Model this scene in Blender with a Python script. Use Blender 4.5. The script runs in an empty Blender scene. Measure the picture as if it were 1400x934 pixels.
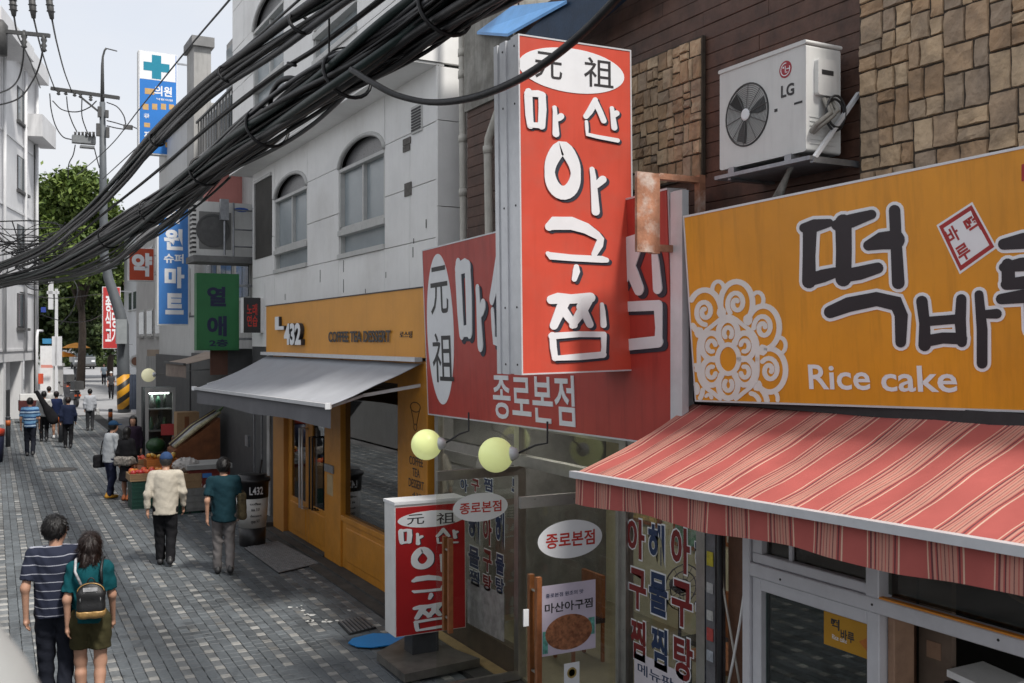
import bpy, bmesh, math, random
import numpy as np
from mathutils import Vector, Matrix
random.seed(7); np.random.seed(7)
R = math.radians
scene = bpy.context.scene
COL = scene.collection

# ------------------------------------------------------------------ camera
PSI = R(28.34); FPX = 1361.0; HC = 3.4; HOR = 467.0
cam_d = bpy.data.cameras.new('camera'); cam = bpy.data.objects.new('camera', cam_d); COL.objects.link(cam)
cam.location = (0, 0, HC); cam.rotation_euler = (R(90), 0, -PSI)
cam_d.sensor_width = 36; cam_d.lens = FPX * 36 / 1400; cam_d.clip_start = 0.05; cam_d.clip_end = 2000
cam_d.dof.use_dof = True; cam_d.dof.focus_distance = 9.5; cam_d.dof.aperture_fstop = 6.3
scene.camera = cam
# ------------------------------------------------------------------ sky, sun, exposure
SUN_EL, SUN_AZ = 57.0, 166.0        # compass style: 180 = from behind the camera along -Y
w = bpy.data.worlds.new('World'); scene.world = w; w.use_nodes = True
nt = w.node_tree; nt.nodes.clear()
wo = nt.nodes.new('ShaderNodeOutputWorld'); bg = nt.nodes.new('ShaderNodeBackground')
sky = nt.nodes.new('ShaderNodeTexSky'); sky.sky_type = 'NISHITA'; sky.sun_disc = False
sky.sun_elevation = R(SUN_EL); sky.sun_rotation = R(SUN_AZ); sky.air_density = 1.0; sky.dust_density = 2.0; sky.ozone_density = 1.0
tcw = nt.nodes.new('ShaderNodeTexCoord'); mp = nt.nodes.new('ShaderNodeMapping'); mp.inputs['Scale'].default_value = (1, 1, 2.6)
nz = nt.nodes.new('ShaderNodeTexNoise'); nz.inputs['Scale'].default_value = 3.0; nz.inputs['Detail'].default_value = 7; nz.inputs['Roughness'].default_value = .55
rp = nt.nodes.new('ShaderNodeValToRGB'); rp.color_ramp.elements[0].position = .30; rp.color_ramp.elements[1].position = .62
rp.color_ramp.elements[0].color = (.80, .80, .80, 1); rp.color_ramp.elements[1].color = (.97, .97, .97, 1)
mx = nt.nodes.new('ShaderNodeMix'); mx.data_type = 'RGBA'
mx.inputs['B'].default_value = (4.05, 4.13, 4.3, 1)
nt.links.new(tcw.outputs['Generated'], mp.inputs['Vector']); nt.links.new(mp.outputs['Vector'], nz.inputs['Vector'])
nt.links.new(nz.outputs['Fac'], rp.inputs['Fac']); nt.links.new(rp.outputs['Color'], mx.inputs['Factor'])
nt.links.new(sky.outputs['Color'], mx.inputs['A']); nt.links.new(mx.outputs['Result'], bg.inputs['Color'])
bg.inputs['Strength'].default_value = 0.10
nt.links.new(bg.outputs['Background'], wo.inputs['Surface'])
sd = bpy.data.lights.new('sun', 'SUN'); sun = bpy.data.objects.new('sun', sd); COL.objects.link(sun)
sd.energy = 2.1; sd.angle = R(7); sd.color = (1, .96, .9)
_a = R(SUN_AZ); _e = R(SUN_EL)
sun_dir = Vector((math.sin(_a) * math.cos(_e), math.cos(_a) * math.cos(_e), math.sin(_e)))
sun.rotation_euler = sun_dir.to_track_quat('Z', 'Y').to_euler(); sun.location = (0, -5, 30)
vs = scene.view_settings
vs.view_transform = 'Standard'; vs.look = 'None'; vs.gamma = 1; vs.use_curve_mapping = False; vs.exposure = 1.08
scene.cycles.use_denoising = True
scene.cycles.max_bounces = 7; scene.cycles.transparent_max_bounces = 16; scene.cycles.glossy_bounces = 4
scene.cycles.caustics_reflective = False; scene.cycles.caustics_refractive = False

# ------------------------------------------------------------------ helpers: view geometry
FWD = Vector((math.sin(PSI), math.cos(PSI), 0)); RGT = Vector((math.cos(PSI), -math.sin(PSI), 0)); CAM = Vector((0, 0, HC))
def ray(px, py): return FWD + RGT * ((px - 700) / FPX) + Vector((0, 0, 1)) * ((HOR - py) / FPX)
def PX(px, py, X): d = ray(px, py); return CAM + d * (X / d.x)
def PY(px, py, Y): d = ray(px, py); return CAM + d * (Y / d.y)
def PZ(px, py, Z=0): d = ray(px, py); return CAM + d * ((Z - HC) / d.z)
def PD(px, py, z): return CAM + ray(px, py) * z          # by depth along the optical axis
def proj(p):
    v = Vector(p) - CAM; z = v.dot(FWD)
    return (700 + FPX * v.dot(RGT) / z, HOR - FPX * v.z / z, z)
def YX(px, X): return PX(px, HOR, X).y                   # Y on the plane X under picture column px
class Frame:                                             # a flat face in space: (u, v) metres, d metres out
    def __init__(s, O, U, V, N=None):
        s.O = Vector(O); s.U = Vector(U).normalized(); s.V = Vector(V).normalized()
        s.N = Vector(N).normalized() if N is not None else s.U.cross(s.V).normalized()
    def p(s, u, v, d=0): return s.O + s.U * u + s.V * v + s.N * d
    def uv(s, px, py):
        r = ray(px, py); t = (s.O - CAM).dot(s.N) / r.dot(s.N); q = CAM + r * t - s.O
        uu, vv, uvd = s.U.dot(s.U), s.V.dot(s.V), s.U.dot(s.V); a, b = q.dot(s.U), q.dot(s.V)
        det = uu * vv - uvd * uvd
        return ((a * vv - b * uvd) / det, (b * uu - a * uvd) / det)
    def box(s, x0, y0, x1, y1):
        xc, yc = (x0 + x1) / 2, (y0 + y1) / 2
        return (s.uv(x0, yc)[0], s.uv(xc, y1)[1], s.uv(x1, yc)[0], s.uv(xc, y0)[1])
def FX(X): return Frame((X, 0, 0), (0, -1, 0), (0, 0, 1), (-1, 0, 0))
def FY(Y): return Frame((0, Y, 0), (1, 0, 0), (0, 0, 1), (0, -1, 0))

# ------------------------------------------------------------------ helpers: meshes
class MB:
    def __init__(s): s.v = []; s.f = []; s.smooth = False
    def add(s, vs, fs):
        o = len(s.v); s.v += [tuple(v) for v in vs]; s.f += [tuple(i + o for i in f) for f in fs]; return s
    def box(s, a, b):
        x0, y0, z0 = (min(a[i], b[i]) for i in range(3)); x1, y1, z1 = (max(a[i], b[i]) for i in range(3))
        return s.add([(x0,y0,z0),(x1,y0,z0),(x1,y1,z0),(x0,y1,z0),(x0,y0,z1),(x1,y0,z1),(x1,y1,z1),(x0,y1,z1)],
                     [(0,3,2,1),(4,5,6,7),(0,1,5,4),(1,2,6,5),(2,3,7,6),(3,0,4,7)])
    def fbox(s, fr, u0, v0, u1, v1, d0, d1):
        c = [fr.p(u, v, d) for d in (d0, d1) for (u, v) in ((u0,v0),(u1,v0),(u1,v1),(u0,v1))]
        return s.add(c, [(0,3,2,1),(4,5,6,7),(0,1,5,4),(1,2,6,5),(2,3,7,6),(3,0,4,7)])
    def bbox(s, fr, u0, v0, u1, v1, d0, d1, b):              # box whose outer rim is chamfered by b
        c = [fr.p(u, v, d0) for (u, v) in ((u0,v0),(u1,v0),(u1,v1),(u0,v1))] + [fr.p(u, v, d1 - b) for (u, v) in ((u0,v0),(u1,v0),(u1,v1),(u0,v1))] + [fr.p(u, v, d1) for (u, v) in ((u0+b,v0+b),(u1-b,v0+b),(u1-b,v1-b),(u0+b,v1-b))]
        return s.add(c, [(0,3,2,1),(0,1,5,4),(1,2,6,5),(2,3,7,6),(3,0,4,7),(4,5,9,8),(5,6,10,9),(6,7,11,10),(7,4,8,11),(8,9,10,11)])
    def hexa(s, c): return s.add(c, [(0,3,2,1),(4,5,6,7),(0,1,5,4),(1,2,6,5),(2,3,7,6),(3,0,4,7)])
    def prism(s, fr, pts, d0, d1):
        n = len(pts); c = [fr.p(u, v, d0) for u, v in pts] + [fr.p(u, v, d1) for u, v in pts]
        return s.add(c, [tuple(reversed(range(n))), tuple(range(n, 2*n))] + [(i, (i+1) % n, n + (i+1) % n, n + i) for i in range(n)])
    def quad(s, a, b, c, d): return s.add([a, b, c, d], [(0,1,2,3)])
    def tube(s, pts, r, n=8, caps=True, closed=False):
        pts = [Vector(p) for p in pts]; m = len(pts); rs = r if isinstance(r, (list, tuple)) else [r] * m
        T = []
        for i in range(m):
            a = pts[i-1] if (i > 0 or closed) else pts[i]; b = pts[(i+1) % m] if (i < m-1 or closed) else pts[i]
            T.append((b - a).normalized())
        up = Vector((0,0,1)) if abs(T[0].z) < .9 else Vector((1,0,0))
        nrm = T[0].cross(up).normalized(); o = len(s.v); ring = []
        for i in range(m):
            nrm = (nrm - T[i] * nrm.dot(T[i])).normalized(); bn = T[i].cross(nrm)
            for k in range(n):
                a = 2 * math.pi * k / n; s.v.append(tuple(pts[i] + (nrm * math.cos(a) + bn * math.sin(a)) * rs[i]))
        for i in range(m if closed else m - 1):
            j = (i + 1) % m
            for k in range(n): s.f.append((o+i*n+k, o+i*n+(k+1)%n, o+j*n+(k+1)%n, o+j*n+k))
        if caps and not closed:
            s.f.append(tuple(o + k for k in reversed(range(n)))); s.f.append(tuple(o + (m-1)*n + k for k in range(n)))
        return s
    def bar(s, a, b, w, t, up=(0,0,1)):                      # square bar from a to b
        a = Vector(a); b = Vector(b); d = (b - a).normalized(); u = Vector(up)
        if abs(d.dot(u)) > .95: u = Vector((1,0,0))
        x = d.cross(u).normalized(); y = x.cross(d)
        c = [p + x * sx * w/2 + y * sy * t/2 for p in (a, b) for sx, sy in ((-1,-1),(1,-1),(1,1),(-1,1))]
        return s.hexa(c)
    def lathe(s, c, prof, n=20, axis=(0,0,1), xa=None, sx=1, sy=1):
        A = Vector(axis).normalized(); c = Vector(c)
        x = Vector(xa).normalized() if xa else (A.cross(Vector((0,1,0))) if abs(A.y) < .9 else A.cross(Vector((1,0,0)))).normalized()
        y = A.cross(x); o = len(s.v)
        for r, h in prof:
            for k in range(n):
                a = 2*math.pi*k/n; s.v.append(tuple(c + x*math.cos(a)*r*sx + y*math.sin(a)*r*sy + A*h))
        for i in range(len(prof)-1):
            for k in range(n): s.f.append((o+i*n+k, o+i*n+(k+1)%n, o+(i+1)*n+(k+1)%n, o+(i+1)*n+k))
        s.f.append(tuple(o+k for k in reversed(range(n)))); s.f.append(tuple(o+(len(prof)-1)*n+k for k in range(n)))
        return s
    def ball(s, c, r, n=12, m=8, sc=(1,1,1)):
        prof = [(max(.001, r*math.sin(math.pi*i/m)), -r*math.cos(math.pi*i/m)) for i in range(m+1)]
        o = len(s.v); s.lathe((0,0,0), prof, n)
        for i in range(o, len(s.v)): s.v[i] = tuple(c[k] + s.v[i][k]*sc[k] for k in range(3))
        return s
    def jitter(s, a):
        s.v = [tuple(x + random.uniform(-a, a) for x in v) for v in s.v]; return s
    def mesh(s, name):
        me = bpy.data.meshes.new(name); me.from_pydata(s.v, [], s.f); me.update(); return me

BASE = {}
def link(o, parent=None):
    COL.objects.link(o)
    if parent is not None:
        o.parent = parent
        o.matrix_parent_inverse = Matrix.Translation(-BASE.get(parent.name, Vector((0,0,0))))
    return o
def obj(name, mb, mat, parent=None, smooth=None):
    me = mb.mesh(name) if isinstance(mb, MB) else mb
    if mat is not None: me.materials.append(mat)
    sm = smooth if smooth is not None else (isinstance(mb, MB) and mb.smooth)
    if sm: me.polygons.foreach_set('use_smooth', [True] * len(me.polygons))
    return link(bpy.data.objects.new(name, me), parent)
def tag(o, label=None, cat=None, group=None, kind=None):
    if label: o['label'] = label
    if cat: o['category'] = cat
    if group: o['group'] = group
    if kind: o['kind'] = kind
    return o
def thing(name, label, cat, loc=(0,0,0), group=None):
    o = bpy.data.objects.new(name, None); o.empty_display_size = .2; o.location = loc
    BASE[o.name] = Vector(loc); COL.objects.link(o); return tag(o, label, cat, group)
def copy_tree(o, loc=None, parent=None):
    c = o.copy(); COL.objects.link(c)
    if parent is not None: c.parent = parent
    if loc is not None: c.location = loc; BASE[c.name] = Vector(loc)
    for ch in list(o.children): copy_tree(ch, None, c)
    return c

# ------------------------------------------------------------------ helpers: materials
MATS = {}
def mat(name, col, rough=.6, var=.12, vs=6.0, metal=0.0, bump=.15, bs=40.0, streak=0.0, spec=.5, coat=0.0, emit=0.0, stain=None, stain_amt=.0, stain_scale=2.5, trans=0.0):
    if name in MATS: return MATS[name]
    m = bpy.data.materials.new(name); m.use_nodes = True; MATS[name] = m
    n = m.node_tree.nodes; l = m.node_tree.links; b = n['Principled BSDF']
    b.inputs['Roughness'].default_value = rough; b.inputs['Metallic'].default_value = metal
    b.inputs['Specular IOR Level'].default_value = spec; b.inputs['Coat Weight'].default_value = coat
    tc = n.new('ShaderNodeTexCoord'); c = (*col, 1)
    last = None
    if var > 0:
        t = n.new('ShaderNodeTexNoise'); t.inputs['Scale'].default_value = vs; t.inputs['Detail'].default_value = 6; t.inputs['Roughness'].default_value = .62
        l.new(tc.outputs['Object'], t.inputs['Vector'])
        r = n.new('ShaderNodeValToRGB'); r.color_ramp.elements[0].position = .3; r.color_ramp.elements[1].position = .7
        r.color_ramp.elements[0].color = tuple(max(0, x*(1-var)) for x in col) + (1,); r.color_ramp.elements[1].color = tuple(min(1, x*(1+var)) for x in col) + (1,)
        l.new(t.outputs['Fac'], r.inputs['Fac']); last = r.outputs['Color']
    def mixin(fac, colour, amt):
        nonlocal last
        mm = n.new('ShaderNodeMix'); mm.data_type = 'RGBA'
        ml = n.new('ShaderNodeMath'); ml.operation = 'MULTIPLY'; ml.inputs[1].default_value = amt; l.new(fac, ml.inputs[0]); l.new(ml.outputs[0], mm.inputs['Factor'])
        if last is not None: l.new(last, mm.inputs['A'])
        else: mm.inputs['A'].default_value = c
        mm.inputs['B'].default_value = (*colour, 1); last = mm.outputs['Result']
    def masked(scale, lo, hi, mapscale=(1,1,1)):
        mpn = n.new('ShaderNodeMapping'); mpn.inputs['Scale'].default_value = mapscale; l.new(tc.outputs['Object'], mpn.inputs['Vector'])
        t2 = n.new('ShaderNodeTexNoise'); t2.inputs['Scale'].default_value = scale; t2.inputs['Detail'].default_value = 8; t2.inputs['Roughness'].default_value = .65; l.new(mpn.outputs['Vector'], t2.inputs['Vector'])
        r2 = n.new('ShaderNodeValToRGB'); r2.color_ramp.elements[0].position = lo; r2.color_ramp.elements[1].position = hi; l.new(t2.outputs['Fac'], r2.inputs['Fac']); return r2.outputs['Color']
    if streak > 0: mixin(masked(3.0, .5, .75, (4, 4, .35)), tuple(x*.35 for x in col), streak)
    if stain: mixin(masked(stain_scale, .5, .68), stain, stain_amt)
    if last is not None: l.new(last, b.inputs['Base Color'])
    else: b.inputs['Base Color'].default_value = c
    if bump > 0:
        t3 = n.new('ShaderNodeTexNoise'); t3.inputs['Scale'].default_value = bs; t3.inputs['Detail'].default_value = 4; l.new(tc.outputs['Object'], t3.inputs['Vector'])
        bp = n.new('ShaderNodeBump'); bp.inputs['Strength'].default_value = bump; bp.inputs['Distance'].default_value = .01
        l.new(t3.outputs['Fac'], bp.inputs['Height']); l.new(bp.outputs['Normal'], b.inputs['Normal'])
        rr = n.new('ShaderNodeMapRange'); rr.inputs['To Min'].default_value = max(0, rough-.1); rr.inputs['To Max'].default_value = min(1, rough+.1)
        l.new(t3.outputs['Fac'], rr.inputs['Value']); l.new(rr.outputs['Result'], b.inputs['Roughness'])
    if emit > 0:
        b.inputs['Emission Color'].default_value = c; b.inputs['Emission Strength'].default_value = emit
    return m
def glass(name, tint=(.8,.86,.84), ior=1.5, rough=.02, clear=1.0):
    """thin window pane: clear with a mirror coat by angle"""
    if name in MATS: return MATS[name]
    m = bpy.data.materials.new(name); m.use_nodes = True; MATS[name] = m
    n = m.node_tree.nodes; l = m.node_tree.links; n.clear()
    o = n.new('ShaderNodeOutputMaterial'); t = n.new('ShaderNodeBsdfTransparent'); g = n.new('ShaderNodeBsdfGlossy'); f = n.new('ShaderNodeFresnel'); mxs = n.new('ShaderNodeMixShader')
    t.inputs['Color'].default_value = (*(x*clear for x in tint), 1); g.inputs['Roughness'].default_value = rough; f.inputs['IOR'].default_value = ior
    gb = n.new('ShaderNodeNewGeometry'); mr = n.new('ShaderNodeMapRange'); mr.inputs['To Min'].default_value = ior; mr.inputs['To Max'].default_value = 1/ior      # same sheen on both faces of the pane
    l.new(gb.outputs['Backfacing'], mr.inputs['Value']); l.new(mr.outputs['Result'], f.inputs['IOR'])
    l.new(f.outputs['Fac'], mxs.inputs['Fac']); l.new(t.outputs['BSDF'], mxs.inputs[1]); l.new(g.outputs['BSDF'], mxs.inputs[2]); l.new(mxs.outputs['Shader'], o.inputs['Surface'])
    return m

# ------------------------------------------------------------------ helpers: lettering
def stroke(mb, fr, pts, d0, d1, grow=0, closed=False, space='px', shift=(0,0), xf=None):
    """brush stroke: pts (x, y, width); space 'px' = picture position on the face, 'uv' = metres on it"""
    P = [(p[0]+shift[0], p[1]+shift[1], p[2]/2+grow) for p in pts]
    if not closed:                                            # round the ends
        def cap(a, b):
            dx, dy = a[0]-b[0], a[1]-b[1]; L = math.hypot(dx, dy) or 1; dx /= L; dy /= L; r = a[2]
            return [(a[0]+dx*r*math.sin(R(t)), a[1]+dy*r*math.sin(R(t)), r*math.cos(R(t))) for t in (78, 50, 25)]
        P = cap(P[0], P[1]) + P + list(reversed(cap(P[-1], P[-2])))
    m = len(P); L = []; Rr = []
    for i in range(m):
        a = P[i-1] if (i > 0 or closed) else P[i]; b = P[(i+1) % m] if (i < m-1 or closed) else P[i]
        dx, dy = b[0]-a[0], b[1]-a[1]; q = math.hypot(dx, dy) or 1; nx, ny = -dy/q, dx/q
        L.append((P[i][0]+nx*P[i][2], P[i][1]+ny*P[i][2])); Rr.append((P[i][0]-nx*P[i][2], P[i][1]-ny*P[i][2]))
    def at(q, d):
        if xf: q = xf(*q)
        u, v = fr.uv(*q) if space == 'px' else q
        return fr.p(u, v, d)
    vs = [at(q, d) for d in (d0, d1) for pair in zip(L, Rr) for q in pair]; n = 2*m; fs = []
    for i in range(m if closed else m-1):
        j = (i+1) % m
        fs += [(n+2*i, n+2*i+1, n+2*j+1, n+2*j), (2*i, 2*j, n+2*j, n+2*i), (2*i+1, n+2*i+1, n+2*j+1, 2*j+1)]
    if not closed: fs += [(0, 1, n+1, n), (n-2, 2*n-2, 2*n-1, n-1)]
    mb.add(vs, fs)
_tc = {}
def text2d(body, bold=0.0, spacing=1.0, ext=0.0):
    k = (body, bold, spacing, ext)
    if k not in _tc:
        c = bpy.data.curves.new('t', 'FONT'); c.body = body; c.offset = bold; c.resolution_u = 3; c.space_character = spacing; c.space_line = .95; c.extrude = ext; c.align_x = 'CENTER'
        o = bpy.data.objects.new('t', c); COL.objects.link(o); me = o.to_mesh()
        vs = [tuple(v.co) for v in me.vertices]; fs = [tuple(p.vertices) for p in me.polygons]
        o.to_mesh_clear(); bpy.data.objects.remove(o); bpy.data.curves.remove(c)
        xs = [v[0] for v in vs]; ys = [v[1] for v in vs]; x0, x1, y0, y1 = min(xs), max(xs), min(ys), max(ys)
        _tc[k] = ([((x-x0)/(x1-x0), (y-y0)/(y1-y0), z) for x, y, z in vs], fs)
    return _tc[k]
def text_mb(fr, body, box, d=.003, bold=.0, ext=0.0, spacing=1.0, mb=None, thick=.0, fn=None):
    """lettering stretched into box (u0,v0,u1,v1)"""
    vs, fs = text2d(body, bold, spacing, 1.0 if thick else 0.0); u0, v0, u1, v1 = box
    mb = mb or MB()
    if fn: pts = [fr.p(*fn(x, y), d + (z * thick)) for x, y, z in vs]
    else: pts = [fr.p(u0 + (u1-u0)*x, v0 + (v1-v0)*y, d + (z * thick)) for x, y, z in vs]
    return mb.add(pts, fs)
def ellipse(fr, box, d0, d1, n=40, mb=None):
    u0, v0, u1, v1 = box; mb = mb or MB()
    return mb.prism(fr, [((u0+u1)/2 + (u1-u0)/2*math.cos(2*math.pi*i/n), (v0+v1)/2 + (v1-v0)/2*math.sin(2*math.pi*i/n)) for i in range(n)], d0, d1)
# ================================================================== GROUND
M_ground = mat('ground_concrete', (.13,.13,.135), .85, .25, .8, bump=.4, bs=25, stain=(.05,.05,.052), stain_amt=.6, stain_scale=.7)
M_road = mat('far_road', (.26,.26,.265), .9, .15, .4, bump=.3, bs=15)
M_mortar = mat('paver_joint', (.018,.019,.02), .95, .2, 9)
M_apron = mat('apron_concrete', (.050,.048,.046), .75, .35, 1.6, bump=.5, bs=30, stain=(.12,.115,.10), stain_amt=.35, stain_scale=1.6)
def paver_mat(name, col, spread):
    m = bpy.data.materials.new(name); m.use_nodes = True; n = m.node_tree.nodes; l = m.node_tree.links; b = n['Principled BSDF']
    g = n.new('ShaderNodeNewGeometry'); t = n.new('ShaderNodeTexNoise'); t.inputs['Scale'].default_value = .55; t.inputs['Detail'].default_value = 7; t.inputs['Roughness'].default_value = .6
    l.new(g.outputs['Position'], t.inputs['Vector'])
    t2 = n.new('ShaderNodeTexNoise'); t2.inputs['Scale'].default_value = 26; t2.inputs['Detail'].default_value = 5; l.new(g.outputs['Position'], t2.inputs['Vector'])
    a = n.new('ShaderNodeMath'); a.operation = 'MULTIPLY_ADD'; a.inputs[1].default_value = spread; a.inputs[2].default_value = 1 - spread/2; l.new(g.outputs['Random Per Island'], a.inputs[0])
    c = n.new('ShaderNodeMapRange'); c.inputs['From Min'].default_value = .3; c.inputs['From Max'].default_value = .7; c.inputs['To Min'].default_value = .68; c.inputs['To Max'].default_value = 1.25; l.new(t.outputs['Fac'], c.inputs['Value'])
    d = n.new('ShaderNodeMapRange'); d.inputs['From Min'].default_value = .3; d.inputs['From Max'].default_value = .7; d.inputs['To Min'].default_value = .85; d.inputs['To Max'].default_value = 1.12; l.new(t2.outputs['Fac'], d.inputs['Value'])
    e = n.new('ShaderNodeMath'); e.operation = 'MULTIPLY'; l.new(a.outputs[0], e.inputs[0]); l.new(c.outputs['Result'], e.inputs[1])
    e2 = n.new('ShaderNodeMath'); e2.operation = 'MULTIPLY'; l.new(e.outputs[0], e2.inputs[0]); l.new(d.outputs['Result'], e2.inputs[1])
    v = n.new('ShaderNodeVectorMath'); v.operation = 'SCALE'; v.inputs[0].default_value = col; l.new(e2.outputs[0], v.inputs['Scale']); l.new(v.outputs['Vector'], b.inputs['Base Color'])
    vo = n.new('ShaderNodeTexVoronoi'); vo.inputs['Scale'].default_value = 2.3; l.new(g.outputs['Position'], vo.inputs['Vector'])     # old gum spots
    vr = n.new('ShaderNodeMapRange'); vr.inputs['From Min'].default_value = .05; vr.inputs['From Max'].default_value = .075; vr.inputs['To Min'].default_value = .5; l.new(vo.outputs['Distance'], vr.inputs['Value'])
    t4 = n.new('ShaderNodeTexNoise'); t4.inputs['Scale'].default_value = 1.7; t4.inputs['Detail'].default_value = 9; t4.inputs['Roughness'].default_value = .7; t4.inputs['Distortion'].default_value = .8; l.new(g.outputs['Position'], t4.inputs['Vector'])
    v4 = n.new('ShaderNodeMapRange'); v4.inputs['From Min'].default_value = .52; v4.inputs['From Max'].default_value = .66; v4.inputs['To Min'].default_value = 1.0; v4.inputs['To Max'].default_value = .55; l.new(t4.outputs['Fac'], v4.inputs['Value'])
    e3 = n.new('ShaderNodeMath'); e3.operation = 'MULTIPLY'; l.new(e2.outputs[0], e3.inputs[0]); l.new(vr.outputs['Result'], e3.inputs[1]); e4 = n.new('ShaderNodeMath'); e4.operation = 'MULTIPLY'; l.new(e3.outputs[0], e4.inputs[0]); l.new(v4.outputs['Result'], e4.inputs[1]); l.new(e4.outputs[0], v.inputs['Scale'])
    rr = n.new('ShaderNodeMapRange'); rr.inputs['To Min'].default_value = .38; rr.inputs['To Max'].default_value = .75; l.new(t.outputs['Fac'], rr.inputs['Value']); l.new(rr.outputs['Result'], b.inputs['Roughness'])
    bp = n.new('ShaderNodeBump'); bp.inputs['Strength'].default_value = .25; bp.inputs['Distance'].default_value = .006; l.new(t2.outputs['Fac'], bp.inputs['Height']); l.new(bp.outputs['Normal'], b.inputs['Normal'])
    return m
M_pav = paver_mat('paver_dark', (.100,.112,.121), .45); M_pavp = paver_mat('paver_pale', (.235,.232,.22), 1.0); M_pavm = paver_mat('paver_mid', (.125,.132,.136), .6)
g = MB().quad((-300,-100,-.06),(400,-100,-.06),(400,600,-.06),(-300,600,-.06)); tag(obj('ground', g, M_ground), kind='structure')
rd = MB().quad((-4,50,-.03),(9.0,50,-.03),(34,200,-.03),(2,200,-.03)); tag(obj('road', rd, M_road), kind='structure')
ap = MB().box((4.42,2,-.05),(5.2,20.4,.02)); apron = tag(obj('concrete_apron', ap, M_apron), kind='structure')
ap2 = MB().quad((4.42,20.4,-.025),(8,20.4,-.025),(9,50,-.025),(4.9,50,-.025)); tag(obj('side_pavement', ap2, M_ground), kind='structure')
kb = MB().box((4.60,11.2,.0),(4.64,20.0,.05)); obj('kerb', kb, M_apron, apron)
pv = MB().quad((-1.6,4,-.014),(4.43,4,-.014),(5.1,50,-.014),(-.9,50,-.014)); paving = tag(obj('paving', pv, M_mortar), kind='structure')
SK = .014                                                     # the courses run a touch askew to the shopfronts
def paver_mesh(w, l, name, m):
    b = .004; h = .02
    v = [(-w/2,-l/2,-h),(w/2,-l/2,-h),(w/2,l/2,-h),(-w/2,l/2,-h),(-w/2,-l/2,-b),(w/2,-l/2,-b),(w/2,l/2,-b),(-w/2,l/2,-b),(-w/2+b,-l/2+b,0),(w/2-b,-l/2+b,0),(w/2-b,l/2-b,0),(-w/2+b,l/2-b,0)]
    f = [(0,1,5,4),(1,2,6,5),(2,3,7,6),(3,0,4,7),(4,5,9,8),(5,6,10,9),(6,7,11,10),(7,4,8,11),(8,9,10,11)]
    return v, f
KIND = {'a': paver_mesh(.108,.291,'paver',0), 'b': paver_mesh(.098,.095,'paver',1), 'c': paver_mesh(.096,.188,'paver',0), 'd': paver_mesh(.108,.141,'paver',0)}
KM = {}
for k,(v,f) in KIND.items():
    me = bpy.data.meshes.new('paver'); me.from_pydata(v, [], f); me.materials.append(M_pavp if k == 'b' else M_pavm if k == 'c' else M_pav); KM[k] = me
plist = []
for ci in range(18):
    x0 = -1.55 + ci*.33; off = random.uniform(0,.3)
    for rj in range(150):
        y0 = 4.1 + rj*.30 + (off if ci % 2 else 0); xs = x0 + (y0-10)*SK
        if xs + .33 > 4.42 + max(0,(y0-10))*.012: continue
        if random.random() < .55: plist.append(('a', xs+.056, y0+.15))
        else: plist += [('d', xs+.056, y0+.073), ('d', xs+.056, y0+.223)]
        plist += [('b', xs+.163, y0+.052), ('c', xs+.163, y0+.199)] if random.random() < .93 else [('d', xs+.163, y0+.073), ('d', xs+.163, y0+.223)]
        if random.random() < .6: plist.append(('a', xs+.272, y0+.15))
        else: plist += [('d', xs+.272, y0+.073), ('d', xs+.272, y0+.223)]
def seen(p):
    x, y, z = proj((p[1], p[2], 0)); return z > 1 and -5 < x < 1400 and y < 936
big = sorted([p for p in plist if seen(p)], key=lambda p: proj((p[1],p[2],0))[2] - (.5 if p[0] in 'a' else 0))
near = set(id(p) for p in big[:298]); stuff = {0: MB(), 1: MB(), 2: MB()}
for p in plist:
    k, x, y = p; zz = random.gauss(0, .0012); tx, ty = random.gauss(0,.004), random.gauss(0,.004)
    if id(p) in near:
        o = bpy.data.objects.new('paver', KM[k]); o.location = (x, y, zz); o.rotation_euler = (tx, ty, random.gauss(0,.012)); link(o, paving)
    else:
        v, f = KIND[k]; ca = random.gauss(0,.012)
        stuff[1 if k == 'b' else 2 if k == 'c' else 0].add([(x+a-b*ca, y+b+a*ca, c+zz+b*tx-a*ty) for a,b,c in v], f)
tag(obj('dark_pavers', stuff[0], M_pav, paving), kind='stuff'); tag(obj('pale_pavers', stuff[1], M_pavp, paving), kind='stuff'); tag(obj('mid_grey_pavers', stuff[2], M_pavm, paving), kind='stuff')
# drain grate, manhole and spilt paint
M_steel = mat('galvanised_steel', (.30,.31,.33), .45, .2, 12, metal=.8); M_dark = mat('black_paint', (.02,.02,.022), .55, .2, 10)
dg = thing('drain_grate', 'small steel drain grate in the dark concrete behind the standing sign', 'drain grate', (4.2,10.6,.02))
q = [PZ(462,850,.025), PZ(497,843,.025), PZ(514,857,.025), PZ(478,866,.025)]
obj('frame', MB().hexa([p + Vector((0,0,-.03)) for p in q] + q), M_dark, dg)
for i in range(7):
    t = (i+.5)/7; a = q[0].lerp(q[1], t); b = q[3].lerp(q[2], t)
    obj('slat', MB().bar(a + Vector((0,0,.006)), b + Vector((0,0,.006)), .022, .012), M_steel, dg)
M_spill = mat('white_spill', (.55,.55,.53), .7, .3, 30)
sp = MB()
for i in range(16):
    t = random.random(); c = PZ(392 + 100*t + random.gauss(0,10), 822 + 26*abs(math.sin(t*3)) + random.gauss(0,4), .0); r = random.uniform(.01,.05)
    zt = .0235 if c.x > 4.40 else .0045
    sp.add([(c.x + r*random.uniform(.5,1.2)*math.cos(a), c.y + 1.3*r*random.uniform(.5,1.2)*math.sin(a), zt) for a in [k*math.pi/3.5 for k in range(7)]], [tuple(range(7))])
tag(obj('paint_spill', sp, M_spill), 'splashes of dried white paint on the paving', 'stain', kind='stuff')
mh = thing('manhole_cover', 'dark round cover sunk in the paving beyond the beige-jacketed man', 'manhole cover', PZ(82,642,0))
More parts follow.
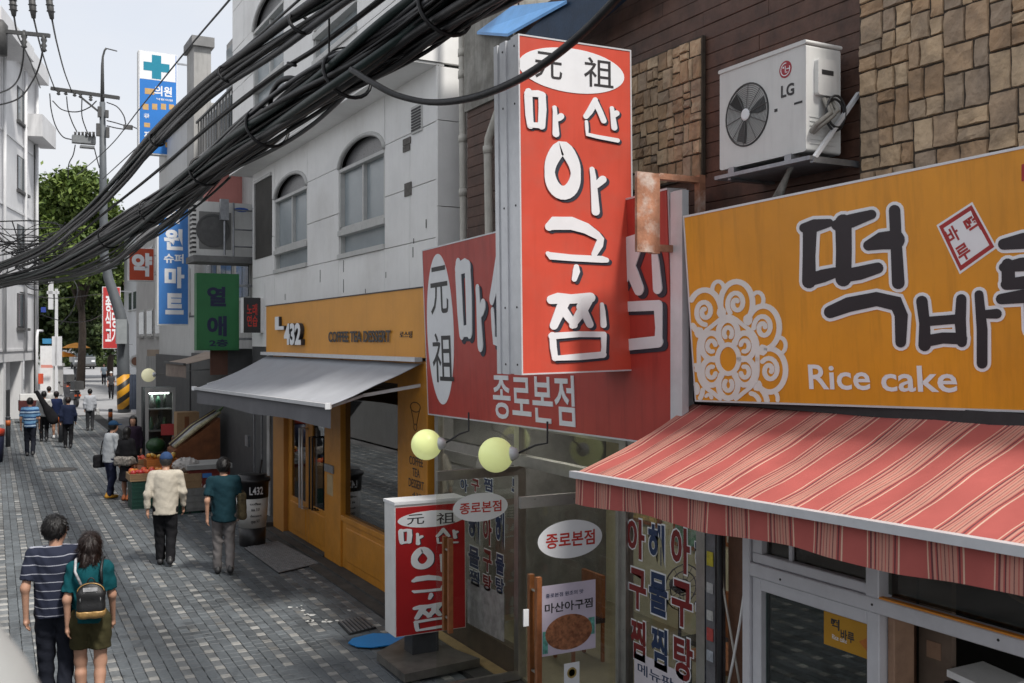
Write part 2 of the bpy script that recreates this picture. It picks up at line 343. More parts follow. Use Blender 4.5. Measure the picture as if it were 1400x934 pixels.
c = PZ(82,642,.006); obj('rim', MB().lathe(c, [(.44,-.015),(.44,.004),(.38,.004),(.38,-.004)], 28), M_dark, mh)
obj('lid', MB().lathe(c, [(.375,-.015),(.375,.003),(.30,.003),(.29,.0),(.16,.0),(.15,.003)], 28), mat('cast_iron', (.07,.065,.06), .6, .3, 20, metal=.5), mh)

# ================================================================== BROWN BUILDING (restaurant + rice cake shop)
WX = 5.0
M_wood = mat('brown_siding', (.078,.036,.023), .6, .45, 5, bump=.35, bs=30, streak=.4, stain=(.10,.055,.04), stain_amt=.4)
M_wall = mat('old_concrete', (.28,.27,.245), .9, .3, 3, bump=.6, bs=18, streak=.7, stain=(.12,.11,.09), stain_amt=.6)
M_brown = mat('brown_wall', (.055,.027,.020), .7, .4, 3, bump=.4, bs=20, streak=.5)
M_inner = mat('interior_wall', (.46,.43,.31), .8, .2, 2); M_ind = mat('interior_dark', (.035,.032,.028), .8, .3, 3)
bb = thing('brown_building', 'brown wood-clad building with stone panels above the red and orange signs', 'building', (WX,6,0))
obj('wall', MB().box((WX+.03,1.0,4.1),(9,10.38,6.75)), M_brown, bb)
obj('upper_wall', MB().box((WX+.05,9.2,6.75),(9,10.38,7.6)), M_wall, bb)
obj('concrete_wall', MB().box((WX-.02,9.2,6.05),(WX+.03,10.40,7.6)), M_wall, bb)
obj('lintel', MB().box((4.95,1.0,2.62),(8.9,10.93,4.1)), M_brown, bb)
obj('back_wall', MB().box((7.2,5.3,0),(7.4,10.9,2.62)), M_inner, bb); obj('party_wall', MB().box((4.9,10.78,0),(8,10.95,2.62)), mat('grey_render', (.2,.2,.2), .9, .3, 3), bb)
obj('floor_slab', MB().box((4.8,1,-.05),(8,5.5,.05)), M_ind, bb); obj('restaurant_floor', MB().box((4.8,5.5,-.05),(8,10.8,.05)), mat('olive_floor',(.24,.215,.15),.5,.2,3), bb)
obj('ceiling', MB().box((4.9,1,2.60),(8,10.8,2.618)), M_inner, bb)
obj('partition', MB().box((4.85,5.45,0),(7.2,5.55,2.6)), mat('brown_column', (.12,.055,.03), .7, .3, 6), bb)
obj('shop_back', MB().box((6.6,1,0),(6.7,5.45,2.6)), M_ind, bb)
for i in range(24):
    z = 4.02 + i*.115; y = 10.38 if z < 6.05 else 9.18; y -= 0
    first = True
    while y > 1.2:
        L = random.uniform(1.8,3.2) if not first else random.uniform(.8,2.6); first = False
        y1 = max(1.2, y-L)
        fr = FX(WX+.03)
        obj('siding_board', MB().bbox(fr, -y+.0015, z, -y1-.0015, z+.111, 0, .022+random.uniform(-.002,.003), .003), M_wood, bb); y = y1
def stone_mat():
    m = bpy.data.materials.new('field_stone'); m.use_nodes = True; n = m.node_tree.nodes; l = m.node_tree.links; b = n['Principled BSDF']
    oi = n.new('ShaderNodeObjectInfo'); r = n.new('ShaderNodeValToRGB'); e = r.color_ramp.elements
    e[0].color = (.30,.19,.11,1); e[1].color = (.55,.41,.27,1)
    for p, c in ((.25,(.48,.32,.19,1)),(.5,(.34,.26,.19,1)),(.75,(.52,.37,.23,1))): x = e.new(p); x.color = c
    l.new(oi.outputs['Random'], r.inputs['Fac'])
    g = n.new('ShaderNodeNewGeometry'); t = n.new('ShaderNodeTexNoise'); t.inputs['Scale'].default_value = 4.5; t.inputs['Detail'].default_value = 8; t.inputs['Roughness'].default_value = .65; t.inputs['Distortion'].default_value = .6; l.new(g.outputs['Position'], t.inputs['Vector'])
    r2 = n.new('ShaderNodeValToRGB'); r2.color_ramp.elements[0].position = .42; r2.color_ramp.elements[1].position = .66; l.new(t.outputs['Fac'], r2.inputs['Fac'])
    mm = n.new('ShaderNodeMix'); mm.data_type = 'RGBA'; l.new(r2.outputs['Color'], mm.inputs['Factor']); l.new(r.outputs['Color'], mm.inputs['A']); mm.inputs['B'].default_value = (.055,.050,.046,1)
    ml = n.new('ShaderNodeMath'); ml.operation = 'MULTIPLY'; ml.inputs[1].default_value = .45; l.new(r2.outputs['Color'], ml.inputs[0]); l.new(ml.outputs[0], mm.inputs['Factor'])
    l.new(mm.outputs['Result'], b.inputs['Base Color']); b.inputs['Roughness'].default_value = .85
    t2 = n.new('ShaderNodeTexNoise'); t2.inputs['Scale'].default_value = 22; t2.inputs['Detail'].default_value = 8; l.new(g.outputs['Position'], t2.inputs['Vector'])
    bp = n.new('ShaderNodeBump'); bp.inputs['Strength'].default_value = .8; bp.inputs['Distance'].default_value = .02; l.new(t2.outputs['Fac'], bp.inputs['Height']); l.new(bp.outputs['Normal'], b.inputs['Normal'])
    return m
M_stone = stone_mat(); M_grout = mat('stone_grout', (.05,.038,.028), .95, .3, 14)
def split(u0, v0, u1, v1, mn, mxs, out):
    w_, h_ = u1-u0, v1-v0
    if (w_ <= mxs and h_ <= mxs and w_*h_ < mxs*mxs*.62 and random.random() < .8) or (w_ < mn*1.9 and h_ < mn*1.9): out.append((u0,v0,u1,v1)); return
    t = random.uniform(.32,.68)
    if w_ > h_*random.uniform(.75,1.35): c = u0+w_*t; split(u0,v0,c,v1,mn,mxs,out); split(c,v0,u1,v1,mn,mxs,out)
    else: c = v0+h_*t; split(u0,v0,u1,c,mn,mxs,out); split(u0,c,u1,v1,mn,mxs,out)
def stones(part, u0, v0, u1, v1, mn, mxs):
    fr = FX(WX); obj(part, MB().fbox(fr, u0-.01, v0-.01, u1+.01, v1+.01, 0, .03), M_grout, bb); out = []
    split(u0, v0, u1, v1, mn, mxs, out)
    for a in out:
        g_ = .0035; d = .036 + random.uniform(0,.016); mb = MB(); b_ = .005
        u,v,u_,v_ = a[0]+g_, a[1]+g_, a[2]-g_, a[3]-g_
        jj = lambda: random.uniform(-.004,.004); nn = 3
        grid = []; 
        for i in range(nn+1):
            for j in range(nn+1):
                edge = i in (0,nn) or j in (0,nn)
                grid.append(fr.p(u+(u_-u)*i/nn + (0 if i in (0,nn) else jj()) + (b_ if i == 0 else -b_ if i == nn else 0) + jj()*.6, v+(v_-v)*j/nn + (b_ if j == 0 else -b_ if j == nn else 0) + jj()*.6, d + random.uniform(-.007,.007)))
        fs = [((i)*(nn+1)+j, (i+1)*(nn+1)+j, (i+1)*(nn+1)+j+1, i*(nn+1)+j+1) for i in range(nn) for j in range(nn)]
        rim = [i*(nn+1) for i in range(nn)] + [nn*(nn+1)+j for j in range(nn)] + [i*(nn+1)+nn for i in range(nn,0,-1)] + [j for j in range(nn,0,-1)]
        pr = {0:(u,v), nn:(u,v_)}
        base = len(grid); 
        for k in rim:
            i, j = divmod(k, nn+1); grid.append(fr.p(u+(u_-u)*i/nn, v+(v_-v)*j/nn, .02))
        for k in range(len(rim)):
            k2 = (k+1) % len(rim); fs.append((rim[k], base+k, base+k2, rim[k2]))
        mb.add(grid, fs); obj('stone', mb, M_stone, bb)
stones('stone_panel_backing', -7.35, 4.69, -6.11, 5.77, .06, .19)
stones('stone_panel_backing', -4.53, 4.25, -2.3, 6.7, .08, .235)
# gutters and pipes at the gap
M_pvc = mat('cream_pvc', (.50,.48,.43), .5, .12, 8, streak=.35); M_white = mat('white_paint', (.72,.72,.71), .5, .07, 5, streak=.15); M_alu = mat('white_aluminium', (.62,.63,.65), .38, .07, 8, metal=.25, bump=.05)
dp = thing('downpipe', 'tall cream downpipe running down beside the white building corner', 'pipe', (5.0,11.0,3.9))
a, b = PX(632,62,5.08), PX(634,335,5.08)
obj('pipe', MB().tube([a + Vector((.0,0,1.5)), a, b, b - Vector((0,0,.6))], .045, 10), M_pvc, dp, True)
for t in (.02,.13,.45,.72): p = a.lerp(b, t); obj('collar', MB().tube([p, p - Vector((0,0,.09))], .054, 10), M_pvc, dp, True)
dp2 = thing('elbow_pipe', 'white pipe with an elbow going up behind the projecting red sign', 'pipe', (4.9,9.5,3.9))
obj('pipe', MB().tube([PX(690,120,4.92), PX(682,150,4.92), PX(668,190,4.92), PX(667,205,4.92), PX(669,330,4.92), PX(669,400,4.92)], .047, 10), M_pvc, dp2, True)
p = PX(667,200,4.92); obj('collar', MB().tube([p, p - Vector((0,0,.08))], .056, 10), M_pvc, dp2, True)
# blue roof sheet
M_blue = mat('blue_sheet', (.10,.30,.62), .5, .15, 3, bump=.1); M_navy = mat('navy_tarp', (.012,.035,.075), .6, .3, 4)
rs = thing('blue_roof_sheet', 'bright blue roof sheet jutting out above the tall red sign', 'roof sheet', (4.8,8.5,6.0))
q = [PX(652,47,4.95), PX(694,50,4.72), PX(775,5,4.72), PX(700,12,4.95)]
obj('sheet', MB().hexa([Vector(p) for p in q] + [Vector(p)+Vector((0,0,.03)) for p in q]), M_blue, rs)
q = [PX(714,50,4.75), PX(775,60,4.75), PX(880,-30,4.75), PX(800,-30,4.75)]
obj('tarp', MB().hexa([Vector(p) for p in q] + [Vector(p)+Vector((.12,0,.04)) for p in q]), M_navy, rs)

# ------------------------------------------------------------------ brush glyphs (traced on the tall red sign)
def ring(cx, cy, rx, ry, w1, w2, n=28, tip=0):
    return [(cx+rx*math.cos(a), cy+ry*math.sin(a) - (tip*max(0,-math.sin(a))**6), w1+(w2-w1)*abs(math.sin(a))) for a in [2*math.pi*i/n for i in range(n)]]
GL = {
 '마': [([(722,128,8),(721.5,134,10),(722.5,160,9.5),(724,174,8)],0),([(720,131,7),(735,129.5,8.5),(741,131,8)],0),([(740,131,9),(740.5,150,10),(739,173,9)],0),([(723,173,6),(739,172.5,7)],0),([(757,146,5),(757.5,152,5),(758,170,7),(758.5,182,8.5)],0),([(758,163,5),(763,160,7),(766,157,7.5)],0)],
 '산': [([(813,138,6),(811,144,8),(805,155,7.5),(800,162,6)],0),([(813,142,8),(819,153,7),(824,165,7)],0),([(835.5,147,5),(836.5,156,5.5),(838.5,173,7.5)],0),([(837.5,158,4.5),(842,153,7)],0),([(800.5,169,3.5),(801,178,3.8),(801.5,186,4.2),(815,188,4.2),(843,190.5,5)],0)],
 '아': [(ring(768,238,17.5,27,12.5,18,30,7),1),([(808,230,6),(809.5,240,7),(811,262,8.5),(812.5,288,10.5)],0),([(812,254,6),(818,248,8.5),(823,243,9.5)],0)],
 '구': [([(750,312,10),(756,307,17),(780,306,17),(800,312,14),(815,321,10),(820,326,9),(818,334,10),(811,347,7)],0),([(748,348,5),(751,351,9),(780,353,8),(822,354,8.5),(828,355,6)],0),([(786,365,6),(786,371,9),(783,382,6)],0)],
 '찜': [([(753,410,11),(762,408,14),(780,409,12),(806,407,13)],0),([(772,410,14),(766,422,13),(756,445,10)],0),([(769,424,11),(776,434,10),(784,445,7)],0),([(801,411,15),(795,424,13),(781,445,8)],0),([(793,420,12),(800,433,10),(805,444,9)],0),([(822,416,4),(823,425,6),(824,445,7.5)],0),([(754,458,8),(755,475,8),(757,489,7)],0),([(753,459,8),(790,457,7),(824,458,7)],0),([(824,459,7),(824,475,5.5),(823,487,6)],0),([(756,489,5.5),(790,488,8),(823,486,8)],0)],
}
GB = {'마':(717,125,769,187),'산':(797,134,846,193),'아':(743,201,828,293),'구':(745,297,832,385),'찜':(748,402,829,493)}
def glyph(mb, fr, ch, box, d0, d1, grow=0, shift=(0,0), wk=1.0):
    """draw glyph ch into picture box (x0,y0,x1,y1) on the face fr"""
    X0,Y0,X1,Y1 = GB[ch]; x0,y0,x1,y1 = box; sx, sy = (x1-x0)/(X1-X0), (y1-y0)/(Y1-Y0)
    c0, c1 = fr.uv(x0,(y0+y1)/2), fr.uv(x1,(y0+y1)/2); t0, t1 = fr.uv((x0+x1)/2,y1), fr.uv((x0+x1)/2,y0)
    def xf(x, y): return (c0[0]+(c1[0]-c0[0])*(x-X0)/(X1-X0), t1[1]+(t0[1]-t1[1])*(y-Y0)/(Y1-Y0))
    for i, (pts, cl) in enumerate(GL[ch]):
        stroke(mb, fr, pts, d0, d1 + i*.0004, grow, bool(cl), 'uv', shift, xf)

# ------------------------------------------------------------------ tall projecting red sign
M_red = mat('red_sign_face', (.56,.075,.045), .42, .08, 2.5, bump=.04, bs=9, streak=.14, stain=(.45,.10,.07), stain_amt=.4, stain_scale=3); M_redd = mat('red_fascia_face', (.43,.048,.036), .45, .12, 1.6, bump=.05, bs=8, streak=.38)
M_lw = mat('sign_letter_white', (.74,.75,.77), .45, .04, 6, bump=.03); M_ls = mat('sign_letter_shadow', (.025,.03,.045), .6, .1, 6, bump=0)
M_lk = mat('sign_letter_black', (.03,.028,.03), .5, .1, 6, bump=0)
YS = 6.6
BL, BR, TL = PY(713,513,YS), PY(867,507,YS), PY(708,46,YS)
fr = Frame(BL, BR-BL, TL-BL); W_, H_ = (BR-BL).length, (TL-BL).length
s1 = thing('projecting_sign', 'tall red projecting shop sign with white brush letters and a white oval', 'sign', BL)
obj('side_frame', MB().fbox(fr, 0, 0, W_, H_, -.115, -.012).fbox(fr, .012, .006, W_-.01, H_-.006, -.20, -.115).fbox(fr, 0, 0, W_, H_, -.30, -.20).fbox(fr, .012, .006, W_-.01, H_-.006, -.34, -.30).fbox(fr, 0,0,W_,H_,-.40,-.34), M_alu, s1)
obj('face_trim', MB().fbox(fr,0,0,.012,H_,-.012,.004).fbox(fr,W_-.012,0,W_,H_,-.012,.004).fbox(fr,.012,0,W_-.012,.012,-.012,.004).fbox(fr,.012,H_-.012,W_-.012,H_,-.012,.004), M_alu, s1)
face = obj('face', MB().fbox(fr, .012, .012, W_-.012, H_-.012, -.012, 0), M_red, s1)
for (px_, py_) in ((693,55),(693,120),(696,500),(684,490),(686,130)): pass
ov = MB(); u0,v0,u1,v1 = fr.box(711,66,855,127)
c_ = fr.uv(783,97); ov.prism(fr, [(c_[0]+(u1-u0)/2*math.cos(a), c_[1]+.172*math.sin(a) - 0*math.cos(a)) for a in [2*math.pi*i/48 for i in range(48)]], 0, .004)
obj('oval_panel', ov, M_lw, s1)
obj('lettering', text_mb(fr, '元', fr.box(731,72,768,108), .006, .004), M_lk, s1); obj('lettering', text_mb(fr, '祖', fr.box(798,80,838,120), .006, .004), M_lk, s1)
for ch in '마산아구찜':
    g1, g2 = MB(), MB(); glyph(g1, fr, ch, GB[ch], .001, .004, 1.0, (3.0,1.6) if ch in '마산' else (4.5,2.8)); glyph(g2, fr, ch, GB[ch], .005, .012, .45)
    obj('letter_shadow', g1, M_ls, s1); obj('letter', g2, M_lw, s1)
sc = MB()
for k in (.03,.2,.5,.8,.97):
    for dd in (-.06,-.25): sc.lathe(fr.p(0, H_*k, dd), [(.009,0),(.008,.004)], 8, axis=-fr.U)
obj('screws', sc, M_dark, s1)
# rusty bracket that carries it
M_rust = mat('rusty_steel', (.36,.17,.10), .85, .4, 6, bump=.5, bs=30, stain=(.60,.52,.46), stain_amt=1.0, stain_scale=4)
br = thing('rusty_bracket', 'rusty steel bracket joining the tall red sign to the wall', 'bracket', PY(900,300,6.0))
fq = FY(6.0)
obj('plate', MB().fbox(fq, *fq.box(868,236,889,345), 0, .03), M_rust, br)
for bx in ((889,238,899,347),(953,240,961,345)): obj('upright', MB().fbox(fq, *fq.box(*bx), -.03, .03), M_rust, br)
for bx in ((899,240,953,248),(893,336,945,345)): obj('crossbar', MB().fbox(fq, *fq.box(*bx), -.028, .032), M_rust, br)

# ------------------------------------------------------------------ wide red fascia sign
A, B, T = PX(585.5,567,4.75), PX(925,612,4.66), PX(577,342,4.68)
f2 = Frame(A, B-A, T-A); W2, H2 = (B-A).length, (T-A).length
s2 = thing('fascia_sign', 'wide red shop fascia with a vertical white oval at its left end', 'sign', A)
obj('box', MB().fbox(f2, 0, 0, W2, H2, -.18, -.01), M_alu, s2); obj('face', MB().fbox(f2, .015, .015, W2-.015, H2-.015, -.01, 0), M_redd, s2)
obj('edge_trim', MB().fbox(f2,0,0,W2,.015,-.01,.004).fbox(f2,0,H2-.015,W2,H2,-.01,.004).fbox(f2,0,.015,.015,H2-.015,-.01,.004), M_alu, s2)
ua = f2.uv(584.5,450)[0]; ub = f2.uv(620.5,450)[0]; va, vb = f2.uv(604,553)[1], f2.uv(599,347)[1]
obj('oval_panel', ellipse(f2, (ua,va,ub,vb), 0, .004, 48), M_lw, s2)
obj('lettering', text_mb(f2, '元', f2.box(589,364,613,430), .006, .004), M_lk, s2); obj('lettering', text_mb(f2, '祖', f2.box(592,455,620,523), .006, .004), M_lk, s2)
for ch, bx in (('마',(626,352,664,482)),('산',(671,338,716,482)),('아',(724,330,775,485)),('구',(770,330,800,485)),('찜',(806,326,908,480))):
    g1, g2 = MB(), MB(); glyph(g1, f2, ch, bx, .001, .004, 1.4, (3.0,2.2)); glyph(g2, f2, ch, bx, .005, .012, .6)
    obj('letter_shadow', g1, M_ls, s2); obj('letter', g2, M_lw, s2)
obj('lettering', text_mb(f2, '종로본점', f2.box(675,512,786,578), .004, .012, thick=.003), M_lw, s2)
# white post between the two fascias
po = thing('sign_post', 'white metal post standing between the red and the orange fascia', 'post', PX(940,560,4.6))
obj('post', MB().box((4.585,5.86,2.6),(4.645,5.97,4.52)), M_alu, po); obj('rail', MB().box((4.60,5.985,2.6),(4.65,6.02,4.52)), M_alu, po)

# ------------------------------------------------------------------ orange rice cake fascia
M_or = mat('orange_sign_face', (.70,.285,.012), .40, .13, 1.1, bump=.05, bs=7, streak=.34)
A, B, T = PX(950.6,549,4.62), PX(1400,564,4.74), PX(934,295.5,4.53)
f3 = Frame(A, B-A, T-A); W3, H3 = (B-A).length*1.5, (T-A).length
s3 = thing('rice_cake_sign', 'orange rice cake shop fascia with dark white-edged letters and a flower emblem', 'sign', A)
obj('box', MB().fbox(f3, 0, 0, W3, H3, -.16, -.01), M_alu, s3); obj('face', MB().fbox(f3, .012, .012, W3, H3-.014, -.01, 0), M_or, s3)
obj('edge_trim', MB().fbox(f3,0,0,W3,.012,-.01,.004).fbox(f3,0,H3-.014,W3,H3,-.01,.004).fbox(f3,0,.012,.012,H3-.014,-.01,.004), M_alu, s3)
def K(pts): return [(860+x/2.593, 250+y/2.593, w_*1.10/2.593) for x, y, w_ in pts]
TT = [[(622,160,30),(660,152,42),(712,142,26)],[(643,165,44),(640,260,40),(640,350,44)],[(640,345,40),(690,330,42),(732,318,34)],
      [(738,150,34),(790,135,44),(862,112,30)],[(762,140,52),(764,240,50),(762,340,50)],[(764,330,42),(820,320,44),(884,302,36)],
      [(944,98,36),(950,220,36),(957,355,40)],[(852,222,34),(895,206,56),(946,202,62)],
      [(716,458,40),(780,432,48),(880,412,46),(950,428,50),(968,470,42),(966,565,34)]]
BA = [[(1040,420,36),(1050,500,34),(1050,575,40)],[(1180,412,32),(1176,490,36),(1182,565,32)],[(1050,492,30),(1172,482,30)],[(1050,562,38),(1115,550,36),(1180,552,38)],
      [(1243,396,28),(1254,520,34),(1254,640,34)],[(1256,466,26),(1306,464,32)]]
RU = [[(1330,218,36),(1400,206,52),(1480,196,50)],[(1480,205,46),(1484,270,44)],[(1330,300,30),(1390,290,44),(1480,282,44)],[(1345,290,40),(1348,355,44)],[(1340,360,36),(1420,352,44),(1500,344,44)],[(1322,412,34),(1400,402,44),(1540,388,44)],[(1425,405,42),(1428,520,40)]]
for chs in (TT, BA, RU):
    a_, b_ = MB(), MB()
    for i, s_ in enumerate(chs):
        stroke(a_, f3, K(s_), .0005, .003 + i*.0003, 4.6); stroke(b_, f3, K(s_), .003, .0065 + i*.0003, 0)
    obj('letter_edge', a_, M_lw, s3); obj('letter', b_, mat('letter_ink', (.02,.014,.018), .45, .2, 5, bump=0), s3)
# the two little dots on the first letter's gap are left orange; flower emblem:
fl = MB(); cx, cy, rx, ry = 996, 491, 80, 108
def FLW(pts, k=0):
    seg = []
    for r_, a_, w_ in pts:
        x = cx + rx*r_*math.cos(a_); y = cy + ry*r_*math.sin(a_) + .0*(x-cx)
        u, v = f3.uv(x, y)
        if u < .02 or v < .02 or u > W3: 
            if len(seg) > 1: stroke(fl, f3, seg, .0005, .003+k, 0)
            seg = []
        else: seg.append((x, y, w_))
    if len(seg) > 1: stroke(fl, f3, seg, .0005, .003+k, 0)
def arcp(r0, a0, rr, t0, t1, w_, n=16):       # small circle of radius rr centred at polar (r0,a0)
    o = []
    for i in range(n+1):
        t = t0 + (t1-t0)*i/n; k_ = rr if not callable(rr) else rr(i/n)
        x = r0*math.cos(a0) + k_*math.cos(t+a0); y = r0*math.sin(a0) + k_*math.sin(t+a0); o.append((math.hypot(x,y), math.atan2(y,x), w_))
    return o
kk = 0
def NXT():
    global kk; kk += .00004; return kk
for i in range(8):
    a0 = 2*math.pi*i/8 + .2
    FLW(arcp(.72, a0, .275, -2.3, 2.3, 7.4, 22), NXT())                       # outer scallop
    FLW(arcp(.72, a0, lambda t: .165*(1-t*.8), -2.6, 6.6, 6.4, 26), NXT())    # spiral
    FLW(arcp(.90, a0+.393, .10, -2.0, 2.0, 5.4, 10), NXT()); FLW(arcp(.60, a0+.393, .05, 0, 6.3, 5.0, 8), NXT())
for i in range(6):
    a0 = 2*math.pi*i/6 + .52
    FLW(arcp(.33, a0, .165, -2.4, 2.4, 7.5, 16), NXT()); FLW(arcp(.33, a0, .07, -2.4, 2.4, 6.0, 12), NXT())
FLW([(.185, 2*math.pi*i/20, 6.5) for i in range(21)], NXT()); FLW([(.52+.02*math.cos(6*2*math.pi*i/48-3.1), 2*math.pi*i/48, 5.6) for i in range(49)], NXT())
obj('flower_emblem', fl, mat('emblem_cream', (.70,.69,.66), .5, .05, 5, bump=0), s3)
obj('lettering', text_mb(f3, 'Rice', f3.box(1106,498,1190,533), .004, .016), M_lw, s3); obj('lettering', text_mb(f3, 'cake', f3.box(1205,500,1309,536), .004, .016), M_lw, s3)
# red seal
q = [(1283,309),(1329,279),(1361,338),(1313,372)]
def qd(px_quad, d0, d1, fr, mb=None): return (mb or MB()).prism(fr, [fr.uv(*p) for p in px_quad], d0, d1)
def shrink(q_, k): mx_, my_ = sum(p[0] for p in q_)/4, sum(p[1] for p in q_)/4; return [(mx_+(x-mx_)*k, my_+(y-my_)*k) for x, y in q_]
M_seal = mat('seal_red', (.35,.02,.02), .5, .2, 8, bump=0)
seal = obj('seal', qd(shrink(q,1.06), .0005, .002, f3), M_lw, s3); obj('seal_border', qd(shrink(q,.97), .002, .003, f3), M_seal, seal); obj('seal_field', qd(shrink(q,.80), .003, .004, f3), M_lw, seal)
def seal_fn(cxp, cyp, w_, h_):
    ax = Vector((.83,-.56)); ay = Vector((.46,.88))
    def fn(x, y):
        p = Vector((cxp, cyp)) + ax*(x-.5)*w_ - ay*(y-.5)*h_; return f3.uv(p.x, p.y)
    return fn
for t_, cxp, cyp, w_, h_ in (('떡',1330,307,20,25),('바',1303,321,18,22),('루',1318,345,19,22)):
    obj('lettering', text_mb(f3, t_, (0,0,1,1), .005, .03, fn=seal_fn(cxp,cyp,w_,h_)), M_seal, seal)
obj('red_mark', qd([(1397,225),(1420,220),(1422,245),(1397,248)], .0005, .003, f3), M_seal, s3)
# ------------------------------------------------------------------ striped pink awning
def stripe_mat():
    m = bpy.data.materials.new('striped_canvas'); m.use_nodes = True; n = m.node_tree.nodes; l = m.node_tree.links; b = n['Principled BSDF']
    tc = n.new('ShaderNodeTexCoord'); sp_ = n.new('ShaderNodeSeparateXYZ'); l.new(tc.outputs['Object'], sp_.inputs[0])
    dv = n.new('ShaderNodeMath'); dv.operation = 'MULTIPLY'; dv.inputs[1].default_value = 1/.335; l.new(sp_.outputs['Y'], dv.inputs[0])
    frc = n.new('ShaderNodeMath'); frc.operation = 'FRACT'; l.new(dv.outputs[0], frc.inputs[0])
    r = n.new('ShaderNodeValToRGB'); r.color_ramp.interpolation = 'CONSTANT'; e = r.color_ramp.elements
    red, pk, cr, dk = (.46,.115,.10,1), (.55,.27,.21,1), (.68,.46,.35,1), (.16,.055,.06,1)
    e[0].position = 0; e[0].color = red; e[1].position = .41; e[1].color = cr
    for p, c in ((.435,red),(.47,dk),(.50,red),(.52,pk),(.58,dk),(.595,pk),(.64,red),(.655,pk),(.70,dk),(.712,pk),(.76,red),(.775,pk),(.81,dk),(.83,red),(.85,pk),(.89,dk),(.92,red),(.955,cr),(.975,red)):
        x = e.new(p); x.color = c
    l.new(frc.outputs[0], r.inputs['Fac'])
    t = n.new('ShaderNodeTexNoise'); t.inputs['Scale'].default_value = 5; t.inputs['Detail'].default_value = 6; l.new(tc.outputs['Object'], t.inputs['Vector'])
    mm = n.new('ShaderNodeMix'); mm.data_type = 'RGBA'; mm.blend_type = 'MULTIPLY'; mm.inputs['Factor'].default_value = .35; l.new(r.outputs['Color'], mm.inputs['A']); l.new(t.outputs['Fac'], mm.inputs['B']); l.new(mm.outputs['Result'], b.inputs['Base Color'])
    b.inputs['Roughness'].default_value = .85; b.inputs['Specular IOR Level'].default_value = .2
    wv = n.new('ShaderNodeTexNoise'); wv.inputs['Scale'].default_value = 180; l.new(tc.outputs['Object'], wv.inputs['Vector'])
    bp = n.new('ShaderNodeBump'); bp.inputs['Strength'].default_value = .3; bp.inputs['Distance'].default_value = .002; l.new(wv.outputs['Fac'], bp.inputs['Height']); l.new(bp.outputs['Normal'], b.inputs['Normal'])
    return m
def awning(root, B0, B1, F0, F1, val, m, barmat, nu=40, sag=.03, valm=None, vparts=True):
    """sheet between back line B0-B1 and front line F0-F1, valance val metres"""
    mb = MB(); nv = 8; th = .006
    for side in (0, 1):
        o = len(mb.v)
        for i in range(nu+1):
            for j in range(nv+1):
                a = Vector(B0).lerp(Vector(B1), i/nu); b = Vector(F0).lerp(Vector(F1), i/nu); p = a.lerp(b, j/nv)
                p = p - Vector((0,0,1))*(sag*math.sin(math.pi*j/nv)*(1+.35*math.sin(i*.9)+.5*math.sin(i*.23+1)) + .006*math.sin(i*1.7+j*.9)*math.sin(j*.7) + .004*math.sin(i*.55-j*1.3)) + Vector((0,0,random.uniform(-.0015,.0015) - side*th)); mb.v.append(tuple(p))
        for i in range(nu):
            for j in range(nv):
                k = o+i*(nv+1)+j; f = (k, k+nv+1, k+nv+2, k+1); mb.f.append(f if side else tuple(reversed(f)))
    obj('canopy', mb, m, root, True)
    vb = MB(); n2 = nu*3; dirf = (Vector(F0)-Vector(B0)); dirf.z = 0; dirf.normalize()
    for i in range(n2+1):
        p = Vector(F0).lerp(Vector(F1), i/n2)
        for j in range(5):
            wob = dirf * (.006*math.sin(i*.31+j*.2)+.008*math.sin(i*.13))*(j/4)
            vb.v.append(tuple(p + wob - dirf*.02 - Vector((0,0,.015+ (val + .012*math.sin(i*.11+1))*j/4))))
    for i in range(n2):
        for j in range(4): k = i*5+j; vb.f.append((k, k+1, k+6, k+5))
    obj('valance', vb, valm or m, root, True)
    obj('front_bar', MB().bar(Vector(F0)-dirf*-.01, Vector(F1)-dirf*-.01, .05, .045), barmat, root)
M_str = stripe_mat()
B0, B1 = Vector((4.74,5.93,2.93)), Vector((4.74,1.9,3.0))
F0 = PY(784,648,5.93); F1 = Vector((F0.x,1.9,F0.z+.11))
aw = thing('striped_awning', 'pink and red striped fabric awning over the rice cake shop', 'awning', (4.7,4,2.9))
awning(aw, B0, B1, F0, F1, .185, M_str, M_alu, 60, .02)
for y in (5.85, 4.4): obj('arm', MB().bar((4.72,y,2.45),(F0.x+.08,y,F0.z-.02),.03,.03), M_alu, aw)
obj('cassette', MB().box((4.72,1.9,2.95),(4.82,5.9,3.03)), M_dark, aw)

# ------------------------------------------------------------------ restaurant shopfront
M_inox = mat('stainless', (.42,.41,.39), .32, .12, 10, metal=.9, bump=.05); M_glass = glass('clear_glass', (.955,.96,.93), 1.45); M_glassd = glass('dim_glass', (.45,.46,.42), 1.55)
RX = 4.8; fR = FX(RX)
M_decr = mat('decal_red', (.17,.010,.010), .5, .1, 6, bump=0); M_decn = mat('decal_navy', (.012,.032,.09), .5, .1, 6, bump=0); M_paper = mat('paper', (.66,.62,.66), .7, .08, 6, bump=0)
M_tw = mat('handle_wood', (.24,.085,.03), .45, .25, 14)
rf = thing('restaurant_front', 'glazed stainless steel restaurant front under the red fascia, both doors open', 'shopfront', (RX,8,0))
YD0, YD1, YE, YL = 8.70, 6.95, 5.88, 10.72           # doorway, right glass end, left glass end
HD, HT = 2.16, 2.60
for y in (YD0+.05, YD1-.05, YE, YL): obj('post', MB().box((RX-.03,y-.05,.05),(RX+.05,y+.05,HT)), M_inox, rf)
obj('header', MB().box((RX-.035,YE-.05,HD),(RX+.055,YL+.05,HD+.11)), M_inox, rf); obj('top_rail', MB().box((RX-.02,YE-.05,HT-.06),(RX+.05,YL+.05,HT+.005)), M_inox, rf)
